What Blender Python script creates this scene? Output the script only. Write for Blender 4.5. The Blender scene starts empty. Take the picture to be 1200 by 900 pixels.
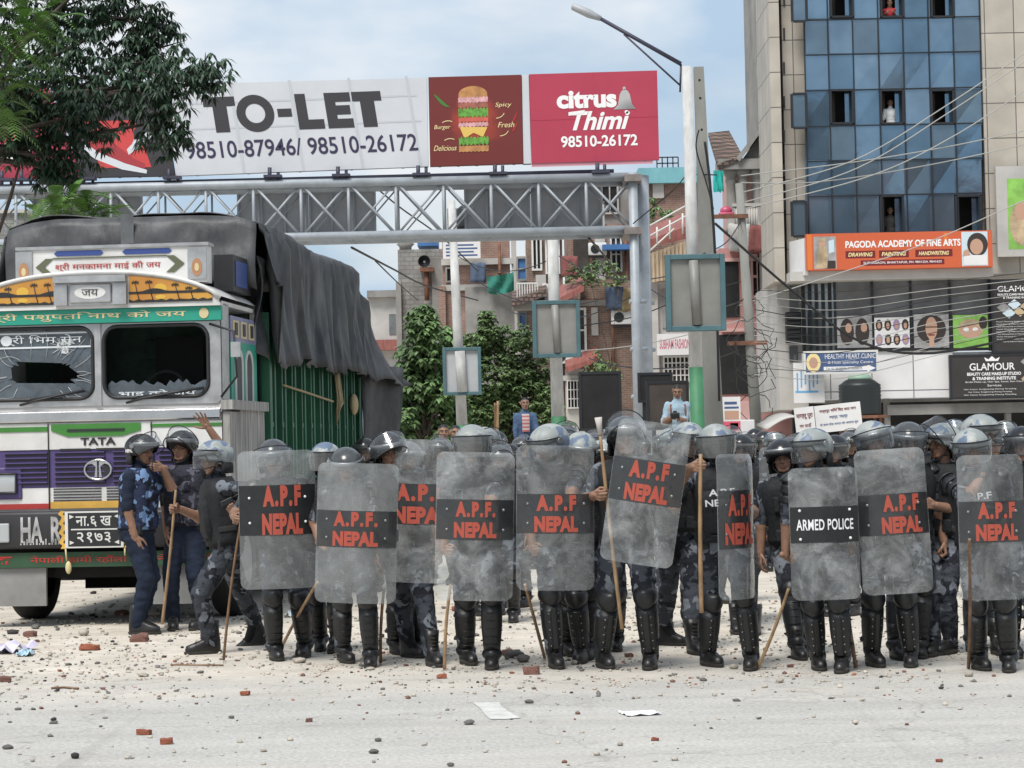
import bpy, bmesh, math, random
from mathutils import Vector, Matrix, Quaternion, noise
R = math.radians
random.seed(11)
C = bpy.context.scene.collection
SC = bpy.context.scene

# ---------------------------------------------------------------- camera
F = 2700.0                      # focal length in photo pixels (photo 1200 x 900)
CAM = Vector((0, 0, 1.6))
PITCH, ROLL = math.atan(73 / F), R(1.2)
_r0, _u0 = Vector((1, 0, 0)), Vector((0, -math.sin(PITCH), math.cos(PITCH)))
FWD = Vector((0, math.cos(PITCH), math.sin(PITCH)))
RIGHT = math.cos(ROLL) * _r0 - math.sin(ROLL) * _u0
UP = math.sin(ROLL) * _r0 + math.cos(ROLL) * _u0
cd = bpy.data.cameras.new('camera')
cd.lens = F * 36.0 / 1200.0; cd.sensor_width = 36.0; cd.sensor_fit = 'HORIZONTAL'
cd.clip_start = 0.1; cd.clip_end = 3000
cam = bpy.data.objects.new('camera', cd); C.objects.link(cam)
m3 = Matrix((RIGHT, UP, -FWD)).transposed()
cam.matrix_world = Matrix.Translation(CAM) @ m3.to_4x4()
SC.camera = cam

# ---------------------------------------------------------------- world, sun, exposure
w = bpy.data.worlds.new("World"); SC.world = w; w.use_nodes = True
nt = w.node_tree; N = nt.nodes; L = nt.links
for n in list(N): N.remove(n)
SUN_EL, SUN_AZ = R(58), R(205)      # azimuth clockwise from +Y: the sun stands behind the camera to the left
sky = N.new('ShaderNodeTexSky'); sky.sky_type = 'NISHITA'; sky.sun_disc = False
sky.sun_elevation = SUN_EL; sky.sun_rotation = SUN_AZ
sky.air_density = 1.0; sky.dust_density = 2.2
tc = N.new('ShaderNodeTexCoord'); mp = N.new('ShaderNodeMapping'); mp.inputs['Scale'].default_value = (1, 1, 2.3)
mp.inputs['Location'].default_value = (0.35, 0.0, 0.13)
L.new(tc.outputs['Generated'], mp.inputs['Vector'])
nz = N.new('ShaderNodeTexNoise'); nz.inputs['Scale'].default_value = 4.5; nz.inputs['Detail'].default_value = 7
nz.inputs['Roughness'].default_value = 0.52; L.new(mp.outputs['Vector'], nz.inputs['Vector'])
cr = N.new('ShaderNodeValToRGB'); cr.color_ramp.elements[0].position = 0.40; cr.color_ramp.elements[1].position = 0.60
cr.color_ramp.elements[0].color = (.55, .55, .55, 1); cr.color_ramp.elements[1].color = (1, 1, 1, 1)
L.new(nz.outputs['Fac'], cr.inputs['Fac'])
nz2 = N.new('ShaderNodeTexNoise'); nz2.inputs['Scale'].default_value = 5.5; nz2.inputs['Detail'].default_value = 5
L.new(mp.outputs['Vector'], nz2.inputs['Vector'])
cc = N.new('ShaderNodeValToRGB'); cc.color_ramp.elements[0].color = (3.5, 4.6, 5.8, 1); cc.color_ramp.elements[1].color = (6.4, 6.6, 6.8, 1)
cc.color_ramp.elements[0].position = .39; cc.color_ramp.elements[1].position = .58
L.new(nz2.outputs['Fac'], cc.inputs['Fac'])
mx = N.new('ShaderNodeMixRGB'); L.new(cr.outputs['Color'], mx.inputs['Fac'])
L.new(sky.outputs['Color'], mx.inputs['Color1']); L.new(cc.outputs['Color'], mx.inputs['Color2'])
bg = N.new('ShaderNodeBackground'); bg.inputs['Strength'].default_value = 0.10
L.new(mx.outputs['Color'], bg.inputs['Color'])
wo = N.new('ShaderNodeOutputWorld'); L.new(bg.outputs['Background'], wo.inputs['Surface'])
sd = bpy.data.lights.new('sun', 'SUN'); sd.energy = 2.7; sd.angle = R(22); sd.color = (1.0, 0.96, 0.9)
so = bpy.data.objects.new('sun', sd); C.objects.link(so)
_sv = Vector((math.sin(SUN_AZ) * math.cos(SUN_EL), math.cos(SUN_AZ) * math.cos(SUN_EL), math.sin(SUN_EL)))
so.rotation_euler = _sv.to_track_quat('Z', 'Y').to_euler(); so.location = (0, -10, 40)
vs = SC.view_settings; vs.view_transform = 'Standard'; vs.look = 'None'; vs.gamma = 1; vs.use_curve_mapping = False
vs.exposure = 0.5
SC.cycles.max_bounces = 8; SC.cycles.transparent_max_bounces = 24; SC.cycles.use_denoising = True
SC.cycles.diffuse_bounces = 3; SC.cycles.glossy_bounces = 3

# ---------------------------------------------------------------- placing helpers
def ray(px, py):
    return (RIGHT * (px - 600) + UP * (450 - py) + FWD * F).normalized()
def P(px, py, Y):
    d = ray(px, py); return CAM + d * (Y / d.y)
def G(px, py, z=0.0):
    d = ray(px, py); return CAM + d * ((z - CAM.z) / d.z)
def ground_at(px, Y):
    "ground point at depth Y under image column px (taken at the ground line)"
    hz = 523 - math.tan(ROLL) * (px - 600)
    return Vector((P(px, hz + 1.6 * F / Y, Y).x, Y, 0))
def Zat(px, py, Y): return P(px, py, Y).z

# ---------------------------------------------------------------- objects
def tag(o, label=None, cat=None, group=None, kind=None):
    if label: o['label'] = label
    if cat: o['category'] = cat
    if group: o['group'] = group
    if kind: o['kind'] = kind
    return o
def thing(name, label, cat, loc=(0, 0, 0), rotz=0, group=None):
    o = bpy.data.objects.new(name, None); C.objects.link(o); o.empty_display_size = .2
    o.location = loc; o.rotation_euler = (0, 0, rotz)
    return tag(o, label, cat, group)
def mw(o):
    m = Matrix.LocRotScale(o.location, o.rotation_euler, o.scale)
    return mw(o.parent) @ m if o.parent else m
def link(name, me, parent=None, m=None):
    o = bpy.data.objects.new(name, me); C.objects.link(o)
    if parent is not None: o.parent = parent
    if m is not None:
        l, q, s = m.decompose(); o.location = l; o.rotation_euler = q.to_euler(); o.scale = s
    return o
def copy_tree(o, parent=None):
    c = o.copy(); C.objects.link(c)
    if parent is not None: c.parent = parent
    for ch in list(o.children): copy_tree(ch, c)
    return c

class MB:
    def __init__(s): s.v = []; s.f = []; s.m = []; s.sm = []
    def add(s, vs, fs, mat=0, smooth=False, M=None):
        b = len(s.v)
        s.v += [tuple(M @ Vector(v)) for v in vs] if M is not None else [tuple(v) for v in vs]
        for f in fs: s.f.append([b + i for i in f]); s.m.append(mat); s.sm.append(smooth)
        return s
    def box(s, c, d, mat=0, M=None, bev=0):
        x, y, z = c; a, b, e = d[0] / 2, d[1] / 2, d[2] / 2
        if bev <= 0:
            vs = [(x + i * a, y + j * b, z + k * e) for i in (-1, 1) for j in (-1, 1) for k in (-1, 1)]
            return s.add(vs, [(0, 1, 3, 2), (4, 6, 7, 5), (0, 4, 5, 1), (2, 3, 7, 6), (0, 2, 6, 4), (1, 5, 7, 3)], mat, M=M)
        bm = bmesh.new(); bmesh.ops.create_cube(bm, size=1)
        for v in bm.verts: v.co = Vector((x + v.co.x * d[0], y + v.co.y * d[1], z + v.co.z * d[2]))
        bmesh.ops.bevel(bm, geom=list(bm.edges), offset=min(bev, min(d) * .45), segments=2, profile=.5, affect='EDGES')
        s.addbm(bm, mat, True if bev > .02 else False, M); bm.free(); return s
    def addbm(s, bm, mat=0, smooth=False, M=None):
        bm.verts.index_update()
        return s.add([v.co.copy() for v in bm.verts], [[v.index for v in f.verts] for f in bm.faces], mat, smooth, M)
    def prism(s, poly, o, ax, ay, n, t, mat=0, side=None):
        "polygon (2D, ccw seen from +n) in the plane o, ax, ay, thickened by t against n"
        o, ax, ay, n = map(Vector, (o, ax, ay, n)); k = len(poly)
        vs = [o + ax * p[0] + ay * p[1] for p in poly] + [o + ax * p[0] + ay * p[1] - n * t for p in poly]
        s.add(vs, [list(range(k))], mat); s.f.append([len(s.v) - 1 - i for i in range(k)]); s.m.append(mat); s.sm.append(False)
        b = len(s.v) - 2 * k
        for i in range(k):
            j = (i + 1) % k; s.f.append([b + i, b + k + i, b + k + j, b + j]); s.m.append(mat if side is None else side); s.sm.append(False)
        return s
    def tube(s, pts, r, n=8, mat=0, smooth=True, cap=True):
        pts = [Vector(p) for p in pts]; k = len(pts)
        rs = r if isinstance(r, (list, tuple)) else [r] * k
        t0 = (pts[1] - pts[0]).normalized()
        a = t0.orthogonal().normalized(); b0 = len(s.v)
        for i, p in enumerate(pts):
            t = (pts[min(i + 1, k - 1)] - pts[max(i - 1, 0)]).normalized()
            a = (a - t * a.dot(t)); a = a.normalized() if a.length > 1e-6 else t.orthogonal().normalized()
            b = t.cross(a)
            for j in range(n):
                q = 2 * math.pi * j / n; s.v.append(tuple(p + (a * math.cos(q) + b * math.sin(q)) * rs[i]))
        for i in range(k - 1):
            for j in range(n):
                j2 = (j + 1) % n
                s.f.append([b0 + i * n + j, b0 + i * n + j2, b0 + (i + 1) * n + j2, b0 + (i + 1) * n + j]); s.m.append(mat); s.sm.append(smooth)
        if cap:
            s.f.append([b0 + j for j in reversed(range(n))]); s.m.append(mat); s.sm.append(False)
            s.f.append([b0 + (k - 1) * n + j for j in range(n)]); s.m.append(mat); s.sm.append(False)
        return s
    def loft(s, rings, mat=0, smooth=True, cap=True, closed=True):
        n = len(rings[0]); b0 = len(s.v)
        for r in rings: s.v += [tuple(p) for p in r]
        for i in range(len(rings) - 1):
            for j in range(n if closed else n - 1):
                j2 = (j + 1) % n
                s.f.append([b0 + i * n + j, b0 + i * n + j2, b0 + (i + 1) * n + j2, b0 + (i + 1) * n + j]); s.m.append(mat); s.sm.append(smooth)
        if cap:
            s.f.append([b0 + j for j in reversed(range(n))]); s.m.append(mat); s.sm.append(False)
            e = b0 + (len(rings) - 1) * n
            s.f.append([e + j for j in range(n)]); s.m.append(mat); s.sm.append(False)
        return s
    def ell(s, c, r, mat=0, nu=12, nv=8, M=None):
        c = Vector(c); vs = []; fs = []
        vs.append((0, 0, 1))
        for i in range(1, nv):
            t = math.pi * i / nv
            for j in range(nu): q = 2 * math.pi * j / nu; vs.append((math.sin(t) * math.cos(q), math.sin(t) * math.sin(q), math.cos(t)))
        vs.append((0, 0, -1)); e = len(vs) - 1
        for j in range(nu):
            j2 = (j + 1) % nu; fs.append((0, 1 + j, 1 + j2)); fs.append((e, e - nu + j2, e - nu + j))
            for i in range(nv - 2): a = 1 + i * nu; fs.append((a + j, a + nu + j, a + nu + j2, a + j2))
        return s.add([(c.x + v[0] * r[0], c.y + v[1] * r[1], c.z + v[2] * r[2]) for v in vs], fs, mat, True, M)
    def cone(s, a, b, ra, rb, mat=0, n=12):
        "round cone: closed capsule tapering from ra to rb"
        a, b = Vector(a), Vector(b); t = (b - a).normalized(); pts = []; rs = []
        for q in (80, 50, 20): q = R(q); pts.append(a - t * ra * math.sin(q)); rs.append(ra * math.cos(q))
        pts.append(a); rs.append(ra); pts.append((a + b) / 2); rs.append((ra + rb) / 2); pts.append(b); rs.append(rb)
        for q in (20, 50, 80): q = R(q); pts.append(b + t * rb * math.sin(q)); rs.append(rb * math.cos(q))
        return s.tube(pts, rs, n, mat)
    def mesh(s, name, mats):
        me = bpy.data.meshes.new(name); me.from_pydata(s.v, [], s.f)
        for m in mats: me.materials.append(m)
        me.polygons.foreach_set('material_index', s.m); me.polygons.foreach_set('use_smooth', s.sm); me.update()
        return me
    def build(s, name, mats, parent=None, world=False, label=None, cat=None, group=None, kind=None):
        if not isinstance(mats, (list, tuple)): mats = [mats]
        if world and parent is not None:
            inv = mw(parent).inverted(); s.v = [tuple(inv @ Vector(v)) for v in s.v]
        o = link(name, s.mesh(name, mats), parent)
        return tag(o, label, cat, group, kind)

def based(name, mb, mats, loc, label, cat, group=None, kind=None):
    "one-mesh thing given in world coordinates: its origin goes to loc"
    l = Vector(loc); mb.v = [tuple(Vector(v) - l) for v in mb.v]
    o = mb.build(name, mats); o.location = l
    return tag(o, label, cat, group, kind)

_tc = {}
def text_geo(s, bold=0.0, ext=0.0, spacing=1.0):
    k = (s, bold, ext, spacing)
    if k in _tc: return _tc[k]
    cu = bpy.data.curves.new('lettering', 'FONT'); cu.body = s; cu.size = 1; cu.offset = bold; cu.extrude = ext; cu.resolution_u = 4
    cu.space_character = spacing; cu.align_x = 'LEFT'
    o = bpy.data.objects.new('lettering', cu); C.objects.link(o)
    dg = bpy.context.evaluated_depsgraph_get(); me = bpy.data.meshes.new_from_object(o.evaluated_get(dg), depsgraph=dg)
    vs = [v.co.copy() for v in me.vertices]; fs = [list(p.vertices) for p in me.polygons]
    bpy.data.objects.remove(o); bpy.data.curves.remove(cu); bpy.data.meshes.remove(me)
    _tc[k] = (vs, fs); return _tc[k]
def text(mb, s, c, w, h, ax, ay, mat=0, bold=0.02, t=0.004, spacing=1.0, slant=0, fn=None, keep=False):
    "lettering fitted into w x h, centred at c on the plane ax, ay; t = how far it stands proud"
    vs, fs = text_geo(s, bold, 0.0, spacing)
    if not vs: return mb
    x0 = min(v.x for v in vs); x1 = max(v.x for v in vs); y0 = min(v.y for v in vs); y1 = max(v.y for v in vs)
    ax, ay, c = Vector(ax), Vector(ay), Vector(c); n = ax.cross(ay)
    sx = w / (x1 - x0); sy = h / (y1 - y0)
    if keep: sx = sy = min(sx, sy)
    out = []
    for v in vs:
        a = (v.x - (x0 + x1) / 2) * sx; b = (v.y - (y0 + y1) / 2) * sy
        a += b * slant
        q = c + ax * a + ay * b + n * t
        out.append(fn(q) if fn else q)
    return mb.add(out, fs, mat)

# ---------------------------------------------------------------- materials
def mat(name, col, rough=.6, metal=0.0, var=0.0, vscale=6.0, bump=0.0, bscale=30.0, col2=None, spec=.5, detail=5, coat=0, stretch=None, rvar=0, sheen=0):
    m = bpy.data.materials.new(name); m.use_nodes = True; nt = m.node_tree; b = nt.nodes['Principled BSDF']
    b.inputs['Base Color'].default_value = (*col, 1); b.inputs['Roughness'].default_value = rough; b.inputs['Metallic'].default_value = metal
    b.inputs['Specular IOR Level'].default_value = spec
    if coat: b.inputs['Coat Weight'].default_value = coat; b.inputs['Coat Roughness'].default_value = .15
    if var or bump or col2:
        tc = nt.nodes.new('ShaderNodeTexCoord'); v = tc.outputs['Object']
        if stretch:
            mp = nt.nodes.new('ShaderNodeMapping'); mp.inputs['Scale'].default_value = stretch; nt.links.new(v, mp.inputs['Vector']); v = mp.outputs['Vector']
        if var or col2:
            n = nt.nodes.new('ShaderNodeTexNoise'); n.inputs['Scale'].default_value = vscale; n.inputs['Detail'].default_value = detail; n.inputs['Roughness'].default_value = .62
            nt.links.new(v, n.inputs['Vector'])
            r = nt.nodes.new('ShaderNodeValToRGB'); r.color_ramp.elements[0].position = .33; r.color_ramp.elements[1].position = .67
            c2 = col2 or tuple(min(1, c * (1 + var)) for c in col); c1 = col if col2 else tuple(c * (1 - var) for c in col)
            r.color_ramp.elements[0].color = (*c1, 1); r.color_ramp.elements[1].color = (*c2, 1)
            nt.links.new(n.outputs['Fac'], r.inputs['Fac']); nt.links.new(r.outputs['Color'], b.inputs['Base Color'])
            if rvar:
                mr = nt.nodes.new('ShaderNodeMapRange'); mr.inputs['To Min'].default_value = max(0, rough - rvar); mr.inputs['To Max'].default_value = min(1, rough + rvar)
                nt.links.new(n.outputs['Fac'], mr.inputs['Value']); nt.links.new(mr.outputs['Result'], b.inputs['Roughness'])
        if bump:
            n2 = nt.nodes.new('ShaderNodeTexNoise'); n2.inputs['Scale'].default_value = bscale; n2.inputs['Detail'].default_value = 4
            nt.links.new(v, n2.inputs['Vector'])
            bp = nt.nodes.new('ShaderNodeBump'); bp.inputs['Strength'].default_value = 1.0; bp.inputs['Distance'].default_value = bump
            nt.links.new(n2.outputs['Fac'], bp.inputs['Height']); nt.links.new(bp.outputs['Normal'], b.inputs['Normal'])
    return m
def camo(name, cols, scale=7.0, rough=.85, bump=.004, thr=(.53, .57, .60), hard=.012):
    "printed cloth: a base colour with separately shaped blotches of the other colours over it"
    m = bpy.data.materials.new(name); m.use_nodes = True; nt = m.node_tree; b = nt.nodes['Principled BSDF']; b.inputs['Roughness'].default_value = rough
    b.inputs['Specular IOR Level'].default_value = .25 if rough > .5 else .5
    tc = nt.nodes.new('ShaderNodeTexCoord'); last = None
    oi = nt.nodes.new('ShaderNodeObjectInfo'); sc_ = nt.nodes.new('ShaderNodeMath'); sc_.operation = 'MULTIPLY'; sc_.inputs[1].default_value = 40; nt.links.new(oi.outputs['Random'], sc_.inputs[0])
    for k, c in enumerate(cols[1:]):
        va = nt.nodes.new('ShaderNodeVectorMath'); va.operation = 'ADD'; nt.links.new(tc.outputs['Object'], va.inputs[0]); va2 = nt.nodes.new('ShaderNodeVectorMath'); va2.operation = 'ADD'; va2.inputs[1].default_value = (7.3 * k, 3.1 * k, 1.7); nt.links.new(sc_.outputs[0], va.inputs[1]); nt.links.new(va.outputs[0], va2.inputs[0])
        n = nt.nodes.new('ShaderNodeTexNoise'); n.inputs['Scale'].default_value = scale * (1 + .25 * k); n.inputs['Detail'].default_value = 2.2; n.inputs['Distortion'].default_value = .5; nt.links.new(va2.outputs[0], n.inputs['Vector'])
        r = nt.nodes.new('ShaderNodeMapRange'); t = thr[min(k, len(thr) - 1)]; r.inputs['From Min'].default_value = t; r.inputs['From Max'].default_value = t + hard; nt.links.new(n.outputs['Fac'], r.inputs['Value'])
        x = nt.nodes.new('ShaderNodeMixRGB'); nt.links.new(r.outputs[0], x.inputs['Fac']); x.inputs['Color2'].default_value = (*c, 1)
        if last is None: x.inputs['Color1'].default_value = (*cols[0], 1)
        else: nt.links.new(last, x.inputs['Color1'])
        last = x.outputs['Color']
    nt.links.new(last, b.inputs['Base Color'])
    if bump:
        n2 = nt.nodes.new('ShaderNodeTexNoise'); n2.inputs['Scale'].default_value = 14; n2.inputs['Detail'].default_value = 3; n2.inputs['Distortion'].default_value = .8
        nt.links.new(tc.outputs['Object'], n2.inputs['Vector'])
        bp = nt.nodes.new('ShaderNodeBump'); bp.inputs['Distance'].default_value = bump * 5; bp.inputs['Strength'].default_value = .8
        nt.links.new(n2.outputs['Fac'], bp.inputs['Height']); nt.links.new(bp.outputs['Normal'], b.inputs['Normal'])
    return m
def clear(name, tint, alpha, rough=.12, haze=(.5, .53, .55), hz=.25, scale=5, scr=.5, lo=.38, hi=.72):
    "transparent plastic: clear film mixed with a scuffed milky glossy layer"
    m = bpy.data.materials.new(name); m.use_nodes = True; nt = m.node_tree; b = nt.nodes['Principled BSDF']
    b.inputs['Base Color'].default_value = (*haze, 1); b.inputs['Roughness'].default_value = rough; b.inputs['Specular IOR Level'].default_value = .7
    tr = nt.nodes.new('ShaderNodeBsdfTransparent'); tr.inputs['Color'].default_value = (*tint, 1)
    mx = nt.nodes.new('ShaderNodeMixShader'); out = nt.nodes['Material Output']
    tc = nt.nodes.new('ShaderNodeTexCoord'); oi = nt.nodes.new('ShaderNodeObjectInfo'); sc_ = nt.nodes.new('ShaderNodeMath'); sc_.operation = 'MULTIPLY'; sc_.inputs[1].default_value = 60; nt.links.new(oi.outputs['Random'], sc_.inputs[0])
    va = nt.nodes.new('ShaderNodeVectorMath'); va.operation = 'ADD'; nt.links.new(tc.outputs['Object'], va.inputs[0]); nt.links.new(sc_.outputs[0], va.inputs[1]); vec = va.outputs['Vector']
    n = nt.nodes.new('ShaderNodeTexNoise'); n.inputs['Scale'].default_value = scale; n.inputs['Detail'].default_value = 9; n.inputs['Roughness'].default_value = .68; n.inputs['Distortion'].default_value = .6
    nt.links.new(vec, n.inputs['Vector'])
    mr = nt.nodes.new('ShaderNodeMapRange'); mr.inputs['From Min'].default_value = lo; mr.inputs['From Max'].default_value = hi
    mr.inputs['To Min'].default_value = alpha; mr.inputs['To Max'].default_value = min(1, alpha + hz)
    nt.links.new(n.outputs['Fac'], mr.inputs['Value'])
    last = mr.outputs['Result']
    if scr:
        for k, (st, th) in enumerate((((4, 4, 46), .66), ((52, 4, 3), .68), ((30, 30, 2.2), .70))):
            mp = nt.nodes.new('ShaderNodeMapping'); mp.inputs['Scale'].default_value = st; mp.inputs['Rotation'].default_value = (0, .35 + 1.1 * k, 0)
            nt.links.new(vec, mp.inputs['Vector'])
            n2 = nt.nodes.new('ShaderNodeTexNoise'); n2.inputs['Scale'].default_value = 3; n2.inputs['Detail'].default_value = 3; nt.links.new(mp.outputs['Vector'], n2.inputs['Vector'])
            m2 = nt.nodes.new('ShaderNodeMapRange'); m2.inputs['From Min'].default_value = th; m2.inputs['From Max'].default_value = th + .1; m2.inputs['To Max'].default_value = scr
            nt.links.new(n2.outputs['Fac'], m2.inputs['Value'])
            ad = nt.nodes.new('ShaderNodeMath'); ad.operation = 'ADD'; ad.use_clamp = True; nt.links.new(last, ad.inputs[0]); nt.links.new(m2.outputs['Result'], ad.inputs[1]); last = ad.outputs[0]
    nt.links.new(last, mx.inputs['Fac']); nt.links.new(tr.outputs['BSDF'], mx.inputs[1]); nt.links.new(b.outputs['BSDF'], mx.inputs[2])
    gl = nt.nodes.new('ShaderNodeBsdfGlossy'); gl.inputs['Roughness'].default_value = .09; fr = nt.nodes.new('ShaderNodeFresnel'); ge = nt.nodes.new('ShaderNodeNewGeometry'); io = nt.nodes.new('ShaderNodeMapRange'); io.inputs['To Min'].default_value = 1.45; io.inputs['To Max'].default_value = 1 / 1.45; nt.links.new(ge.outputs['Backfacing'], io.inputs['Value']); nt.links.new(io.outputs[0], fr.inputs['IOR']); m3_ = nt.nodes.new('ShaderNodeMixShader')
    n3 = nt.nodes.new('ShaderNodeTexNoise'); n3.inputs['Scale'].default_value = 5; n3.inputs['Detail'].default_value = 2; nt.links.new(vec, n3.inputs['Vector']); bp = nt.nodes.new('ShaderNodeBump'); bp.inputs['Distance'].default_value = .02; bp.inputs['Strength'].default_value = .6; nt.links.new(n3.outputs['Fac'], bp.inputs['Height']); nt.links.new(bp.outputs['Normal'], gl.inputs['Normal']); nt.links.new(bp.outputs['Normal'], b.inputs['Normal'])
    nt.links.new(fr.outputs[0], m3_.inputs['Fac']); nt.links.new(mx.outputs['Shader'], m3_.inputs[1]); nt.links.new(gl.outputs[0], m3_.inputs[2])
    nt.links.new(m3_.outputs['Shader'], out.inputs['Surface'])
    return m
def bricks(name, c1, c2, mortar, scale=1.0, bw=.24, rh=.075, ms=.012, rough=.9, off=.5, bump=.01, dirt=.35):
    m = bpy.data.materials.new(name); m.use_nodes = True; nt = m.node_tree; b = nt.nodes['Principled BSDF']; b.inputs['Roughness'].default_value = rough
    tc = nt.nodes.new('ShaderNodeTexCoord'); sx = nt.nodes.new('ShaderNodeSeparateXYZ'); nt.links.new(tc.outputs['Object'], sx.inputs[0])
    ad = nt.nodes.new('ShaderNodeMath'); ad.operation = 'ADD'; nt.links.new(sx.outputs['X'], ad.inputs[0]); nt.links.new(sx.outputs['Y'], ad.inputs[1])
    cx = nt.nodes.new('ShaderNodeCombineXYZ'); nt.links.new(ad.outputs[0], cx.inputs['X']); nt.links.new(sx.outputs['Z'], cx.inputs['Y'])
    br = nt.nodes.new('ShaderNodeTexBrick'); br.inputs['Scale'].default_value = scale; br.inputs['Brick Width'].default_value = bw; br.inputs['Row Height'].default_value = rh
    br.inputs['Mortar Size'].default_value = ms; br.offset = off; br.inputs['Color1'].default_value = (*c1, 1); br.inputs['Color2'].default_value = (*c2, 1); br.inputs['Mortar'].default_value = (*mortar, 1)
    nt.links.new(cx.outputs[0], br.inputs['Vector'])
    n = nt.nodes.new('ShaderNodeTexNoise'); n.inputs['Scale'].default_value = .9; n.inputs['Detail'].default_value = 7; nt.links.new(tc.outputs['Object'], n.inputs['Vector'])
    r = nt.nodes.new('ShaderNodeMapRange'); r.inputs['From Min'].default_value = .35; r.inputs['From Max'].default_value = .7; r.inputs['To Min'].default_value = 1.1; r.inputs['To Max'].default_value = 1 - dirt
    nt.links.new(n.outputs['Fac'], r.inputs['Value'])
    mu = nt.nodes.new('ShaderNodeVectorMath'); mu.operation = 'SCALE'; nt.links.new(br.outputs['Color'], mu.inputs[0]); nt.links.new(r.outputs['Result'], mu.inputs['Scale'])
    nt.links.new(mu.outputs['Vector'], b.inputs['Base Color'])
    bp = nt.nodes.new('ShaderNodeBump'); bp.inputs['Distance'].default_value = bump; bp.invert = True; nt.links.new(br.outputs['Fac'], bp.inputs['Height']); nt.links.new(bp.outputs['Normal'], b.inputs['Normal'])
    return m
def flatmat(name, col, rough=.6): return mat(name, col, rough, var=.12, vscale=3)
# ================================================================ setting: road
def ground_mat():
    m = bpy.data.materials.new('dusty_road_surface'); m.use_nodes = True; nt = m.node_tree; N = nt.nodes; L = nt.links; b = N['Principled BSDF']; b.inputs['Roughness'].default_value = .93
    b.inputs['Specular IOR Level'].default_value = .3
    tc = N.new('ShaderNodeTexCoord')
    def noi(s, d, st=(1, 1, 1), dist=0):
        mp = N.new('ShaderNodeMapping'); mp.inputs['Scale'].default_value = st; L.new(tc.outputs['Object'], mp.inputs['Vector'])
        n = N.new('ShaderNodeTexNoise'); n.inputs['Scale'].default_value = s; n.inputs['Detail'].default_value = d; n.inputs['Roughness'].default_value = .65; n.inputs['Distortion'].default_value = dist
        L.new(mp.outputs['Vector'], n.inputs['Vector']); return n.outputs['Fac']
    def ramp(f, p0, c0, p1, c1):
        r = N.new('ShaderNodeValToRGB'); e = r.color_ramp.elements; e[0].position = p0; e[0].color = (*c0, 1); e[1].position = p1; e[1].color = (*c1, 1); L.new(f, r.inputs['Fac']); return r.outputs['Color']
    def mix(f, a, c, mode='MIX'):
        x = N.new('ShaderNodeMixRGB'); x.blend_type = mode
        if isinstance(f, float): x.inputs['Fac'].default_value = f
        else: L.new(f, x.inputs['Fac'])
        L.new(a, x.inputs['Color1']); L.new(c, x.inputs['Color2']); return x.outputs['Color']
    asphalt = ramp(noi(1.1, 8, (.5, 1.6, 1)), .3, (.37, .362, .34), .72, (.49, .48, .452))
    grain = ramp(noi(38, 4), .3, (.70, .70, .70), .7, (1.2, 1.2, 1.2))
    base = mix(1.0, asphalt, grain, 'MULTIPLY')
    dust = ramp(noi(2.4, 9), .35, (.47, .425, .36), .68, (.64, .59, .51))
    sx = N.new('ShaderNodeSeparateXYZ'); L.new(tc.outputs['Object'], sx.inputs[0])
    mr = N.new('ShaderNodeMapRange'); mr.inputs['From Min'].default_value = 14.2; mr.inputs['From Max'].default_value = 18.5; L.new(sx.outputs['Y'], mr.inputs['Value'])
    ad = N.new('ShaderNodeMath'); ad.operation = 'MULTIPLY_ADD'; L.new(noi(.8, 6, (.6, 1, 1)), ad.inputs[0]); ad.inputs[1].default_value = 1.6; ad.inputs[2].default_value = -.8
    a2 = N.new('ShaderNodeMath'); a2.operation = 'ADD'; a2.use_clamp = True; L.new(mr.outputs[0], a2.inputs[0]); L.new(ad.outputs[0], a2.inputs[1])
    col = mix(a2.outputs[0], base, dust)
    stain = ramp(noi(.55, 5, (.35, 1.5, 1), .5), .6, (1, 1, 1), .74, (.80, .79, .78))
    col = mix(1.0, col, stain, 'MULTIPLY')
    tyre = ramp(noi(1.0, 3, (2.6, .05, 1), .3), .60, (1, 1, 1), .72, (.87, .865, .86)); col = mix(1.0, col, tyre, 'MULTIPLY')
    spots = ramp(noi(5.5, 3, (.7, 1.4, 1), .2), .62, (1, 1, 1), .74, (.74, .72, .70)); col = mix(1.0, col, spots, 'MULTIPLY')
    vo = N.new('ShaderNodeTexVoronoi'); vo.feature = 'DISTANCE_TO_EDGE'; vo.inputs['Scale'].default_value = .42; mp = N.new('ShaderNodeMapping'); wv = N.new('ShaderNodeTexNoise'); wv.inputs['Scale'].default_value = 2.2; wv.inputs['Detail'].default_value = 6; L.new(tc.outputs['Object'], wv.inputs['Vector'])
    va = N.new('ShaderNodeVectorMath'); va.operation = 'MULTIPLY_ADD'; L.new(wv.outputs['Color'], va.inputs[0]); va.inputs[1].default_value = (.9, .9, .9); L.new(tc.outputs['Object'], va.inputs[2]); L.new(va.outputs[0], vo.inputs['Vector'])
    crk = ramp(vo.outputs['Distance'], .0, (.72, .71, .70), .010, (1, 1, 1)); col = mix(.75, col, crk, 'MULTIPLY')
    L.new(col, b.inputs['Base Color'])
    bp = N.new('ShaderNodeBump'); bp.inputs['Distance'].default_value = .012; bp.inputs['Strength'].default_value = .7; L.new(noi(22, 8), bp.inputs['Height']); L.new(bp.outputs['Normal'], b.inputs['Normal'])
    return m
b = MB(); b.add([(-600, -30, 0), (600, -30, 0), (600, 1500, 0), (-600, 1500, 0)], [(0, 1, 2, 3)])
b.build('road', ground_mat(), kind='structure')
paint = mat('road_paint', (.62, .62, .60), .8, col2=(.42, .42, .40), vscale=7, detail=8)
b = MB()
q = [G(*p, .004) for p in ((554, 823), (584, 823), (608, 842), (576, 842))]
ctr = sum(q, Vector()) / 4
pts = []
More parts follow.
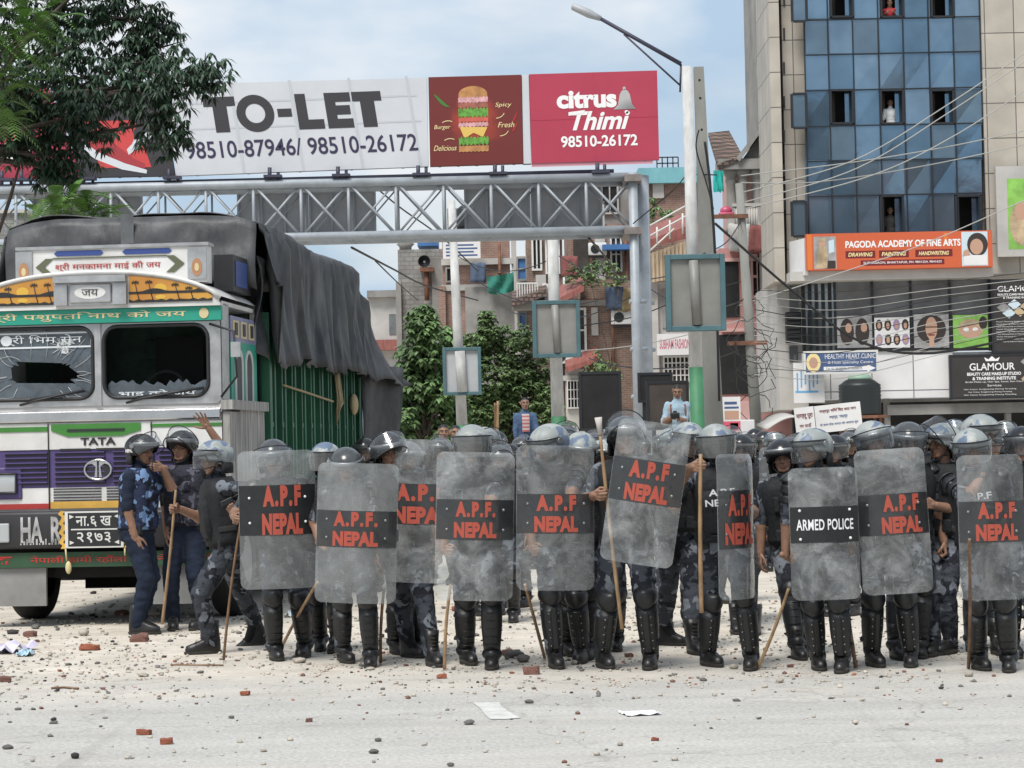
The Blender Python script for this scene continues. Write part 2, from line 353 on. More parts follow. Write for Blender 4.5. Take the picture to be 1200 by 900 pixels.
for i in range(4):
    for t in (0, .25, .5, .75):
        v = q[i].lerp(q[(i + 1) % 4], t); pts.append(v + Vector((random.uniform(-.012, .012), random.uniform(-.03, .03), 0)))
b.add(pts, [list(range(len(pts)))][:1]); b.f[0] = b.f[0][::-1]
b.build('road_marking', paint, kind='structure')
# low concrete median behind the police line, on which onlookers stand
conc = mat('concrete', (.34, .33, .31), .9, var=.22, vscale=1.6, bump=.004, bscale=20, detail=8)
b = MB(); b.box((1.2, 39.4, .4), (10.6, 2.2, .8), bev=.05)
based('median_barrier', b, [conc], (.6, 39, 0), 'low concrete median block hidden behind the police ranks', 'barrier')
# ================================================================ buildings far behind
B = {}
B['clad'] = bricks('beige_cladding', (.36, .33, .285), (.42, .385, .33), (.10, .09, .085), 1, .86, 1.04, .014, .55, 0, .01, .18)
B['beige'] = mat('beige_panel', (.38, .35, .30), .55, var=.12, vscale=.8)
B['glass'] = [mat('blue_glass', c, r, .75, var=.22, vscale=.5, bump=.004, bscale=.8) for c, r in (((.16, .25, .34), .06), ((.13, .215, .30), .08), ((.185, .275, .36), .09), ((.15, .215, .27), .12))]
B['mull'] = mat('dark_mullion', (.012, .014, .018), .45)
B['dark'] = mat('dark_interior', (.012, .012, .013), .9, var=.4, vscale=2)
B['dim'] = mat('dim_interior', (.05, .045, .04), .9, var=.5, vscale=1.5)
B['white'] = mat('white_panel', (.66, .66, .66), .5, var=.08, vscale=1.2)
B['seam'] = bricks('white_tile_panels', (.62, .62, .63), (.66, .66, .66), (.16, .16, .17), 1, 1.22, 1.5, .016, .45, 0, .006, .10)
B['shop_glass'] = mat('shop_glass', (.20, .22, .23), .08, .45, var=.35, vscale=.7, spec=.8)
B['pink'] = mat('pink_plaster', (.44, .235, .22), .9, var=.18, vscale=.7, detail=8, bump=.004, bscale=12)
B['pale_pink'] = mat('pale_pink_trim', (.52, .33, .31), .85, var=.15, vscale=1)
B['brick'] = bricks('red_brick', (.27, .135, .10), (.34, .185, .14), (.31, .27, .24), 1, .26, .085, .014, .92)
B['brick_dark'] = bricks('old_brick', (.20, .115, .085), (.27, .16, .12), (.27, .235, .205), 1, .26, .085, .014, .92, dirt=.45)
B['conc'] = mat('weathered_concrete', (.24, .235, .225), .92, var=.3, vscale=.6, detail=9, bump=.006, bscale=9)
B['conc_pale'] = mat('pale_render', (.42, .41, .39), .9, var=.18, vscale=.6, detail=9)
B['block'] = bricks('concrete_block', (.23, .225, .215), (.28, .275, .26), (.19, .185, .18), 1, .42, .21, .016, .92, dirt=.4)
B['tile'] = bricks('clay_roof_tile', (.14, .09, .075), (.22, .15, .125), (.05, .04, .035), 1, .22, .16, .03, .8)
B['red_roof'] = mat('red_sheet_roof', (.24, .085, .07), .6, var=.25, vscale=1.5, stretch=(6, 1, 1))
B['teal'] = mat('teal_sheet', (.16, .38, .42), .5, var=.15, vscale=1)
B['blue_sheet'] = mat('blue_sheet', (.05, .15, .36), .5, var=.2, vscale=1)
B['siding'] = mat('tan_corrugated_sheet', (.50, .40, .28), .6, var=.1, vscale=1)
B['green_net'] = mat('green_shade_cloth', (.02, .16, .12), .8, var=.25, vscale=2)
B['rail'] = mat('white_rail', (.6, .6, .58), .5)
B['rust'] = mat('rusted_steel', (.16, .07, .04), .7, var=.4, vscale=4)
B['white_paint'] = K0 = mat('sign_white', (.74, .74, .74), .6)
B['sign_dark'] = mat('sign_charcoal', (.030, .026, .026), .5, var=.2, vscale=1)
B['orange'] = mat('sign_orange', (.62, .16, .03), .55)
B['orange2'] = mat('sign_orange_red', (.52, .10, .035), .55)
B['maroon'] = mat('sign_maroon', (.14, .008, .012), .55)
B['cream'] = mat('sign_cream', (.72, .6, .3), .6)
B['sign_blue'] = mat('sign_blue', (.055, .10, .22), .55, var=.15, vscale=2)
B['skin_print'] = mat('printed_skin', (.45, .27, .19), .7); B['hair_print'] = mat('printed_hair', (.03, .022, .02), .7)
B['grey_print'] = mat('printed_grey', (.3, .3, .3), .7, var=.4, vscale=2); B['green_print'] = mat('printed_green', (.20, .42, .08), .6, var=.3, vscale=2)
B['lilac_print'] = mat('printed_lilac', (.30, .22, .36), .7); B['sky_print'] = mat('printed_pale_blue', (.50, .60, .66), .7); B['tan_print'] = mat('printed_tan', (.42, .32, .2), .7, var=.4, vscale=2)
XA, YA, ZA = Vector((1, 0, 0)), Vector((0, 1, 0)), Vector((0, 0, 1))
def rect(px0, py0, px1, py1, Y):
    mx_, my_ = (px0 + px1) / 2, (py0 + py1) / 2
    return P(px0, my_, Y).x, P(px1, my_, Y).x, Zat(mx_, py1, Y), Zat(mx_, py0, Y)
def bp(mb, px0, py0, px1, py1, Y, dep, mat=0, ground=False):
    x0, x1, z0, z1 = rect(px0, py0, px1, py1, Y)
    if ground: z0 = 0
    return mb.box(((x0 + x1) / 2, Y + dep / 2, (z0 + z1) / 2), (x1 - x0, dep, z1 - z0), mat)
def bpart(name, root, mats, *boxes, ground=False):
    mb = MB()
    for q in boxes: bp(mb, *q, ground=ground)
    return mb.build(name, mats, root, world=True)
def window(root, px0, py0, px1, py1, Y, fm, gm, nx=2, ny=1, fr=.07, depth=.12, name='window'):
    x0, x1, z0, z1 = rect(px0, py0, px1, py1, Y); mb = MB(); t = fr
    for x in (x0, x1): mb.box((x, Y, (z0 + z1) / 2), (t, depth, z1 - z0 + t))
    for z in (z0, z1): mb.box(((x0 + x1) / 2, Y + .003, z), (x1 - x0 - t, depth - .01, t))
    for i in range(1, nx): mb.box((x0 + (x1 - x0) * i / nx, Y + .006, (z0 + z1) / 2), (t * .7, depth - .03, z1 - z0 - t))
    for i in range(1, ny): mb.box(((x0 + x1) / 2, Y + .009, z0 + (z1 - z0) * i / ny), (x1 - x0 - t, depth - .05, t * .7))
    f = mb.build(name, fm, root, world=True)
    g = MB(); g.box(((x0 + x1) / 2, Y + .05, (z0 + z1) / 2), (x1 - x0 - t, .02, z1 - z0 - t)); g.build('pane', gm, f if f.parent is None else f) if False else None
    gg = MB(); gg.box(((x0 + x1) / 2, Y + .05, (z0 + z1) / 2), (x1 - x0 - t, .02, z1 - z0 - t)); gg.build('pane', gm, f, world=True)
    return f
def sign(name, label, px0, py0, px1, py1, Y, bm_, dep=.15, cat='sign', frame=None, group=None):
    x0, x1, z0, z1 = rect(px0, py0, px1, py1, Y)
    root = thing(name, label, cat, ((x0 + x1) / 2, Y, z0), 0, group)
    mb = MB(); mb.box((0, dep / 2, (z1 - z0) / 2), (x1 - x0, dep, z1 - z0)); mb.build('board', bm_, root)
    if frame:
        f = MB(); w_, h_ = x1 - x0, z1 - z0
        for s in (-1, 1): f.box((s * w_ / 2, dep / 2, h_ / 2), (.06, dep + .04, h_ + .06)); f.box((0, dep / 2, h_ / 2 + s * h_ / 2), (w_ - .06, dep + .03, .06))
        f.build('frame', frame, root)
    return root, x1 - x0, z1 - z0
def disc(mb, c, rx, rz, mat=0, n=20, y=-.004, a0=0, a1=360):
    "flat printed ellipse lying on a sign face (x, z)"
    mb.add([(c[0] + rx * math.cos(R(a0 + (a1 - a0) * i / n)), y, c[1] + rz * math.sin(R(a0 + (a1 - a0) * i / n))) for i in range(n)], [list(range(n))], mat)
def patch(mb, pts, mat=0, y=-.004): mb.add([(p[0], y, p[1]) for p in pts], [list(range(len(pts)))], mat)
def rpatch(mb, x0, z0, x1, z1, mat=0, y=-.004): patch(mb, [(x0, z0), (x1, z0), (x1, z1), (x0, z1)], mat, y)
def sl(mb, s, x, z, w_, h_, mat=0, bold=.02, y=-.007, slant=0, spacing=1): text(mb, s, (x, 0, z), w_, h_, XA, ZA, mat, bold, -y, slant=slant, spacing=spacing)

# ---------------------------------------------------------------- glass tower
TY = 68.0
tow = thing('office_tower', 'tall office tower clad in blue glass and beige panels above the beauty studio', 'building', ground_at(1060, TY))
bpart('wall', tow, [B['clad'], B['conc'], B['dark']],
      (902, -190, 914, 330, TY - .2, 3.4, 0), (917, -190, 944, 330, TY + .35, 3, 0), (1151, -190, 1290, 320, TY - .12, 10, 0),
      (913.5, -190, 916.5, 330, TY + .9, 10, 1), (944, -190, 1151, 275, TY + .9, 6, 2))
rows = [-184, -143, -102, -61, -20, 21, 62, 104, 146, 187, 228, 274]; cols = [944, 972, 1001, 1031, 1060, 1090, 1119, 1151]
openw = {(5, 1), (5, 3), (5, 5), (8, 1), (8, 3), (8, 5), (11, 3), (11, 6), (2, 1), (2, 3)}
rt = random.Random(4); gl = MB(); mu = MB()
for i in range(1, len(rows)):
    for j in range(7):
        if (i, j) in openw: continue
        x0, x1, z0, z1 = rect(cols[j], rows[i - 1], cols[j + 1], rows[i], TY); t = [rt.uniform(-.012, .012) for _ in range(4)]
        gl.add([(x0, TY + .06 + t[0], z0), (x1, TY + .06 + t[1], z0), (x1, TY + .06 + t[2], z1), (x0, TY + .06 + t[3], z1)], [(0, 1, 2, 3)], rt.choice((0, 0, 1, 1, 2, 3)))
cw = gl.build('curtain_wall', B['glass'], tow, world=True)
x0, x1, z0, z1 = rect(944, -184, 1151, 274, TY)
for r_ in rows: z = Zat(1047, r_, TY); mu.box(((x0 + x1) / 2, TY + .045, z), (x1 - x0, .06, .032))
for c_ in cols: x = P(c_, 100, TY).x; mu.box((x, TY + .04, (z0 + z1) / 2), (.032, .09, z1 - z0))
mu.build('mullions', B['mull'], tow, world=True)
for (i, j) in sorted(openw):
    fr = MB(); x0, x1, z0, z1 = rect(cols[j] + 1.5, rows[i - 1] + 1.5, cols[j + 1] - 1.5, rows[i] - 1.5, TY)
    for x in (x0, x1): fr.box((x, TY + .03, (z0 + z1) / 2), (.06, .12, z1 - z0))
    for z in (z0, z1): fr.box(((x0 + x1) / 2, TY + .034, z), (x1 - x0 - .06, .12, .06))
    f = fr.build('window', B['mull'], tow, world=True)
    sa = MB(); w_ = x1 - x0
    sa.box((x1 - .10, TY + .30, (z0 + z1) / 2), (w_ * .30, .03, (z1 - z0) * .95)); sa.build('sash', B['glass'][1], f, world=True)
    cu = MB(); cu.box((x0 + .12, TY + .5, (z0 + z1) / 2), (w_ * .22, .03, (z1 - z0) * .95)); cu.build('curtain', B['dim'], f, world=True)
for py0, py1 in ((-15, 25), (110, 150), (236, 277)):
    fr = MB(); x0, x1, z0, z1 = rect(928, py0, 945, py1, TY - .3)
    for x in (x0, x1): fr.box((x, TY - .3, (z0 + z1) / 2), (.07, .08, z1 - z0))
    for z in (z0, z1): fr.box(((x0 + x1) / 2, TY - .296, z), (x1 - x0 - .07, .07, .07))
    f = fr.build('open_casement', B['mull'], tow, world=True)
    g = MB(); g.box(((x0 + x1) / 2, TY - .28, (z0 + z1) / 2), (x1 - x0, .02, z1 - z0)); g.build('pane', B['glass'][3], f, world=True)
nm = MB()
for k in range(7): x0, x1, z0, z1 = rect(918.5, -8 + k * 40, 920.5, 6 + k * 40, TY + .2); nm.box(((x0 + x1) / 2, TY + .33, (z0 + z1) / 2), (.05, .03, z1 - z0))
nm.build('clip', B['sign_dark'], tow, world=True)
# first floor glass front, white tile band, shop front
bpart('soffit', tow, [B['conc_pale']], (926, 316, 1164, 327, TY - 1.1, 1.2))
sf = MB()
xs = [979, 1023, 1068, 1114, 1160]
for a, c in zip(xs, xs[1:]): bp(sf, a, 327, c, 411, TY - .25, .05, 0)
sf.build('shop_window', B['shop_glass'], tow, world=True)
sm = MB()
for c in xs: bp(sm, c - 1.3, 327, c + 1.3, 411, TY - .33, .12, 0)
bp(sm, 979, 408.5, 1160, 411, TY - .36, .12, 0); sm.build('shop_mullions', B['mull'], tow, world=True)
ch = MB(); x0, _, z0, z1 = rect(946, 330, 979, 416, TY); x1 = P(979, 370, TY).x
for k in range(5):
    a, c = k / 5, (k + 1) / 5; xa, xb = x0 + (x1 - x0) * a, x0 + (x1 - x0) * c; ya, yb = TY + .9 - 1.15 * a, TY + .9 - 1.15 * c
    ch.add([(xa, ya, z0), (xb, yb, z0), (xb, yb, z1), (xa, ya, z1)], [(0, 1, 2, 3)], 0)
    ch.box((xa, ya - .02, (z0 + z1) / 2), (.09, .09, z1 - z0), 1)
ch.build('corner_window', [B['shop_glass'], B['mull']], tow, world=True)
bpart('white_band', tow, [B['seam'], B['white']], (943, 411, 1117, 467, TY - .3, .6, 0), (1117, 411, 1290, 467, TY - .2, .5, 1))
bpart('side_bay', tow, [B['conc_pale'], B['shop_glass']], (912, 328, 946, 480, TY + 1.0, 6, 0), (925, 335, 936, 365, TY + .97, .05, 1), (925, 406, 935, 424, TY + .97, .05, 1))
bpart('ground_floor', tow, [B['dark'], B['rust'], B['conc']], (930, 466, 1290, 470, TY + 1.6, .3, 2), (1040, 472, 1290, 484, TY - .1, .3, 2), (930, 470, 1290, 560, TY + 2.4, .3, 0), (1038, 467, 1044, 560, TY, .3, 2), (1180, 484, 1186, 560, TY, .3, 2))
af = MB(); x0, x1, z0, z1 = rect(921, 366, 938, 403, TY + .6); af.box(((x0 + x1) / 2, TY + .6, (z0 + z1) / 2), (x1 - x0, .4, z1 - z0))
for k in range(7): af.box(((x0 + x1) / 2, TY + .385, z0 + (z1 - z0) * (k + .5) / 7), (x1 - x0 - .06, .03, .05), 1)
based('air_vent', af, [B['dark'], B['mull']], ((x0 + x1) / 2, TY + .6, z0), 'black louvred vent box on the pale side bay of the glass tower', 'vent')

# ---------------------------------------------------------------- signs on the tower
r, w_, h_ = sign('shop_sign', 'orange sign reading PAGODA ACADEMY OF FINE ARTS under the blue glass', 945, 272, 1163, 315, TY - 1.3, B['orange2'], .3)
b = MB(); rpatch(b, -w_ / 2 + .02, .02, w_ / 2 - .02, h_ * .985, 0, -.003); rpatch(b, -w_ * .5 + .02, .02, -w_ * .47, h_ * .98, 1, -.006)
rpatch(b, w_ * .24, h_ * .62, w_ * .26, h_ * .96, 1, -.006)
b.build('print', [B['orange2'], B['orange']], r)
b = MB(); sl(b, 'PAGODA ACADEMY OF FINE ARTS', .02 * w_, h_ * .69, w_ * .62, h_ * .19, 0, .035); b.build('lettering', B['white_paint'], r)
for s_, fx in (('DRAWING', -.21), ('PAINTING', -.03), ('HANDWRITING', .185)):
    ww = .16 if len(s_) < 9 else .20; b = MB(); rpatch(b, (fx - ww / 2) * w_, h_ * .31, (fx + ww / 2) * w_, h_ * .51, 0); sl(b, s_, fx * w_, h_ * .41, w_ * ww * .8, h_ * .11, 1, .03, slant=.2); b.build('caption', [B['maroon'], B['cream']], r)
b = MB(); rpatch(b, -.21 * w_, h_ * .1, .24 * w_, h_ * .25, 0); sl(b, 'SUTHAGAON, BHAKTAPUR, PH: 9841254, 9841623', .015 * w_, h_ * .175, w_ * .42, h_ * .07, 1, .01); b.build('caption', [B['maroon'], B['white_paint']], r)
b = MB(); rpatch(b, -.46 * w_, .04, -.34 * w_, h_ * .92, 0); disc(b, (-.415 * w_, h_ * .74), .10, .13, 1, y=-.009); disc(b, (-.415 * w_, h_ * .83), .12, .06, 2, y=-.012); patch(b, [(-.45 * w_, .06), (-.39 * w_, .06), (-.385 * w_, h_ * .5), (-.40 * w_, h_ * .66), (-.435 * w_, h_ * .64)], 2, -.010); patch(b, [(-.38 * w_, h_ * .45), (-.35 * w_, h_ * .5), (-.35 * w_, h_ * .84), (-.38 * w_, h_ * .8)], 3, -.010); rpatch(b, -.40 * w_, .05, -.345 * w_, h_ * .26, 4, -.0095)
b.build('painter_picture', [B['grey_print'], B['skin_print'], B['tan_print'], B['sky_print'], B['hair_print']], r)
b = MB(); rpatch(b, .335 * w_, .04, .475 * w_, h_ * .97, 0); disc(b, (.42 * w_, h_ * .62), .30, .34, 1, y=-.008); disc(b, (.415 * w_, h_ * .56), .19, .23, 2, y=-.011); rpatch(b, .345 * w_, .06, .47 * w_, h_ * .33, 3, -.013); patch(b, [(.34 * w_, h_ * .3), (.38 * w_, h_ * .32), (.37 * w_, h_ * .5), (.345 * w_, h_ * .45)], 2, -.014)
b.build('child_picture', [B['sky_print'], B['hair_print'], B['skin_print'], B['white']], r)
b = MB(); pa, pb = P(925, 300, TY - .1), P(944, 300, TY - 1.25); za, zb = Zat(930, 324, TY - .8), Zat(930, 281, TY - .8); d = (pb - pa); d.z = 0; n_ = Vector((d.y, -d.x, 0)).normalized() * -1
v = [Vector((pa.x, pa.y, za)), Vector((pb.x - .03, pb.y, za)), Vector((pb.x - .03, pb.y, zb)), Vector((pa.x, pa.y, zb))]; b.add(v + [q + Vector((.12, .12, 0)) for q in v], [(0, 1, 2, 3), (7, 6, 5, 4), (0, 3, 7, 4), (3, 2, 6, 7), (1, 0, 4, 5), (2, 1, 5, 6)])
r = based('side_sign', b, [B['white']], (pa.x, pa.y, za), 'white sign panel turned edgeways beside the orange academy sign', 'sign')
# posters in the first floor window
def poster(px0, py0, px1, py1, Y, label, base): return sign('window_poster', label, px0, py0, px1, py1, Y, base, .03, 'poster')
r, w_, h_ = poster(981, 370, 1022, 407.5, TY - .40, 'window poster of two people with long dark hair, under the glass tower', B['grey_print']); b = MB()
for s in (-.22, .22): disc(b, (s * w_, h_ * .5), w_ * .2, h_ * .42, 0); disc(b, (s * w_ + .05, h_ * .62), w_ * .09, h_ * .15, 1, y=-.008)
b.build('print', [B['hair_print'], B['skin_print']], r)
r, w_, h_ = poster(1025, 372, 1066, 407.5, TY - .40, 'window poster with eight small hairstyle portraits in two rows', B['white']); b = MB()
for i in range(4):
    for j in range(2): disc(b, ((-.37 + .25 * i) * w_, (.27 + .48 * j) * h_), w_ * .10, h_ * .19, 2 if (i + j) % 3 == 0 else 0, 14); disc(b, ((-.37 + .25 * i) * w_, (.25 + .48 * j) * h_), w_ * .05, h_ * .11, 1, 12, -.008)
b.build('print', [B['hair_print'], B['skin_print'], B['lilac_print']], r)
r, w_, h_ = poster(1071, 368, 1112, 407.5, TY - .40, 'window poster of a woman with closed eyes and dark hair', B['grey_print']); b = MB()
disc(b, (0, h_ * .55), w_ * .42, h_ * .42, 0); disc(b, (0, h_ * .58), w_ * .17, h_ * .34, 1, y=-.008); rpatch(b, -w_ * .07, .02, w_ * .07, h_ * .3, 1, -.007)
for s in (-1, 1): rpatch(b, s * w_ * .08 - .1, h_ * .6, s * w_ * .08 + .1, h_ * .63, 0, -.011)
rpatch(b, -.09, h_ * .36, .09, h_ * .40, 2, -.011); b.build('print', [B['hair_print'], B['skin_print'], B['maroon']], r)
r, w_, h_ = poster(1117, 369, 1158, 407.5, TY - .40, 'window poster of a masked face lying on green cloth', B['green_print']); b = MB()
disc(b, (0, h_ * .58), w_ * .36, h_ * .3, 0); disc(b, (0, h_ * .5), w_ * .3, h_ * .2, 1, y=-.008); disc(b, (w_ * .36, h_ * .75), w_ * .12, h_ * .2, 2, y=-.007)
for s in (-1, 1): disc(b, (s * w_ * .13, h_ * .56), w_ * .08, h_ * .06, 3, y=-.011)
b.build('print', [B['tan_print'], B['skin_print'], B['hair_print'], B['white']], r)
# two dark studio signs
def studio(label, px0, py0, px1, py1, Y, tall):
    r, w_, h_ = sign('studio_sign', label, px0, py0, px1, py1, Y, B['sign_dark'], .12, frame=B['mull']); b = MB()
    if not tall:
        sl(b, 'GLAMOUR', -.02 * w_, h_ * .73, w_ * .52, h_ * .17, 0, .012); sl(b, 'BEAUTY CARE MAKE-UP STUDIO', 0, h_ * .56, w_ * .62, h_ * .075, 0, .03); sl(b, '& TRAINING INSTITUTE', 0, h_ * .455, w_ * .5, h_ * .075, 0, .03)
        sl(b, 'Bridal Make-up, Hair Spa, Facial, Skin Care', 0, h_ * .37, w_ * .66, h_ * .045, 0, .0); sl(b, 'Services', 0, h_ * .29, w_ * .16, h_ * .05, 0, .0)
        for k in range(3): sl(b, 'Hair Colour Straightening Waxing Threading', -.05 * w_, h_ * (.2 - .065 * k), w_ * (.6 - .1 * (k % 2)), h_ * .035, 0, 0)
        patch(b, [(-.09 * w_, h_ * .86), (.05 * w_, h_ * .86), (.07 * w_, h_ * .95), (.02 * w_, h_ * .9), (-.02 * w_, h_ * .98), (-.06 * w_, h_ * .9), (-.11 * w_, h_ * .95)], 0)
        dia = [(.38, .83), (.44, .62), (.38, .43), (.45, .23)]; sz = h_ * .15
    else:
        sl(b, 'GLAMOUR', .0, h_ * .88, w_ * .8, h_ * .08, 0, .012); sl(b, 'BEAUTY CARE MAKE-UP STUDIO', 0, h_ * .80, w_ * .8, h_ * .03, 0, .03); sl(b, '& TRAINING INSTITUTE', 0, h_ * .755, w_ * .6, h_ * .03, 0, .02)
        for k in range(9): sl(b, 'Facial Waxing Pedicure Manicure'[:22 + k % 3 * 4], -.18 * w_, h_ * (.42 - .035 * k), w_ * .5, h_ * .018, 0, 0)
        dia = [(-.3, .62), (-.1, .66), (.1, .62), (.3, .66), (-.2, .54), (.0, .56), (.2, .53)]; sz = w_ * .12
    b.build('lettering', B['white_paint'], r)
    b = MB()
    for k, (fx, fz) in enumerate(dia): patch(b, [(fx * w_ - sz, fz * h_), (fx * w_, fz * h_ - sz * .8), (fx * w_ + sz, fz * h_), (fx * w_, fz * h_ + sz * .8)], k % 3, -.006)
    b.build('photo_diamonds', [B['grey_print'], B['sky_print'], B['tan_print']], r)
studio('dark sign reading GLAMOUR above the shop front, wider than tall', 1114, 416, 1216, 466, TY - .55, False)
studio('tall dark GLAMOUR sign with a column of small print and photo diamonds', 1163, 328, 1228, 412, TY - .5, True)
r, w_, h_ = sign('picture_hoarding', 'bright green picture board high on the beige wall of the tower', 1168, 194, 1260, 300, TY - .45, B['conc_pale'], .2); b = MB()
rpatch(b, -w_ * .36, h_ * .08, w_ * .5, h_ * .86, 0); disc(b, (-w_ * .18, h_ * .36), w_ * .16, h_ * .24, 1, y=-.008); disc(b, (-w_ * .2, h_ * .5), w_ * .07, h_ * .1, 2, y=-.011); disc(b, (-w_ * .04, h_ * .3), w_ * .1, h_ * .22, 3, y=-.012); disc(b, (-.03 * w_, h_ * .46), w_ * .06, h_ * .09, 2, y=-.014); b.build('print', [B['green_print'], B['tan_print'], B['skin_print'], B['maroon']], r)
r, w_, h_ = sign('clinic_sign', 'blue sign reading HEALTHY HEART CLINIC beside the black water tank', 943, 412, 1028, 437, TY - 1.0, B['sign_blue'], .1, frame=B['rail']); b = MB()
sl(b, 'HEALTHY HEART CLINIC', .13 * w_, h_ * .78, w_ * .70, h_ * .23, 0, .0); sl(b, '& Multi Speciality Centre', .13 * w_, h_ * .48, w_ * .62, h_ * .17, 0, 0)
patch(b, [(-.24 * w_, h_ * .1), (.36 * w_, h_ * .1), (.36 * w_, h_ * .03), (.48 * w_, h_ * .2), (.36 * w_, h_ * .37), (.36 * w_, h_ * .3), (-.24 * w_, h_ * .3)], 0); b.build('lettering', B['white_paint'], r)
b = MB(); sl(b, 'Tel: 01-5638274, 01-5638275', .04 * w_, h_ * .2, w_ * .5, h_ * .12, 2, 0, y=-.012); disc(b, (-.38 * w_, h_ * .5), w_ * .1, h_ * .45, 0); disc(b, (-.38 * w_, h_ * .5), w_ * .06, h_ * .26, 1, y=-.008); b.build('emblem', [B['cream'], B['skin_print'], B['sign_blue']], r)
r, w_, h_ = sign('wall_poster', 'white wall poster with blue upright lines low on the tower corner', 930, 425, 966, 472, TY - .6, B['white'], .06, 'poster'); b = MB()
for k in range(6): rpatch(b, (-.4 + .13 * k) * w_, h_ * (.3 + .08 * (k % 3)), (-.35 + .13 * k) * w_, h_ * (.75 + .06 * (k % 2)), 0)
rpatch(b, -.45 * w_, h_ * .25, .3 * w_, h_ * .30, 0); b.build('print', [mat('poster_blue', (.12, .36, .6), .6)], r)
# water tank on a stand
tk = thing('water_tank', 'black ribbed plastic water tank with a pale green lid below the clinic sign', 'water tank', (P(1007, 440, TY - 2.2).x, TY - 2.2, 0))
z0, z1 = Zat(1007, 487, TY - 2.2), Zat(1007, 445, TY - 2.2); b = MB(); pr = []
for i in range(21):
    t = i / 20; pr.append([(.60 * (1 - .35 * max(0, t - .85) / .15) * (1 + .018 * math.sin(t * 60)) * math.cos(a), .60 * (1 - .35 * max(0, t - .85) / .15) * (1 + .018 * math.sin(t * 60)) * math.sin(a), z0 + (z1 - z0) * t) for a in [2 * math.pi * j / 24 for j in range(24)]])
b.loft(pr); b.build('tank_body', mat('black_tank', (.012, .016, .018), .45), tk); b = MB(); b.tube([(0, 0, z1), (0, 0, z1 + .06), (0, 0, z1 + .14)], [.34, .33, .28], 20); b.build('lid', mat('tank_lid', (.22, .34, .26), .6), tk)
b = MB()
for sx in (-1, 1):
    for sy in (-1, 1): b.box((sx * .5, sy * .5, z0 / 2 - .04), (.07, .07, z0 - .08))
b.box((0, 0, z0 - .04), (1.3, 1.3, .08)); b.build('stand', B['rust'], tk)

# ---------------------------------------------------------------- pink house with tiled roof
Y = 76.0; pk = thing('pink_house', 'pink plastered house with a carved balcony and tiled roof beside the tower', 'house', ground_at(880, Y))
bpart('wall', pk, [B['pink'], B['pale_pink'], B['dark']], (846, 290, 930, 600, Y, 2.4, 0), (858, 272, 896, 292, Y - 1.0, 1.0, 0), (846, 302, 893, 306, Y - .15, .2, 1), (846, 384, 930, 388, Y - .15, .2, 1), (843, 392, 880, 462, Y - .05, .08, 2), (852, 190, 930, 290, Y + 1.6, 1.6, 1), (840, 470, 884, 510, Y - .1, .12, 1), (841, 306, 866, 372, Y - .05, .07, 2))
window(pk, 873, 300, 889, 348, Y - .08, B['pale_pink'], B['dark'], 2, 2, .12); window(pk, 889, 402, 906, 470, Y - .08, B['pale_pink'], B['dark'], 2, 2, .13); window(pk, 890, 300, 905, 345, Y - .08, B['pale_pink'], B['shop_glass'], 1, 2, .12)
for px in (857, 871, 889):
    b = MB(); x = P(px, 220, Y - .9).x; z0, z1 = Zat(px, 272, Y - .9), Zat(px, 198, Y - .9); pr = [(.0, .22), (.08, .22), (.1, .17), (.75, .15), (.8, .2), (.86, .17), (.93, .26), (1, .28)]
    b.tube([(x, Y - .85, z0 + (z1 - z0) * t) for t, _ in pr], [q for _, q in pr], 10); b.build('column', B['conc'], pk, world=True)
b = MB(); x0, x1, z0, z1 = rect(858, 240, 896, 272, Y - .98)
for k in range(14): b.tube([(x0 + (x1 - x0) * k / 13, Y - .95, z0), (x0 + (x1 - x0) * k / 13, Y - .95, z1)], .045, 6)
b.box(((x0 + x1) / 2, Y - .95, z1), (x1 - x0, .14, .1)); b.build('balustrade', B['conc_pale'], pk, world=True)
b = MB()                                                           # sloped tile roof and dormer gable
a = [P(836, 146, Y - .8), P(861, 143, Y - .8), P(871, 180, Y - 1.6), P(842, 192, Y - 1.6)]; a = [Vector((p.x, yy, p.z)) for p, yy in zip(a, (Y + 1.2, Y + 1.2, Y - 1.3, Y - 1.3))]
b.add(a + [p + Vector((0, 0, -.14)) for p in a], [(0, 3, 2, 1), (4, 5, 6, 7), (3, 7, 6, 2), (0, 4, 7, 3), (1, 2, 6, 5), (0, 1, 5, 4)], 0)
a = [P(862, 186, Y - 1.2), P(893, 146, Y - 1.2), P(893, 153, Y - 1.2), P(866, 190, Y - 1.2)]; b.add([Vector((p.x, Y - 1.4, p.z)) for p in a] + [Vector((p.x, Y + 2, p.z)) for p in a], [(0, 3, 2, 1), (4, 5, 6, 7), (0, 1, 5, 4), (3, 7, 6, 2), (0, 4, 7, 3), (1, 2, 6, 5)], 1)
b.build('roof', [B['tile'], B['conc']], pk, world=True)
gb = MB(); a = [P(868, 190, Y - 1), P(893, 190, Y - 1), P(893, 156, Y - 1)]; gb.add([Vector((p.x, Y - 1.0, p.z)) for p in a] + [Vector((p.x, Y + 1, p.z)) for p in a], [(0, 1, 2), (5, 4, 3), (0, 3, 4, 1), (1, 4, 5, 2), (2, 5, 3, 0)])
for k in range(8): x = P(872 + k * 2.7, 175, Y - 1).x; zt = Zat(872 + k * 2.7, 188 - k * 3.4, Y - 1); zb = Zat(872, 190, Y - 1); gb.box((x, Y - 1.04, (zt + zb) / 2), (.03, .06, zt - zb))
gb.build('gable', B['conc'], pk, world=True)
bpart('eaves_beam', pk, [B['conc']], (842, 186, 897, 198, Y - 1.25, 1.2))
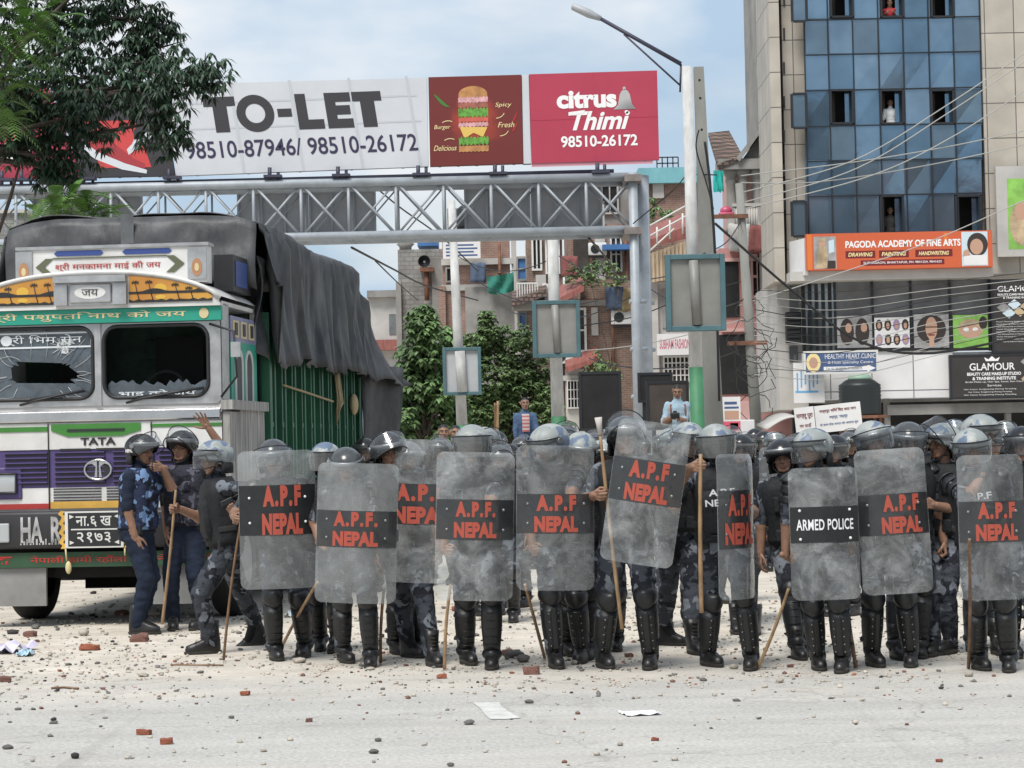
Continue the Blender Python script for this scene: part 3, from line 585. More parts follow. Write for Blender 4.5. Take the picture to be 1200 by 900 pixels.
b = MB(); x0, x1, z0, z1 = rect(836, 200, 848, 225, Y - 1.4); g = [[(x0 + (x1 - x0) * i / 6, Y - 1.4 + .12 * math.sin(i * 2 + j), z0 + (z1 - z0) * j / 4 + .04 * math.sin(i * 3)) for i in range(7)] for j in range(5)]; b.loft(g, 0, True, False, False)
m_ = B['teal2'] = mat('turquoise_cloth', (.02, .38, .34), .8, var=.2, vscale=3); o = b.build('hanging_cloth', m_); o.location = (0, 0, 0); tag(o, 'turquoise cloth hung under the tiled eaves of the pink house', 'cloth')
b = MB(); p = P(851, 251, Y - 2); b.ell((0, 0, .16), (.20, .15, .15), nu=12, nv=8); b.box((0, 0, .05), (.5, .35, .1), bev=.04); o = b.build('plastic_tub', mat('bright_pink_plastic', (.45, .07, .14), .4)); o.location = (p.x, Y - 2, p.z - .05); tag(o, 'bright pink plastic bundle on the crossarm of the old pole', 'bundle')

# ---------------------------------------------------------------- brick, concrete and white houses in the gap
def house(name, label, px, Y): return thing(name, label, 'house', ground_at(px, Y))
Y = 112.0; h = house('concrete_house', 'bare grey concrete block house with a small roof shrine, behind the trees', 500, Y)
bpart('wall', h, [B['block'], B['conc']], (469, 292, 532, 600, Y, 8, 0), (508, 302, 528, 560, Y - .25, .3, 1), (466, 330, 472, 560, Y - .3, .5, 1))
b = MB(); x0, x1, z0, z1 = rect(497, 317, 503, 352, Y - .5); b.tube([((x0 + x1) / 2, Y - .4, z0), ((x0 + x1) / 2, Y - .4, z1)], .12, 8); bp(b, 492, 313, 508, 318, Y - .7, .6); b.build('balcony_post', B['rust'], h, world=True)
b = MB(); x = P(475, 285, Y + .5).x; z = Zat(475, 292, Y); b.tube([(x, Y + .6, z), (x, Y + .6, z + .15), (x, Y + .6, z + .3), (x, Y + .6, z + .5)], [.3, .3, .45, .03], 8); b.build('roof_shrine', B['conc'], h, world=True)
b = MB(); p = P(497, 306, Y - .8); pr = []
for i in range(6): t = i / 5; pr.append([(p.x + .30 * t * math.cos(a) , p.y + .1 - .25 * t * t * 0 + .3 * (1 - t * t), p.z + .30 * t * math.sin(a)) for a in [2 * math.pi * j / 16 for j in range(16)]])
b.loft(pr[1:], 0, True, False); based('satellite_dish', b, [B['mull']], p, 'dark satellite dish fixed to the grey concrete house', 'dish')
b = MB(); bp(b, 489, 270, 513, 288, Y + 2, 2, 0); b.build('water_tank_shed', B['blue_sheet'], h, world=True)
Y = 106.0; h = house('brick_house', 'red brick house with pale floor bands and grey rear wall behind the white pole', 570, Y)
bpart('wall', h, [B['brick'], B['conc_pale'], B['conc']], (521, 270, 600, 600, Y, 8, 0), (517, 303, 602, 310, Y - .2, .3, 1), (517, 333, 600, 340, Y - .12, .2, 1), (547, 336, 606, 560, Y - .5, .4, 2), (600, 282, 606, 400, Y - .1, .5, 1), (516, 335, 524, 560, Y - .3, .3, 0))
window(h, 523, 314, 530, 330, Y - .1, B['conc'], B['dark'], 1, 1, .08)
r, w_, h_ = sign('rooftop_banner', 'white and blue banner with small print on the brick house parapet', 519, 283, 563, 303, Y - .8, B['white'], .06, 'banner'); b = MB()
for k in range(4): rpatch(b, -w_ * .42, h_ * (.14 + .2 * k), w_ * (.42 - .1 * (k % 2)), h_ * (.24 + .2 * k), 0)
b.build('print', [B['sign_blue']], r)
b = MB(); q = [P(570, 324, Y - 1), P(604, 318, Y - 1), P(605, 339, Y - 1), P(572, 344, Y - 1)]
g = [[q[0].lerp(q[1], i / 8).lerp(q[3].lerp(q[2], i / 8), j / 5) + Vector((0, .15 * math.sin(i * 1.3 + j), -.12 * math.sin(math.pi * i / 8) * (1 if j else .4))) for i in range(9)] for j in range(6)]; b.loft(g, 0, True, False, False); based('green_awning', b, [B['green_net']], q[3], 'dark green shade cloth tied between the brick house and the corner shop', 'awning')
Y = 96.0; h = house('corner_house', 'brown corner house with blue windows and stacked balconies', 635, Y)
bpart('wall', h, [B['brick_dark'], B['conc_pale'], B['conc']], (620, 272, 662, 600, Y, 6, 0), (605, 300, 622, 600, Y + .8, 5, 1), (600, 352, 640, 362, Y - 1.3, 1.4, 2), (636, 258, 668, 272, Y - .5, .8, 2), (628, 322, 640, 352, Y - .3, .4, 1), (606, 362, 616, 430, Y + .7, .1, 1))
window(h, 606, 302, 617, 328, Y + .5, B['conc'], B['blue_sheet'], 1, 2, .08); window(h, 608, 366, 617, 396, Y + .6, B['conc'], B['blue_sheet'], 1, 2, .08); window(h, 624, 280, 634, 316, Y - .1, B['rail'], B['dark'], 2, 1, .08); window(h, 640, 280, 655, 320, Y - .1, B['rail'], B['dim'], 2, 2, .08)
b = MB(); x0, x1, z0, z1 = rect(606, 332, 630, 350, Y - 1.2)
for k in range(9): b.box((x0 + (x1 - x0) * k / 8, Y - 1.2, (z0 + z1) / 2), (.04, .04, z1 - z0))
b.box(((x0 + x1) / 2, Y - 1.2, z1), (x1 - x0, .06, .06)); b.build('railing', B['rail'], h, world=True)
b = MB(); a = [P(600, 355, Y), P(640, 342, Y), P(640, 350, Y), P(600, 362, Y)]; b.add([Vector((p.x, Y - 1.6, p.z)) for p in a] + [Vector((p.x, Y + .4, p.z + .5)) for p in a], [(0, 3, 2, 1), (4, 5, 6, 7), (0, 1, 5, 4), (3, 7, 6, 2), (0, 4, 7, 3), (1, 2, 6, 5)]); b.build('canopy', B['tile'], h, world=True)
Y = 90.0; h = house('old_brick_house', 'weathered old brick house with a red sheet porch roof and plants on top', 700, Y)
bpart('wall', h, [B['brick_dark'], B['conc'], B['conc_pale']], (650, 350, 752, 600, Y, 5, 0), (680, 328, 740, 352, Y + .4, 3, 0), (676, 351, 752, 358, Y - .15, .3, 1), (693, 360, 701, 393, Y - .1, .2, 2), (650, 440, 690, 446, Y - .4, .5, 2), (664, 432, 690, 600, Y - .3, .3, 2))
window(h, 677, 362, 686, 412, Y - .1, B['rail'], B['dim'], 1, 2, .09); window(h, 665, 446, 684, 478, Y - .42, B['rail'], B['dark'], 5, 3, .05)
b = MB()
for a in ([(655, 352), (683, 338), (683, 344), (655, 359)], [(662, 432), (700, 420), (700, 426), (662, 438)]):
    b = MB(); a = [P(*p, Y) for p in a]; b.add([Vector((p.x, Y - 1.5, p.z)) for p in a] + [Vector((p.x, Y + .2, p.z + .55)) for p in a], [(0, 3, 2, 1), (4, 5, 6, 7), (0, 1, 5, 4), (3, 7, 6, 2), (0, 4, 7, 3), (1, 2, 6, 5)]); b.build('porch_roof', B['red_roof'], h, world=True)
Y = 101.0; h = house('terraced_house', 'brown terraced house with a teal sheet roof, rising behind the gantry post', 730, Y)
bpart('wall', h, [B['brick'], B['conc'], B['dim'], B['conc_pale']], (668, 262, 790, 600, Y, 6, 0), (756, 210, 830, 600, Y + 1.5, 5, 0), (672, 270, 690, 330, Y - .1, .2, 2), (700, 236, 712, 600, Y - .15, .3, 3), (690, 210, 756, 270, Y + 3, 3, 1), (765, 214, 778, 232, Y + 1.3, .3, 3))
window(h, 716, 278, 728, 318, Y - .1, B['rail'], B['dim'], 2, 2, .08); window(h, 705, 216, 724, 250, Y + 2.9, B['conc_pale'], B['dark'], 2, 1, .08)
bpart('roof', h, [B['teal']], (748, 196, 832, 214, Y + 1, 4, 0)); bpart('canopy', h, [B['blue_sheet']], (706, 286, 762, 292, Y - 1, 2, 0))
b = MB(); x0, x1, z0, z1 = rect(770, 184, 795, 198, Y + 1.2)
for k in range(5): b.box((x0 + (x1 - x0) * k / 4, Y + 1.3, (z0 + z1) / 2), (.05, .05, z1 - z0))
for k in range(3): b.box(((x0 + x1) / 2, Y + 1.3, z0 + (z1 - z0) * k / 2), (x1 - x0, .05, .05))
b.build('roof_rack', B['mull'], h, world=True)
Y = 84.0; h = house('white_shop_house', 'white shop house with tan corrugated siding and a red sheet roof', 790, Y)
bpart('wall', h, [B['conc_pale'], B['conc'], B['dark']], (764, 330, 840, 600, Y, 5, 0), (764, 330, 772, 470, Y - .2, .3, 0), (776, 338, 806, 384, Y - .05, .08, 1), (812, 340, 838, 470, Y - .05, .08, 1))
b = MB(); n = 26
for k in range(n):
    a0, a1 = 755 + 60 * k / n, 755 + 60 * (k + 1) / n; t0 = 299 - 21 * k / n; dy = .08 * (k % 2)
    pa, pb = P(a0, t0, Y - .6), P(a1, t0 - .8, Y - .6); za = Zat(a0, 332 - 10 * k / n, Y - .6)
    b.box(((pa.x + pb.x) / 2, Y - .6 + dy, (pa.z + za) / 2), (pb.x - pa.x, .1, pa.z - za))
b.build('siding', B['siding'], h, world=True)
b = MB(); a = [P(760, 282, Y), P(806, 265, Y), P(806, 280, Y), P(762, 290, Y)]; b.add([Vector((p.x, Y - .3, p.z)) for p in a] + [Vector((p.x, Y + 2.4, p.z + .7)) for p in a], [(0, 3, 2, 1), (4, 5, 6, 7), (0, 1, 5, 4), (3, 7, 6, 2), (0, 4, 7, 3), (1, 2, 6, 5)]); b.build('roof', B['red_roof'], h, world=True)
window(h, 778, 418, 812, 447, Y - .08, B['rail'], B['dim'], 7, 4, .06)
b = MB()
for (p0, p1) in (((755, 268), (806, 240)), ((755, 280), (806, 252)), ((770, 266), (770, 286)), ((785, 258), (785, 280)), ((800, 250), (800, 274)), ((755, 300), (790, 268))): b.tube([P(*p0, Y - 1), P(*p1, Y - 1)], .035, 6)
b.build('roof_railing', B['rail'], h, world=True)
r, w_, h_ = sign('faded_shop_sign', 'white shop sign with faded pink letters beside the round pole', 770, 391, 811, 416, Y - .5, B['white'], .12); b = MB(); sl(b, 'SUBHAM FASHION', 0, h_ * .52, w_ * .86, h_ * .45, 0, .02); b.build('lettering', mat('faded_pink_print', (.5, .16, .22), .7), r)
Y = 150.0; h = house('distant_white_house', 'small distant white house with a red roof edge behind the truck tarpaulin', 455, Y)
bpart('wall', h, [B['conc_pale'], B['shop_glass']], (425, 348, 470, 560, Y, 5, 0), (456, 368, 464, 392, Y - .05, .1, 1)); bpart('porch_roof', h, [B['red_roof']], (430, 398, 474, 410, Y - 1, 2, 0)); bpart('roof', h, [B['conc']], (430, 340, 472, 348, Y - .5, 4, 0))
Y = 130.0; h = house('grey_parapet_house', 'grey flat roofed house far behind the gantry signs', 545, Y)
bpart('wall', h, [B['conc'], B['block']], (527, 262, 600, 560, Y, 6, 0), (524, 244, 547, 262, Y + 1, 3, 1))
Y = 125.0; h = house('far_left_house', 'plain grey block house behind the left tree and truck', 90, Y)
bpart('wall', h, [B['block'], B['conc_pale']], (-60, 250, 30, 600, Y, 6, 0), (-60, 246, 32, 250, Y - .2, 6.4, 1))
window(h, 0, 290, 14, 330, Y - .1, B['conc'], B['dark'], 1, 1, .1)

# ---------------------------------------------------------------- houses across the road behind the camera, which the blue glass mirrors
for px_, wd, hh, m_, lab in ((19, 9, 24, B['brick'], 'tall brick house across the road that the blue glass reflects'), (28.5, 9, 19, B['pink'], 'pink house across the road that the blue glass reflects'), (39, 11, 25, B['brick_dark'], 'tall old brick house across the road that the blue glass reflects')):
    h = thing('opposite_house', lab, 'house', (px_, -25, 0)); mb = MB(); mb.box((0, -4, hh / 2), (wd, 8, hh)); mb.build('wall', m_, h)
    for fl_ in range(int(hh / 3.2)):
        for c_ in range(4):
            mb = MB(); x = (c_ - 1.5) * wd / 4.4; z = 1.8 + fl_ * 3.1; mb.box((x, .02, z), (1.3, .12, 1.6), 0); mb.box((x, .06, z), (1.1, .1, 1.4), 1); mb.build('window', [B['rail'], B['shop_glass']], h)

# ---------------------------------------------------------------- clutter on the houses in the gap
rt = random.Random(9)
def roof_tank(px, py, Y, m_, lab):
    b = MB(); p = P(px, py, Y); b.tube([(0, 0, 0), (0, 0, .1), (0, 0, .9), (0, 0, 1.05), (0, 0, 1.12)], [.5, .52, .52, .35, .2], 14); b.box((0, 0, -.15), (1.1, 1.1, .3)); o = b.build('roof_water_tank', m_); o.location = p; tag(o, lab, 'water tank')
roof_tank(548, 268, 108, B['mull'], 'black roof tank on the brick house behind the truss'); roof_tank(640, 254, 97, B['mull'], 'black roof tank on the brown corner house under the truss')
cl = [mat('laundry_' + n_, c, .9, var=.2, vscale=4) for n_, c in (('red', (.20, .07, .065)), ('blue', (.07, .10, .16)), ('white', (.42, .42, .41)), ('ochre', (.25, .19, .10)))]
for k, (px, py, Y, m_, lab) in enumerate(((667, 300, 95.5, 0, 'red cloth drying on the corner house balcony'), (645, 332, 95.5, 2, 'white cloth drying under the corner house windows'), (720, 336, 89.4, 1, 'blue cloth hung over the old brick house parapet'), (734, 338, 89.4, 3, 'ochre cloth hung over the old brick house parapet'), (560, 308, 105.2, 1, 'blue cloth on the brick house floor band'), (866, 262, 74.6, 2, 'white cloth over the pink house balustrade'), (883, 264, 74.6, 0, 'red cloth over the pink house balustrade'))):
    b = MB(); p = P(px, py, Y); g = [[(-.35 + .7 * i / 6, .05 * math.sin(i * 1.9 + j * .4), -.9 * j / 5 + .03 * math.sin(i * 2)) for i in range(7)] for j in range(6)]; b.loft(g, 0, True, False, False); o = b.build('drying_cloth', cl[m_]); o.location = p; md = o.modifiers.new('s', 'SOLIDIFY'); md.thickness = .01; tag(o, lab, 'cloth')
for k, (px, py, Y, lab) in enumerate(((728, 372, 89.7, 'white air conditioner box high on the old brick wall'), (660, 418, 89.6, 'white air conditioner box beside the grilled window of the old brick house'), (700, 292, 100.6, 'air conditioner box on the brown terraced house'))):
    b = MB(); p = P(px, py, Y); b.box((0, 0, 0), (.8, .3, .55), 0, bev=.03); b.tube([(-.1, -.16, 0), (-.1, -.17, 0)], .2, 14, 1); b.box((0, .05, -.34), (.7, .3, .06), 1); o = b.build('air_conditioner', [B['white'], B['mull']]); o.location = p; tag(o, lab, 'air conditioner')
for px0, py0, py1, Y, lab in ((655, 352, 520, 89.7, 'rusty drainpipe at the edge of the old brick house'), (717, 332, 470, 89.7, 'rusty drainpipe by the balcony shrub of the old brick house'), (733, 268, 470, 100.7, 'drainpipe on the brown terraced house near the gantry post'), (585, 284, 400, 105.6, 'drainpipe on the brick house above the shade cloth')):
    b = MB(); a, c = P(px0, py0, Y), P(px0, py1, Y); c = Vector((a.x, a.y, c.z)); b.tube([a, a.lerp(c, .5), c], .07, 8); b.tube([a.lerp(c, .3), a.lerp(c, .32)], .10, 8); based('drainpipe', b, [B['rust']], c, lab, 'drainpipe')
for (a, c, Y, lab) in (((536, 300), (640, 306), 98, 'slack wire from the slim post to the corner house'), ((560, 330), (700, 352), 92, 'wire crossing in front of the brown corner house'), ((600, 366), (742, 346), 84, 'wire climbing from the tree to the gantry post'), ((655, 300), (800, 318), 80, 'wire drooping before the terraced house'), ((690, 420), (880, 404), 76, 'low wire before the white shop house'), ((752, 330), (870, 352), 73, 'wire from the siding to the old telephone pole')):
    b = MB(); p, q = P(*a, Y), P(*c, Y - 6); b.tube([p.lerp(q, t / 12) - Vector((0, 0, 1.3 * (t / 12) * (1 - t / 12) * 1.6)) for t in range(13)], .02, 5); based('service_wire', b, [B['mull']], p, lab, 'cable')
# ================================================================ sign gantry, hoardings, poles
Q = {}
Q['steel'] = mat('grey_painted_steel', (.30, .33, .36), .5, .1, var=.14, vscale=3, detail=6)
Q['steel_dark'] = mat('dark_steel', (.035, .035, .06), .55, var=.2, vscale=3)
Q['back'] = mat('grey_sheet_back', (.33, .345, .365), .6, .2, var=.12, vscale=1)
Q['vinyl'] = mat('white_vinyl', (.51, .53, .56), .6, var=.05, vscale=.8, bump=.004, bscale=1.3)
Q['crimson'] = mat('crimson_vinyl', (.37, .034, .07), .6, var=.06, vscale=.9)
Q['black'] = mat('black_print', (.030, .028, .034), .6)
Q['navy'] = mat('navy_print', (.025, .02, .06), .6)
Q['deepred'] = mat('dark_red_vinyl', (.16, .018, .014), .6)
def _glow(m):
    nt = m.node_tree; tc = nt.nodes.new('ShaderNodeTexCoord'); mp = nt.nodes.new('ShaderNodeMapping'); mp.inputs['Location'].default_value = (0, 0, -1.05); nt.links.new(tc.outputs['Object'], mp.inputs['Vector']); ln = nt.nodes.new('ShaderNodeVectorMath'); ln.operation = 'LENGTH'; nt.links.new(mp.outputs[0], ln.inputs[0])
    n = nt.nodes.new('ShaderNodeTexNoise'); n.inputs['Scale'].default_value = 2.5; n.inputs['Detail'].default_value = 6; nt.links.new(tc.outputs['Object'], n.inputs['Vector']); a = nt.nodes.new('ShaderNodeMath'); a.operation = 'MULTIPLY_ADD'; nt.links.new(n.outputs['Fac'], a.inputs[0]); a.inputs[1].default_value = .7; nt.links.new(ln.outputs['Value'], a.inputs[2])
    r = nt.nodes.new('ShaderNodeValToRGB'); e = r.color_ramp.elements; e[0].position = .35; e[0].color = (.50, .13, .03, 1); e[1].position = 1.0; e[1].color = (.13, .015, .013, 1); q = e.new(.68); q.color = (.30, .035, .018, 1); nt.links.new(a.outputs[0], r.inputs['Fac']); nt.links.new(r.outputs['Color'], nt.nodes['Principled BSDF'].inputs['Base Color'])
_glow(Q['deepred'])
GY = 54.0
gr = thing('sign_gantry', 'grey lattice truss sign gantry spanning over the road', 'gantry', ground_at(748, GY))
def gp(px, py, Y=GY): return P(px, py, Y)
b = MB(); A0, A1 = gp(-260, 228), gp(742, 207); B0, B1 = gp(-260, 291), gp(744, 269)
for dy in (0, 1.1):
    d = Vector((0, dy, 0)); b.tube([A0 + d, A1 + d], .105, 10); b.tube([B0 + d, B1 + d], .105, 10)
b.build('chords', Q['steel'], gr, world=True)
b = MB(); n = 18
for dy in (.0, 1.1):
    d = Vector((0, dy, 0))
    for k in range(n + 1):
        a, c = A0.lerp(A1, k / n) + d, B0.lerp(B1, k / n) + d; b.tube([a, c], .040 if dy == 0 else .028, 6)
        if k < n:
            a2, c2 = A0.lerp(A1, (k + 1) / n) + d, B0.lerp(B1, (k + 1) / n) + d
            rr = .032 if dy == 0 else .022; b.tube([a, c2], rr, 6); b.tube([c + Vector((0, .06, 0)), a2 + Vector((0, .06, 0))], rr, 6)
for k in range(n + 1):
    a, c = A0.lerp(A1, k / n), B0.lerp(B1, k / n); b.tube([a, a + Vector((0, 1.1, 0))], .045, 6); b.tube([c, c + Vector((0, 1.1, 0))], .045, 6)
b.build('lattice', Q['steel'], gr, world=True)
for px, lean in ((741, 0), (752, 0)):
    top = gp(px, 203); bot = ground_at(px + 9, GY); bot.y = GY + (.55 if px > 745 else -.1); top.y = bot.y
    b = MB(); b.tube([bot, top], .11 if px < 745 else .20, 12)
    for t in (.2, .34, .48, .62): 
        q = bot.lerp(top, t); b.tube([q + Vector((-.14, -.03, 0)), q + Vector((.26, .1, 0))], .05, 6)
    b.build('post', Q['steel'], gr, world=True)
bm__ = mat('stained_steel', (.17, .15, .14), .6, var=.3, vscale=5)
for z_ in (204, 266): b = MB(); bp(b, 732, z_, 752, z_ + 8, GY - .3, 1.8); b.build('bracket', bm__, gr, world=True)
for px in (-240,):
    b = MB(); t = gp(px, 215); b.tube([(t.x, GY + .5, 0), (t.x, GY + .5, t.z)], .2, 12); b.build('post', Q['steel'], gr, world=True)
for k, px in enumerate((2, 25, 98, 198, 316, 396, 490, 580, 700)):
    b = MB(); py = 212 - (px - 340) * .013; a = gp(px, py); t = gp(px, py - 16); b.tube([a, t], .05, 6); b.tube([a + Vector((.18, .2, 0)), t + Vector((.18, .2, 0))], .04, 6); b.box((a.x + .08, a.y, a.z + .11), (.42, .3, .06)); b.build('hoarding_bracket', Q['steel_dark'], gr, world=True)
b = MB(); b.tube([gp(-200, 222) + Vector((0, .3, 0)), gp(720, 199) + Vector((0, .3, 0))], .055, 6); b.build('walkway_rail', Q['steel_dark'], gr, world=True)
# grey backs of the road signs hung on the far side of the truss
for k, (a, c, lab) in enumerate(((38, 168, 'grey back of a road sign on the truss, partly behind the leaves'), (278, 362, 'grey back of a road sign hanging just left of its twin above the truck'), (362, 441, 'grey back of a road sign above the truck, its lower edge dropping below the chord'), (544, 622, 'grey back of a road sign under the burger hoarding'), (622, 706, 'grey back of a road sign beside the gantry post under the red hoarding'))):
    s_ = -.0209 * ((a + c) / 2 - 350); t, bt = 219 + s_, 281 + s_
    r, w_, h_ = sign('road_sign', lab, a + .6, t, c - .6, bt, GY + 1.35, Q['back'], .05, 'road sign'); f = MB()
    for fx in (-.49, -.16, .17, .49): f.box((fx * w_, -.03, h_ / 2), (.05, .05, h_ * .98))
    for fz in (.03, .97): f.box((0, -.028, fz * h_), (w_ * .9, .04, .05))
    f.build('stiffener', Q['steel'], r)
# hoardings
HN = Vector((0, -1, 0))
def hoarding(label, tl, tr, bl, br, Y, m, name='hoarding'):
    p = [Vector((q.x, Y, q.z)) for q in (P(*tl, Y), P(*tr, Y), P(*bl, Y), P(*br, Y))]
    o = (p[2] + p[3]) / 2; root = thing(name, label, 'billboard', o)
    l = [q - o for q in p]; b = MB(); b.add(l + [q + Vector((0, .18, 0)) for q in l], [(2, 3, 1, 0), (4, 5, 7, 6), (0, 1, 5, 4), (2, 6, 7, 3), (0, 4, 6, 2), (1, 3, 7, 5)]); b.build('board', m, root)
    f = MB()
    for k in range(5):
        t = (k + .5) / 5; a = l[0].lerp(l[1], t); c = l[2].lerp(l[3], t); f.box(((a.x + c.x) / 2, .22, (a.z + c.z) / 2), (.06, .08, abs(a.z - c.z)))
    f.build('back_frame', Q['steel_dark'], root)
    ux = (l[3] - l[2]); W = ux.length; ux = ux / W; uz = (l[0] - l[2]); H = uz.length; uz = uz / H
    return root, l[2] - Vector((0, .004, 0)), ux, uz, W, H
def art(o, ux, uz, W, H):
    def q(mb, pts, mat=0, y=0): mb.add([o + ux * (u * W) + uz * (v * H) - Vector((0, y, 0)) for u, v in pts], [list(range(len(pts)))], mat)
    def e(mb, c, ru, rv, mat=0, y=0, n=24, a0=0, a1=360): q(mb, [(c[0] + ru * math.cos(R(a0 + (a1 - a0) * i / n)), c[1] + rv * math.sin(R(a0 + (a1 - a0) * i / n))) for i in range(n + (a1 - a0 < 360))], mat, y)
    def t(mb, s, u, v, w_, h_, mat=0, bold=.02, y=.004, slant=0): text(mb, s, o + ux * (u * W) + uz * (v * H), w_ * W, h_ * H, ux, uz, mat, bold, y, slant=slant)
    return q, e, t
HY = GY + .15
r, o, ux, uz, W, H = hoarding('white TO-LET hoarding with two phone numbers above the truck', (190, 99.5), (500, 91), (207, 206), (502, 195), HY, Q['vinyl'])
q, e, t = art(o, ux, uz, W, H); b = MB()
def U(px): return (px - 200) / 301.0
cap0, cap1 = .455, .845                      # block capitals: T O - L E T
def bl(pts): q(b, pts, 0, .003)
def T_(x0, x1): m_ = (x0 + x1) / 2; bl([(x0, .74), (x1, .74), (x1, cap1), (x0, cap1)]); bl([(m_ - .028, cap0), (m_ + .028, cap0), (m_ + .028, .74), (m_ - .028, .74)])
T_(U(245), U(283))
cx, cz, ru, rv = (U(283) + U(328)) / 2, .65, (U(328) - U(283)) / 2, .205
for k in range(32):
    a, c = 2 * math.pi * k / 32, 2 * math.pi * (k + 1) / 32; i_ = .52
    bl([(cx + ru * i_ * math.cos(a), cz + rv * i_ * math.sin(a)), (cx + ru * math.cos(a), cz + rv * math.sin(a)), (cx + ru * math.cos(c), cz + rv * math.sin(c)), (cx + ru * i_ * math.cos(c), cz + rv * i_ * math.sin(c))])
bl([(U(332), .60), (U(349), .60), (U(349), .69), (U(332), .69)])
x0, x1 = U(355), U(386); bl([(x0, cap0), (x0 + .042, cap0), (x0 + .042, cap1), (x0, cap1)]); bl([(x0 + .042, cap0), (x1, cap0), (x1, .56), (x0 + .042, .56)])
x0, x1 = U(390), U(421); bl([(x0, cap0), (x0 + .042, cap0), (x0 + .042, cap1), (x0, cap1)])
for z in (cap0, .602, .742): bl([(x0 + .042, z), (x1 - (.006 if z == .602 else 0), z), (x1 - (.006 if z == .602 else 0), z + .102), (x0 + .042, z + .102)])
T_(U(423), U(458))
b.build('lettering', Q['black'], r)
b = MB(); t(b, '98510-87946/ 98510-26172', .512, .27, .92, .19, 0, .012); b.build('phone_numbers', Q['navy'], r)
b = MB()
for px in (281, 352, 423, 492): q(b, [(U(px) - .006, .0), (U(px) + .006, .0), (U(px) + .006, 1), (U(px) - .006, 1)], 0, .0015)
for v in (.50, .78): q(b, [(0, v - .008), (1, v - .008), (1, v + .008), (0, v + .008)], 0, .001)
b.build('sheet_seams', mat('vinyl_over_frame', (.44, .465, .50), .6), r)
r, o, ux, uz, W, H = hoarding('dark red hoarding with a tall stacked burger and chillies', (502, 90.5), (611, 87.5), (504, 195), (613, 191.5), HY, Q['deepred'])
q, e, t = art(o, ux, uz, W, H)
bun = mat('printed_bun', (.42, .20, .07), .6, var=.3, vscale=4); meat = mat('printed_patty', (.30, .10, .07), .6, var=.3, vscale=5); lett = mat('printed_lettuce', (.10, .28, .04), .6, var=.5, vscale=9); tom = mat('printed_tomato', (.5, .10, .07), .6, var=.2, vscale=5); chs = mat('printed_cheese', (.62, .42, .10), .6); oni = mat('printed_onion', (.55, .30, .32), .6, var=.3, vscale=8)
b = MB(); c = .475
e(b, (c, .79), .155, .095, 0, .003, a0=0, a1=180); q(b, [(c - .155, .755), (c + .155, .755), (c + .155, .79), (c - .155, .79)], 0, .003)
def wob(z0, z1, m_, a, y, k=7):
    n = 22; up = [(c - .16 + .32 * i / n, z1 + a * math.sin(i * k * .37 + z0 * 40)) for i in range(n + 1)]; lo = [(c - .16 + .32 * i / n, z0 + a * math.sin(i * k * .31 + z0 * 70)) for i in range(n + 1)]
    q(b, lo + up[::-1], m_, y)
wob(.70, .76, 5, .012, .0035); wob(.64, .70, 1, .010, .004); wob(.54, .635, 2, .018, .0045); wob(.485, .53, 3, .008, .005); wob(.43, .475, 5, .010, .0052); q(b, [(c - .15, .43), (c + .15, .42), (c + .10, .31), (c, .36), (c - .1, .30)], 4, .0056); wob(.23, .31, 2, .018, .006); wob(.15, .215, 0, .006, .0062)
b.build('burger_print', [bun, meat, lett, tom, chs, oni], r)
b = MB(); n = 10
def chilli(u, v, s, m_, fl=1):
    up = []; lo = []
    for i in range(n + 1):
        a = i / n; w_ = .03 * math.sin(math.pi * min(1, a * .9 + .12)) * s; x = u + fl * .20 * s * a; z = v - .17 * s * math.sin(a * 1.4); up.append((x, z + w_)); lo.append((x, z - w_))
    q(b, lo + up[::-1], m_, .003)
chilli(.06, .80, .85, 0); chilli(.95, .58, .7, 1, -.5); chilli(.95, .46, .6, 1, -.6); b.build('chilli_print', [mat('printed_green_chilli', (.05, .16, .03), .5), mat('printed_red_chilli', (.35, .02, .02), .5)], r)
b = MB()
for s_, u, v in (('Spicy', .80, .66), ('Fresh', .83, .44), ('Burger', .14, .43), ('Delicious', .17, .20)):
    t(b, s_, u, v, .17 if len(s_) < 7 else .24, .06, 0, .0, slant=.25)
for (u, v, a0, a1) in ((.72, .60, 270, 340), (.76, .40, 270, 340), (.2, .42, 60, 130), (.22, .22, 60, 130)):
    for k in range(8):
        p0, p1 = R(a0 + (a1 - a0) * k / 8), R(a0 + (a1 - a0) * (k + 1) / 8); q(b, [(u + .09 * math.cos(p0), v + .08 * math.sin(p0)), (u + .095 * math.cos(p0), v + .086 * math.sin(p0)), (u + .095 * math.cos(p1), v + .086 * math.sin(p1)), (u + .09 * math.cos(p1), v + .08 * math.sin(p1))][::-1] if False else [(u + .09 * math.cos(p0), v + .08 * math.sin(p0)), (u + .097 * math.cos(p0), v + .088 * math.sin(p0)), (u + .097 * math.cos(p1), v + .088 * math.sin(p1)), (u + .09 * math.cos(p1), v + .08 * math.sin(p1))], 0, .003)
b.build('lettering', B['cream'], r)
r, o, ux, uz, W, H = hoarding('crimson hoarding reading citrus Thimi with a grey bell', (620, 87), (770, 82.5), (623, 191.5), (772.5, 187), HY, Q['crimson'])
q, e, t = art(o, ux, uz, W, H); b = MB()
t(b, 'citrus', .445, .70, .47, .20, 0, .045); t(b, 'Thimi', .535, .46, .46, .21, 0, .03, slant=.32); q(b, [(.30, .52), (.42, .545), (.43, .58), (.30, .56)], 0, .0065); t(b, '98510-26172', .535, .23, .60, .13, 0, .025); b.build('lettering', B['white_paint'], r)
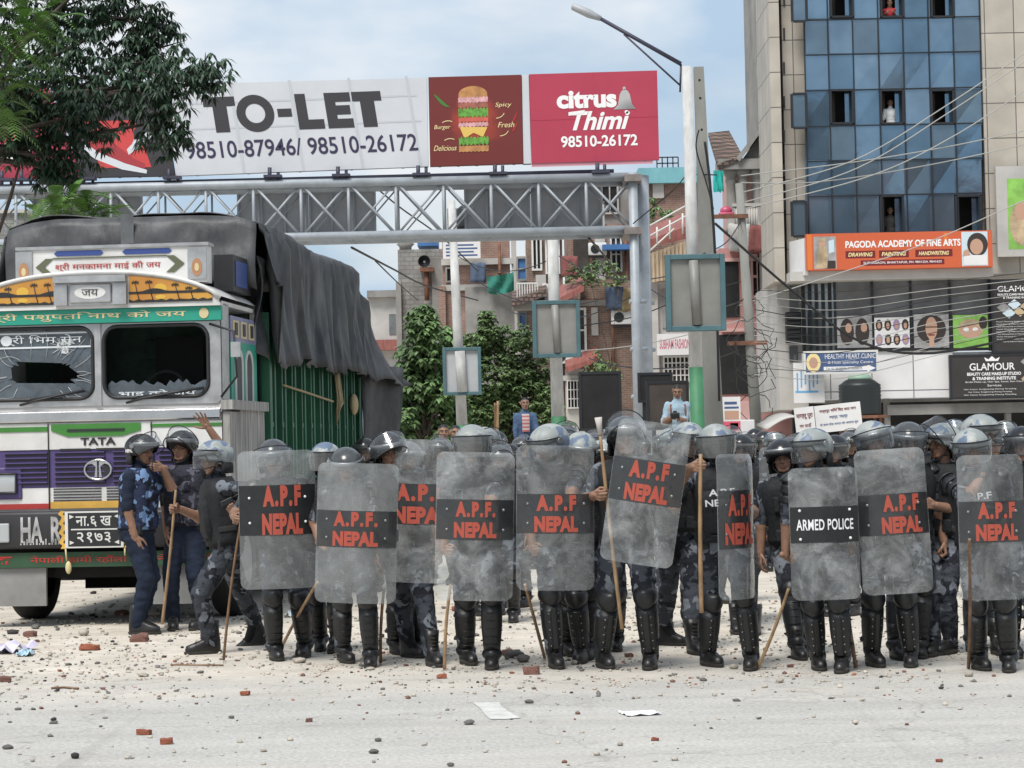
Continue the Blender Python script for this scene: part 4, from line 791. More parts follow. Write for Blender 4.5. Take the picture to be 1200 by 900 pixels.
b = MB(); q(b, [(.655, .575), (.83, .575), (.80, .63), (.785, .74), (.77, .78), (.745, .80), (.72, .78), (.705, .74), (.69, .63)], 0, .004); e(b, (.742, .81), .012, .02, 0, .004); e(b, (.755, .545), .015, .02, 1, .004); b.build('bell_print', [mat('printed_bell', (.16, .16, .17), .5, col2=(.4, .4, .4), vscale=1.6, detail=0), B['white_paint']], r)
b = MB(); q(b, [(.0, .48), (1, .48), (1, .49), (0, .49)], 0, .0015); q(b, [(.5, .0), (.507, .0), (.507, 1), (.5, 1)], 0, .0018); q(b, [(.0, .0), (.95, .0), (.95, -.04), (0, -.04)], 1, -.03); b.build('sheet_seams', [mat('crimson_over_frame', (.40, .03, .065), .6), mat('pink_lower_trim', (.55, .25, .3), .6)], r)
r, o, ux, uz, W, H = hoarding('dark hoarding with red and white running shoes behind the leaves', (60, 102.5), (188, 99.8), (98, 208), (205, 206), HY, Q['black'])
q, e, t = art(o, ux, uz, W, H); b = MB()
q(b, [(.22, .10), (.78, .10), (.78, .62), (.22, .62)], 0, .002); q(b, [(.10, .30), (.2, .20), (.45, .08), (.70, .03), (.72, .07), (.5, .15), (.25, .28), (.16, .38)], 1, .004); q(b, [(.16, .36), (.28, .27), (.5, .15), (.70, .08), (.72, .14), (.62, .2), (.5, .33), (.38, .45), (.3, .5), (.22, .44)], 2, .005); q(b, [(.58, .24), (.92, .44), (.90, .5), (.75, .48), (.66, .36), (.58, .3)], 1, .006); q(b, [(.7, .40), (.9, .5), (.86, .62), (.72, .5)], 3, .006)
b.build('shoe_print', [mat('printed_scarlet', (.5, .05, .05), .6), mat('printed_white', (.55, .58, .62), .6), mat('printed_shoe_red', (.32, .03, .04), .6), Q['black']], r)
r, o, ux, uz, W, H = hoarding('red hoarding with white digits mostly hidden by the dark tree', (-190, 106), (56, 102.6), (-170, 213), (96, 208.5), HY, Q['crimson']); q, e, t = art(o, ux, uz, W, H); b = MB(); t(b, '9801-57450', .5, .30, .6, .18, 0, .02); b.build('lettering', B['white_paint'], r)

r, o, ux, uz, W, H = hoarding('narrow white strip closing the gap between the burger and the crimson hoardings', (611.5, 87.6), (619.5, 87.2), (613.5, 191.8), (622.5, 191.6), HY + .02, Q['vinyl'], 'hoarding_strip')
# ---------------------------------------------------------------- poles
Q['white'] = mat('chalky_white_paint', (.47, .475, .47), .8, var=.28, vscale=3, detail=8, stretch=(1, 1, .4)); Q['green'] = mat('green_pole_paint', (.045, .18, .085), .6, var=.15, vscale=3); Q['teal'] = mat('teal_frame_paint', (.06, .13, .15), .5, var=.15, vscale=3)
Q['panel'] = [mat('blank_panel_pale', (.40, .42, .44), .5, var=.08, vscale=1.5), mat('blank_panel_grey', (.22, .22, .21), .5, var=.12, vscale=1.5), mat('blank_panel_dim', (.20, .20, .185), .5, var=.15, vscale=1.5)]
Q['conc_pole'] = mat('grey_pole_concrete', (.22, .22, .205), .9, var=.2, vscale=2, stretch=(1, 1, .3), bump=.004, bscale=18)
def pole(label, top, foot, gz, Y, r0, r1):
    p1 = P(*top, Y); p0 = ground_at(foot, Y); p1.y = Y; root = thing('lamp_post', label, 'pole', p0); d = p1 - p0
    gt = gz / d.z; b = MB(); b.tube([d * gt, d], [r0 + (r1 - r0) * gt, r1], 14); b.build('shaft', Q['white'], root); b = MB(); b.tube([(0, 0, 0), d * gt], [r0 * 1.02, (r0 + (r1 - r0) * gt) * 1.02], 14); b.build('painted_foot', Q['green'], root)
    return root, p0, d
def ad_panel(label, px0, py0, px1, py1, Y, k, on):
    r, w_, h_ = sign('advert_panel', label, px0, py0, px1, py1, Y, Q['panel'][k], .10, 'panel', group=None); f = MB(); t = w_ * .085
    for s in (-1, 1): f.box((s * (w_ / 2 - t / 2), .02, h_ / 2), (t, .2, h_), bev=.01); f.box((0, .022, h_ / 2 + s * (h_ / 2 - t / 2)), (w_ - 2 * t, .19, t), bev=.01)
    f.build('frame', Q['teal'], r); return r, w_, h_
pole('slim white post with green foot rising in front of the dark trees', (529, 235), 546, 2.2, 62, .17, .10)
pole('white post with green foot standing between the trees and the gantry', (646, 235), 657, 2.35, 60, .19, .13)
r, p0, d = pole('tall white street lamp post with green foot and a long raking arm', (805, 78), 821, 3.1, 46, .15, .105)
a0, a1 = P(798, 75, 46) - p0, P(704, 22, 46) - p0; b = MB(); b.tube([a0, a1], [.045, .038], 8); b.tube([P(797, 100, 46) - p0, P(731, 40, 46) - p0], .02, 6); b.tube([a0, P(797, 108, 46) - p0], .02, 6); b.build('arm', Q['steel_dark'], r)
b = MB(); d1 = (P(670, 7, 46) - P(704, 22, 46)); s0 = P(704, 22, 46) - p0; b.tube([s0, s0 + d1 * .2, s0 + d1 * .4, s0 + d1 * .95, s0 + d1], [.05, .07, .09, .075, .04], 8); b.build('lamp_head', Q['back'], r)
for args in (('smallest teal framed blank panel on the slim white post by the trees', 519, 407, 564, 463, 61.6, 0, 0), ('teal framed blank grey panel on the white post beside the brick house', 624, 352, 680, 419, 59.6, 1, 0), ('largest teal framed blank panel on the street lamp post', 780, 298, 850, 388, 45.6, 2, 0)):
    r, w_, h_ = ad_panel(*args)
    if args[6] == 0: b = MB(); b.tube([(0, -.06, .08), (-.05, -.06, h_ - .1)], .14, 12); b.build('mounting_post', Q['white'], r)
    else: b = MB(); b.tube([(.02, -.015, .12), (-.03, -.015, h_ - .12)], .10, 10); b.build('panel_rib', Q['panel'][args[6]], r)
# tapered square concrete pole and the old telephone pole
p1 = P(818.5, 79, 47.5); p0 = ground_at(842, 47.5); b = MB(); r0, r1 = .20, .10
vs = [p0 + Vector((sx * r0, sy * r0, 0)) for sx, sy in ((-1, -1), (1, -1), (1, 1), (-1, 1))] + [Vector((p1.x, 47.5, p1.z)) + Vector((sx * r1, sy * r1, 0)) for sx, sy in ((-1, -1), (1, -1), (1, 1), (-1, 1))]
b.add(vs, [(0, 1, 5, 4), (1, 2, 6, 5), (2, 3, 7, 6), (3, 0, 4, 7), (4, 5, 6, 7)]); 
for t in (.93, .86, .97): c_ = Vector((p0.x + (p1.x - p0.x) * t, 47.5 - (r0 + (r1 - r0) * t) - .002, p1.z * t)); b.tube([c_, c_ + Vector((0, .03, 0))], .028, 8, 1)
based('concrete_pole', b, [Q['conc_pole'], B['dark']], p0, 'square tapered concrete utility pole beside the street lamp post', 'pole')
p1 = P(866, 215, 58); p0 = ground_at(893, 58); tp = thing('telephone_pole', 'thin leaning grey pole loaded with tangled cables before the pink house', 'pole', p0); d = Vector((p1.x, 58, p1.z)) - p0; b = MB(); b.tube([(0, 0, 0), d], [.17, .10], 10); b.build('shaft', Q['conc_pole'], tp); c_ = P(860, 254, 58) - p0; b = MB(); b.box((c_.x - .1, -.12, c_.z), (.9, .1, .1)); b.build('crossarm', B['rust'], tp); b = MB(); b.box((c_.x + .25, -.12, c_.z - 3.2), (1.0, .1, .1)); b.build('crossarm', B['rust'], tp)
b = MB(); rt = random.Random(5)
for k in range(9):
    z = rt.uniform(2.4, 5.0); x = d.x * z / d.z; pts = []
    rr = rt.uniform(.2, .55)
    for j in range(15): a = 2 * math.pi * j / 14; pts.append((x + rr * math.cos(a) * rt.uniform(.8, 1.2), -.2 + .15 * math.sin(a), z + rr * .9 * math.sin(a) * rt.uniform(.7, 1.2)))
    b.tube(pts, .011, 4)
b.build('cable_tangle', mat('black_cable_jacket', (.02, .02, .02), .7), tp)
# dark sign backs standing behind the crowd
for lab, q_, Y in (('black boarded hoarding on legs behind the police helmets', (680, 437, 727, 503), 49, ), ('small dark board fixed high behind the gantry post', (749, 438, 787, 470), 50.5), ('dark brown board standing behind the photographer', (759, 448, 806, 502), 48)):
    r, w_, h_ = sign('dark_board', lab, *q_, Y, B['dark'] if 'brown' not in lab else B['rust'], .08, 'board', frame=B['mull']); b = MB(); z = mw(r).translation.z
    for s in (-1, 1): b.box((s * w_ * .35, .08, -z / 2 + .1), (.08, .08, z + .2))
    b.build('legs' if False else 'leg_frame', B['mull'], r)
    if 'brown' in lab: r.children[0].data.materials[0] = mat('dark_brown_board', (.045, .035, .03), .7, var=.3, vscale=2)
# posters and protest banner by the crowd
r, w_, h_ = sign('street_poster', 'pink and white printed poster board beside the telephone pole', 847, 465, 868, 506, 57, B['white'], .06, 'poster'); b = MB(); rpatch(b, -w_ / 2 + .01, .02, w_ / 2 - .01, h_ * .3, 0); rpatch(b, -w_ * .4, h_ * .35, w_ * .4, h_ * .6, 1); rpatch(b, -w_ * .4, h_ * .66, w_ * .4, h_ * .72, 2); rpatch(b, -w_ * .4, h_ * .78, w_ * .3, h_ * .86, 2); rpatch(b, -w_ * .1, h_ * .06, w_ * .35, h_ * .25, 3); b.build('print', [mat('poster_pink', (.6, .09, .14), .6), B['skin_print'], B['sign_blue'], B['white']], r)
b = MB()
for s in (-1, 1): b.box((s * w_ * .4, .06, -.5), (.05, .05, 1.4))
b.build('leg_frame', B['rust'], r)
for lab, q_, n_, Y in (('white banner with red heading and blue small print behind the officers', (957, 473, 1011, 505), 0, 50), ('narrow white placard with brown lettering next to the larger banner', (933, 477, 956, 506), 1, 49.5)):
    r, w_, h_ = sign('protest_banner', lab, *q_, Y, B['white'], .05, 'banner'); r.rotation_euler = (0, R(-5), 0); b = MB()
    if n_ == 0: sl(b, 'मध्यपुर थिमि िसट काट माग', 0, h_ * .78, w_ * .8, h_ * .16, 0, .02); sl(b, 'मध्यपुर, भक्तपुर', 0, h_ * .52, w_ * .4, h_ * .12, 1, .02); sl(b, 'यो काम रोक जनता को आवाज सुन', 0, h_ * .28, w_ * .84, h_ * .12, 1, .02)
    else: sl(b, 'मागहरू पूरा', 0, h_ * .62, w_ * .84, h_ * .22, 0, .02); sl(b, 'गर पाऊँ', 0, h_ * .26, w_ * .6, h_ * .16, 0, .02)
    b.build('lettering', [B['maroon'], B['sign_blue']], r); b = MB()
    for s in (-1, 1): b.tube([(s * w_ * .45, .06, -.9), (s * w_ * .45, .06, h_ * .95)], .02, 6)
    b.build('stick_pair', B['rust'], r)
b = MB(); g = [[(P(895 + 38 * i / 8, 500 - 16 * math.sin(math.pi * .55 * i / 8), 56).x, 55.4 + j * 1.2, P(895, 503 - 14 * math.sin(math.pi * .6 * i / 8) - 3 * j, 56).z) for i in range(9)] for j in range(3)]; b.loft(g, 0, True, False, False)
o = based('market_awning', b, [B['conc_pale']], (P(915, 500, 56).x, 56, 2.2), 'pale tarpaulin awning sheet behind the small placard', 'awning'); md = o.modifiers.new('s', 'SOLIDIFY'); md.thickness = .03
b = MB(); p = P(855, 505, 50); b.box((0, 0, .9), (.30, .10, 1.8), bev=.02); b.box((0, 0, .06), (.5, .35, .12), bev=.02); o = b.build('marker_board', B['white']); o.location = (P(876, 500, 50).x, 50, 0); o.scale = (1, 1, 1.15); tag(o, 'narrow white upright marker board near the pink poster', 'board')

# ---------------------------------------------------------------- overhead cables
Q['cable'] = mat('pale_cable', (.34, .34, .32), .6); Q['cable_dark'] = mat('black_cable', (.012, .012, .013), .6)
def cable(label, pts, Y0, Y1, r=.02, dark=True, sag=0, group=None):
    n = 26; c = [P(px, py, Y0 + (Y1 - Y0) * i / max(1, len(pts) - 1)) for i, (px, py) in enumerate(pts)]; b = MB(); o = []
    for i in range(n + 1):
        t = i / n * (len(c) - 1); k = min(int(t), len(c) - 2); f = t - k
        p_ = [c[max(k - 1, 0)], c[k], c[k + 1], c[min(k + 2, len(c) - 1)]]
        q_ = .5 * ((2 * p_[1]) + (p_[2] - p_[0]) * f + (2 * p_[0] - 5 * p_[1] + 4 * p_[2] - p_[3]) * f * f + (3 * p_[1] - 3 * p_[2] + p_[3] - p_[0]) * f ** 3)
        o.append(q_ - Vector((0, 0, sag * 4 * (i / n) * (1 - i / n))))
    b.tube(o, r, 5); based('overhead_cable', b, [Q['cable_dark' if dark else 'cable']], o[0], label, 'cable', group)
W_ = ('pale wires crossing the glass tower'); D_ = 'wires strung across the shop front'
cable('topmost pale wire slanting up across the blue glass tower', [(868, 226), (1000, 188), (1110, 123), (1215, 52)], 58, 60, .015, False, 0, W_)
cable('second pale wire slanting across the blue glass, just under the topmost', [(868, 238), (1000, 199), (1110, 133), (1215, 62)], 58, 60, .015, False, 0, W_)
cable('third pale wire rising over the tower towards the green picture board', [(868, 246), (1020, 206), (1120, 158), (1215, 96)], 58, 60, .015, False, 0, W_)
cable('thin pale wire running almost level over the lower blue glass', [(868, 206), (1000, 190), (1110, 172), (1215, 150)], 58, 60, .014, False, 0, W_)
cable('thin wire sagging below the level wire on the lower blue glass', [(868, 214), (960, 213), (1090, 193), (1215, 166)], 58, 60, .014, False, 0, W_)
cable('pale wire passing in front of the orange academy sign', [(866, 358), (990, 318), (1090, 283), (1215, 228)], 58, 58, .014, False, 0, D_)
cable('thick black cable looping from the pink house to the clinic sign', [(838, 262), (872, 292), (930, 342), (1005, 399), (1090, 414), (1215, 390)], 56, 60, .035, True, 0, D_)
for k in range(14):
    y0 = 340 + k * 7.6; y1 = 318 + k * 5.2 + (k % 3) * 3; nm_ = ['uppermost', 'high', 'pale upper', 'loose upper', 'slightly sagging', 'mid height', 'taut middle', 'slack middle', 'thin middle', 'lower', 'pale lower', 'slack lower', 'low', 'lowest'][k]
    cable('%s wire of the bundle strung over the first floor shop window' % nm_, [(884, y0), (980, y0 + 2 + (k % 4) * 3), (1100, (y0 + y1) / 2 + 2), (1215, y1)], 57.5, 60 + (k % 3), .008 + .003 * (k % 2), k % 3 == 0, .0, D_)
cable('black cable running from the concrete pole down past the lamp panel', [(826, 166), (832, 215), (838, 300), (843, 470)], 47.1, 47.1, .03, True)
cable('black cable loop hanging on the upper concrete pole', [(819, 152), (816, 175), (828, 215), (836, 245)], 47.0, 47.0, .016, True)
cable('thin cable from the gantry post across to the lamp post', [(742, 262), (790, 222), (806, 206), (840, 205)], 50, 47, .014, True)
cable('wire slanting from the gantry chord down over the grey house', [(412, 290), (460, 315), (500, 335), (560, 352)], 53, 100, .03, True)
cable('second thin wire dropping from the chord to the grey house', [(440, 306), (470, 335), (490, 352)], 53, 100, .02, True)
cable('diagonal stay wire behind the truss beside the burger hoarding', [(436, 216), (470, 244), (520, 280), (560, 318)], 55.5, 70, .022, True)
cable('sagging wire between the white post and the lamp post', [(656, 385), (740, 372), (800, 350), (868, 330)], 62, 58, .016, True)
cable('pale low wire behind the gantry post', [(656, 412), (720, 408), (790, 396), (880, 372)], 62, 58, .014, False)
cable('wire from the street lamp post to the telephone pole', [(818, 300), (850, 285), (868, 260)], 46, 58, .014, True)
cable('black stay dropping from the gantry chord to the brick house', [(690, 279), (712, 305), (726, 330)], 54, 70, .03, True)
# ================================================================ decorated truck
V = {}
V['white'] = mat('truck_white_paint', (.50, .485, .46), .45, col2=(.72, .72, .71), vscale=1.5, detail=10, rvar=.12)
V['silver'] = mat('beaten_aluminium', (.42, .42, .42), .35, .65, var=.2, vscale=5, bump=.002, bscale=14)
V['purple'] = mat('purple_paint', (.075, .05, .16), .4, var=.15, vscale=3); V['green'] = mat('truck_green_paint', (.045, .19, .03), .4, var=.12, vscale=3)
V['teal'] = mat('teal_band_paint', (.015, .27, .19), .5, var=.12, vscale=2); V['gold'] = mat('gold_lettering', (.58, .49, .27), .5)
V['red'] = mat('truck_red_paint', (.36, .03, .025), .5); V['yellow'] = mat('truck_yellow_paint', (.56, .33, .06), .5, var=.15, vscale=5)
V['black'] = mat('truck_black_paint', (.018, .018, .02), .5, var=.3, vscale=3); V['dark'] = mat('truck_underside', (.010, .010, .010), .9, var=.4, vscale=2)
V['cargo'] = mat('cargo_green_paint', (.018, .105, .055), .5, var=.3, vscale=2.2, detail=8, stretch=(1, 1, .4)); V['cargo_edge'] = mat('worn_green_edge', (.12, .22, .16), .55, var=.3, vscale=6)
V['wood'] = mat('weathered_grey_wood', (.30, .29, .275), .85, var=.4, vscale=4, stretch=(4, 4, .5), bump=.004, bscale=14)
V['tarp'] = mat('charcoal_tarpaulin', (.017, .019, .022), .5, col2=(.095, .098, .103), vscale=2.6, bump=.006, bscale=16, detail=9, stretch=(1, 1, .45), spec=.35)
V['rubber'] = mat('tyre_rubber', (.016, .016, .016), .85, var=.3, vscale=6); V['plate'] = mat('number_plate_black', (.015, .015, .017), .45)
V['glass'] = clear('truck_windscreen_glass', (.70, .76, .80), .30, .06, (.20, .245, .29), .25, 5, .10); V['lamp'] = mat('lamp_glass', (.45, .47, .48), .1, .3); V['grey'] = mat('grey_mudflap', (.22, .22, .215), .7, var=.25, vscale=2)  # windscreen haze colour stands in for sky reflected on the pane
V['seat'] = mat('cab_green_lining', (.022, .05, .035), .8, var=.4, vscale=5); V['chrome'] = mat('chrome', (.55, .55, .56), .14, 1.0, var=.15, vscale=2); V['sky_blue'] = mat('panel_blue_paint', (.03, .06, .22), .5)
V['sunset'] = mat('sunset_painting', (.42, .16, .03), .5, col2=(.55, .30, .05), vscale=2.2, detail=2); V['sunset_y'] = mat('sunset_sun', (.62, .38, .05), .5); V['rope'] = mat('jute_rope', (.36, .28, .16), .9); V['paper'] = mat('crumpled_paper', (.55, .57, .58), .8)
tr = thing('cargo_truck', 'decorated cargo truck with a broken windscreen and charcoal tarpaulin over its load', 'truck', ground_at(117, 21.6), R(-5.7))
def tx(px): return (px - 114) / 125.0
def tz(py): return 1.6 + (533 - py) / 125.0
def tbox(mb, x0, x1, y0, y1, z0, z1, mat=0, bev=0): return mb.box(((x0 + x1) / 2, (y0 + y1) / 2, (z0 + z1) / 2), (abs(x1 - x0), abs(y1 - y0), abs(z1 - z0)), mat, bev=bev)
def tb(name, m, boxes, parent=tr, bev=0):
    b = MB()
    for q in boxes: tbox(b, *q[:6], q[6] if len(q) > 6 else 0, bev)
    return b.build(name, m, parent)
W = 1.20
# nose and body of the cab
tb('cab_body', [V['white'], V['dark'], V['seat'], V['silver']], [(-W, W, .0, 1.55, .95, 2.1), (-W, -W + .06, .02, 1.55, 2.1, 3.0), (-W + .06, W - .06, 1.48, 1.55, 2.1, 3.0, 2), (-W, W, .05, 1.55, 2.98, 3.02), (-1.1, 1.1, .3, 7.2, .62, .95, 1)])
# windscreen surround with two rounded openings
b = MB()
def rrect(x0, x1, z0, z1, r, n=5):
    o = []
    for cx, cz, a in ((x1 - r, z1 - r, 0), (x0 + r, z1 - r, 90), (x0 + r, z0 + r, 180), (x1 - r, z0 + r, 270)):
        o += [(cx + r * math.cos(R(a + 90 * k / n)), cz + r * math.sin(R(a + 90 * k / n))) for k in range(n + 1)]
    return o
def frame_hole(mb, outer, inner, y, t, mat=0):
    "ring between outer rectangle and rounded inner outline, both with n points matched by angle"
    x0, x1, z0, z1 = outer; n = len(inner); out = []
    cx, cz = sum(p[0] for p in inner) / n, sum(p[1] for p in inner) / n
    for p in inner:
        dx, dz = p[0] - cx, p[1] - cz
        s = min(((x1 - cx) / dx if dx > 0 else (x0 - cx) / dx) if abs(dx) > 1e-6 else 9, ((z1 - cz) / dz if dz > 0 else (z0 - cz) / dz) if abs(dz) > 1e-6 else 9); out.append((cx + dx * s, cz + dz * s))
    A = [(p[0], y, p[1]) for p in out]; Bn = [(p[0], y, p[1]) for p in inner]; Cn = [(p[0], y + t, p[1]) for p in inner]
    mb.loft([A, Bn], mat, False, False); mb.loft([Bn, Cn], mat, False, False)
wins = ((-1.10, -.02, 2.13, 2.80), (.085, 1.08, 2.13, 2.80))
mids = ((-W, .03), (.03, W))
for (x0, x1, z0, z1), (o0, o1) in zip(wins, mids): frame_hole(b, (o0, o1, 2.06, 2.83), rrect(x0, x1, z0, z1, .13), -.015, .07)
tbox(b, .0, .06, -.03, .02, 2.06, 2.83, 0); b.build('windscreen_surround', V['silver'], tr)
b = MB()
for (x0, x1, z0, z1) in wins:
    pr = rrect(x0, x1, z0, z1, .13); b.tube([(p[0], -.02, p[1]) for p in pr] + [(pr[0][0], -.02, pr[0][1])], .018, 6, 0, cap=False)
b.build('window_gasket', V['black'], tr)
# broken glass: left pane holed by stones, right pane gone but for the lower edge
rt = random.Random(8); x0, x1, z0, z1 = wins[0]; inn = []; outl = rrect(x0, x1, z0, z1, .13); cx, cz = -.52, 2.36
for p in outl:
    a = math.atan2(p[1] - cz, p[0] - cx); rr = rt.uniform(.75, 1.15); inn.append((cx + .36 * rr * math.cos(a), max(z0 + .03, cz + .17 * rr * math.sin(a))))
b = MB(); b.loft([[(p[0], .02, p[1]) for p in outl], [(p[0], .02, p[1]) for p in inn]], 0, False, False)
g = b.build('windscreen', [V['glass']], tr)
b = MB()
for k in range(17):
    a = rt.uniform(0, 6.28); p = Vector((cx + .34 * math.cos(a), .012, cz + .17 * math.sin(a))); pts = [p]
    for j in range(4):
        a += rt.uniform(-.35, .35); p = p + Vector((math.cos(a), 0, math.sin(a))) * rt.uniform(.04, .11); p.x = max(x0 + .02, min(x1 - .02, p.x)); p.z = max(z0 + .02, min(z1 - .03, p.z)); pts.append(p)
    b.tube(pts, .0022, 4)
for k in range(12): a = rt.uniform(0, 6.28); b.tube([(-.32, .012, 2.62), (-.32 + .13 * math.cos(a), .012, 2.62 + .09 * math.sin(a))], .002, 4)
b.build('glass_crack', V['paper'], g)
b = MB(); 
for k in range(16): p = Vector((-.32 + rt.uniform(-.07, .07), .010, 2.61 + rt.uniform(-.06, .06))); b.add([p, p + Vector((rt.uniform(.02, .06), 0, rt.uniform(-.02, .02))), p + Vector((rt.uniform(0, .03), 0, rt.uniform(.02, .05)))], [(0, 1, 2)])
b.build('glass_chips', V['paper'], g)
b = MB(); text(b, 'श्री िभम सेन', (-.52, .008, 2.69), .78, .10, XA, ZA, 0, 0, 0); 
b.box((-.52, .014, 2.755), (.98, .004, .016), 0); b.box((-.52, .014, 2.622), (.98, .004, .016), 0)
for s in (-1, 1): b.box((-.52 + s * .48, .014, 2.69), (.02, .004, .11), 0)
disc(b, (-.86, 2.69), .055, .05, 0, 14, .009); b.build('windscreen_lettering', K_white if False else mat('windscreen_white_letters', (.66, .7, .72), .6), g)
b = MB(); x0, x1, z0, z1 = wins[1]; up = []; lo = []
for i in range(25): t = i / 24; up.append((x0 + .02 + (x1 - x0 - .04) * t, .03, z0 + .12 + rt.uniform(-.03, .05))); lo.append((x0 + .02 + (x1 - x0 - .04) * t, .03, z0 + .005))
b.loft([lo, up], 0, False, False, False); g2 = b.build('windscreen', [V['glass']], tr)
b = MB(); text(b, 'भाइ को जय', (.58, .022, 2.17), .74, .06, XA, ZA, 0, .012, 0); b.build('windscreen_lettering', bpy.data.materials['windscreen_white_letters'], g2)
b = MB()
for s in (-1, 1):
    for k in range(5): b.box((.59 + (k - 2) * .20, 1.45, 2.5 + s * .14), (.17, .05, .2), 0, bev=.015)
b.build('cab_lining_cushion', V['seat'], tr)
b = MB(); n = 20; gch = [[(-1.05 + 2.1 * i / n, .12 + .35 * j / 5, 2.11 + .04 * noise.noise(Vector((i * .7, j * .8, 3)))) for i in range(n + 1)] for j in range(6)]; b.loft(gch, 0, True, False, False); b.build('dashboard', V['paper'], tr)
for k, x in enumerate((-.52, .52)): b = MB(); tbox(b, x - .24, x + .24, .7, 1.2, 1.9, 2.2, 0); tbox(b, x - .24, x + .24, 1.15, 1.3, 2.15, 2.75, 0); b.build('seat', V['dark'], tr)
b = MB()
for k in range(1): b.tube([(.55 + .19 * math.cos(a), .42 + .08 * math.sin(a), 2.22 + .17 * math.sin(a)) for a in [2 * math.pi * j / 20 for j in range(21)]], .015, 6, cap=False)
b.build('steering_wheel', V['dark'], tr)
for x, a in ((-.72, .50), (.30, .62)):
    b = MB(); b.tube([(x, -.05, 2.08), (x + .15, -.06, 2.12), (x + a, -.045, 2.19)], .011, 6); b.tube([(x + .10, -.05, 2.125), (x + a + .12, -.045, 2.205)], .014, 6); b.build('wiper', V['black'], tr)
# green motto band and arched peak above the windscreen
tb('motto_band', V['teal'], [(-W - .02, W + .02, -.07, .0, 2.835, 2.965)]); b = MB(); text(b, 'श्री पशुपति नाथ को जय', (-.06, -.07, 2.90), 1.9, .085, XA, ZA, 0, .008, .004); disc(b, (1.06, 2.90), .045, .05, 0, 14, -.076); b.build('motto_lettering', V['gold'], tr)
tb('peak_rim', V['white'], [(-W - .02, W + .02, -.10, .03, 2.968, 2.995)])
def arch(x): return 2.995 + .30 * max(0, 1 - (abs(x) / 1.23) ** 2.3) ** .62
xs_ = [-1.215 + 2.43 * i / 36 for i in range(37)]
b = MB(); b.loft([[(x, -.10, 2.995) for x in xs_], [(x, -.10, arch(x)) for x in xs_], [(x, -.02, arch(x) + .03) for x in xs_], [(x, 1.55, arch(x) + .02) for x in xs_], [(x, 1.55, 2.995) for x in xs_]], 0, False, False, False); b.build('arched_roof', V['white'], tr)
b = MB(); b.tube([(x, -.105, arch(x) + .012) for x in xs_], .022, 6); b.build('peak_edge', V['white'], tr)
for s in (-1, 1):
    b = MB(); xx = [s * (.36 + .79 * i / 18) for i in range(19)]; xx = xx if s > 0 else xx[::-1]
    b.loft([[(x, -.108, 3.012) for x in xx], [(x, -.108, arch(x) - .016) for x in xx]], 0, False, False, False); pa = b.build('sunset_painting', V['sunset'], tr)
    b = MB(); hz = 3.10
    b.loft([[(x, -.112, hz - .008) for x in xx], [(x, -.112, min(arch(x) - .02, hz + .014 + .028 * max(0, math.sin(x * 13)))) for x in xx]], 0, False, False, False)
    b.loft([[(x, -.112, 3.012) for x in xx], [(x, -.112, min(arch(x) - .02, 3.028 + .016 * math.sin(x * 31) ** 2)) for x in xx]], 0, False, False, False)
    for px in (.42, .55, .80, .93):
        x = s * px; zt = min(3.20, arch(x) - .05); b.tube([(x + .04, -.112, 3.03), (x + .02, -.113, 3.1), (x, -.112, zt)], .005, 4)
        for a in (20, 70, 120, 165, -15, 200): b.tube([(x, -.112, zt), (x + .035 * math.cos(R(a)), -.113, zt + .022 * math.sin(R(a)))], .004, 4)
    b.build('palm_silhouettes', V['black'], pa)
    b = MB(); disc(b, (s * .66, 3.14), .06, .045, 0, 16, -.1095); disc(b, (s * .66, 3.06), .05, .022, 0, 14, -.1095); b.build('painted_sun', V['sunset_y'], pa)
b = MB(); tbox(b, -.345, .345, -.125, -.1, 3.0, 3.26, 0); tbox(b, -.345, .345, -.19, -.12, 3.21, 3.27, 0); tbox(b, -.20, .20, -.15, -.12, 3.02, 3.20, 0, .02); disc(b, (0, 3.115), .15, .06, 1, 20, -.153); tbox(b, -.345, -.22, -.16, -.12, 3.0, 3.19); tbox(b, .22, .345, -.16, -.12, 3.0, 3.19); text(b, 'जय', (0, -.156, 3.115), .16, .06, XA, ZA, 2, .0, .003); b.build('number_lamp_box', [V['silver'], V['white'], V['black']], tr)
# header board on the roof
hb = tb('header_board', [V['white'], V['silver']], [(-.77, 1.05, .42, .62, 3.17, 3.52), (-.79, 1.07, .40, .64, 3.515, 3.545, 1), (-.79, -.63, .40, .42, 3.2, 3.5, 1), (.87, 1.05, .40, .42, 3.2, 3.5, 1)])
b = MB(); text(b, 'श्री मनकामना माई की जय', (.10, .42, 3.345), 1.02, .085, XA, ZA, 0, .01, .006); b.build('header_lettering', V['red'], hb)
b = MB()
for cx_ in (-.18, .48): patch(b, [(cx_ - .24, 3.475), (cx_ - .21, 3.45), (cx_ + .21, 3.45), (cx_ + .24, 3.475), (cx_ + .21, 3.50), (cx_ - .21, 3.50)], 0, .414)
b.build('blue_ornament', V['sky_blue'], hb)
b = MB()
for pts in ([(-.60, 3.35), (-.50, 3.43), (-.42, 3.43), (-.51, 3.35), (-.42, 3.27), (-.50, 3.27)], [(.84, 3.35), (.74, 3.27), (.66, 3.27), (.75, 3.35), (.66, 3.43), (.74, 3.43)]): patch(b, pts, 0, .413)
for y_ in (3.425,): b.box((.12, .412, 3.43), (1.1, .004, .012), 0)
for x in (-.71, .96): disc(b, (x, 3.31), .05, .085, 1, 16, .396); disc(b, (x, 3.31), .022, .04, 2, 12, .393)
b.build('ornament', [mat('olive_ornament', (.10, .11, .06), .6), mat('copper_ornament', (.40, .20, .10), .45), V['gold']], hb)
hb.location = (0, -.30, .035)
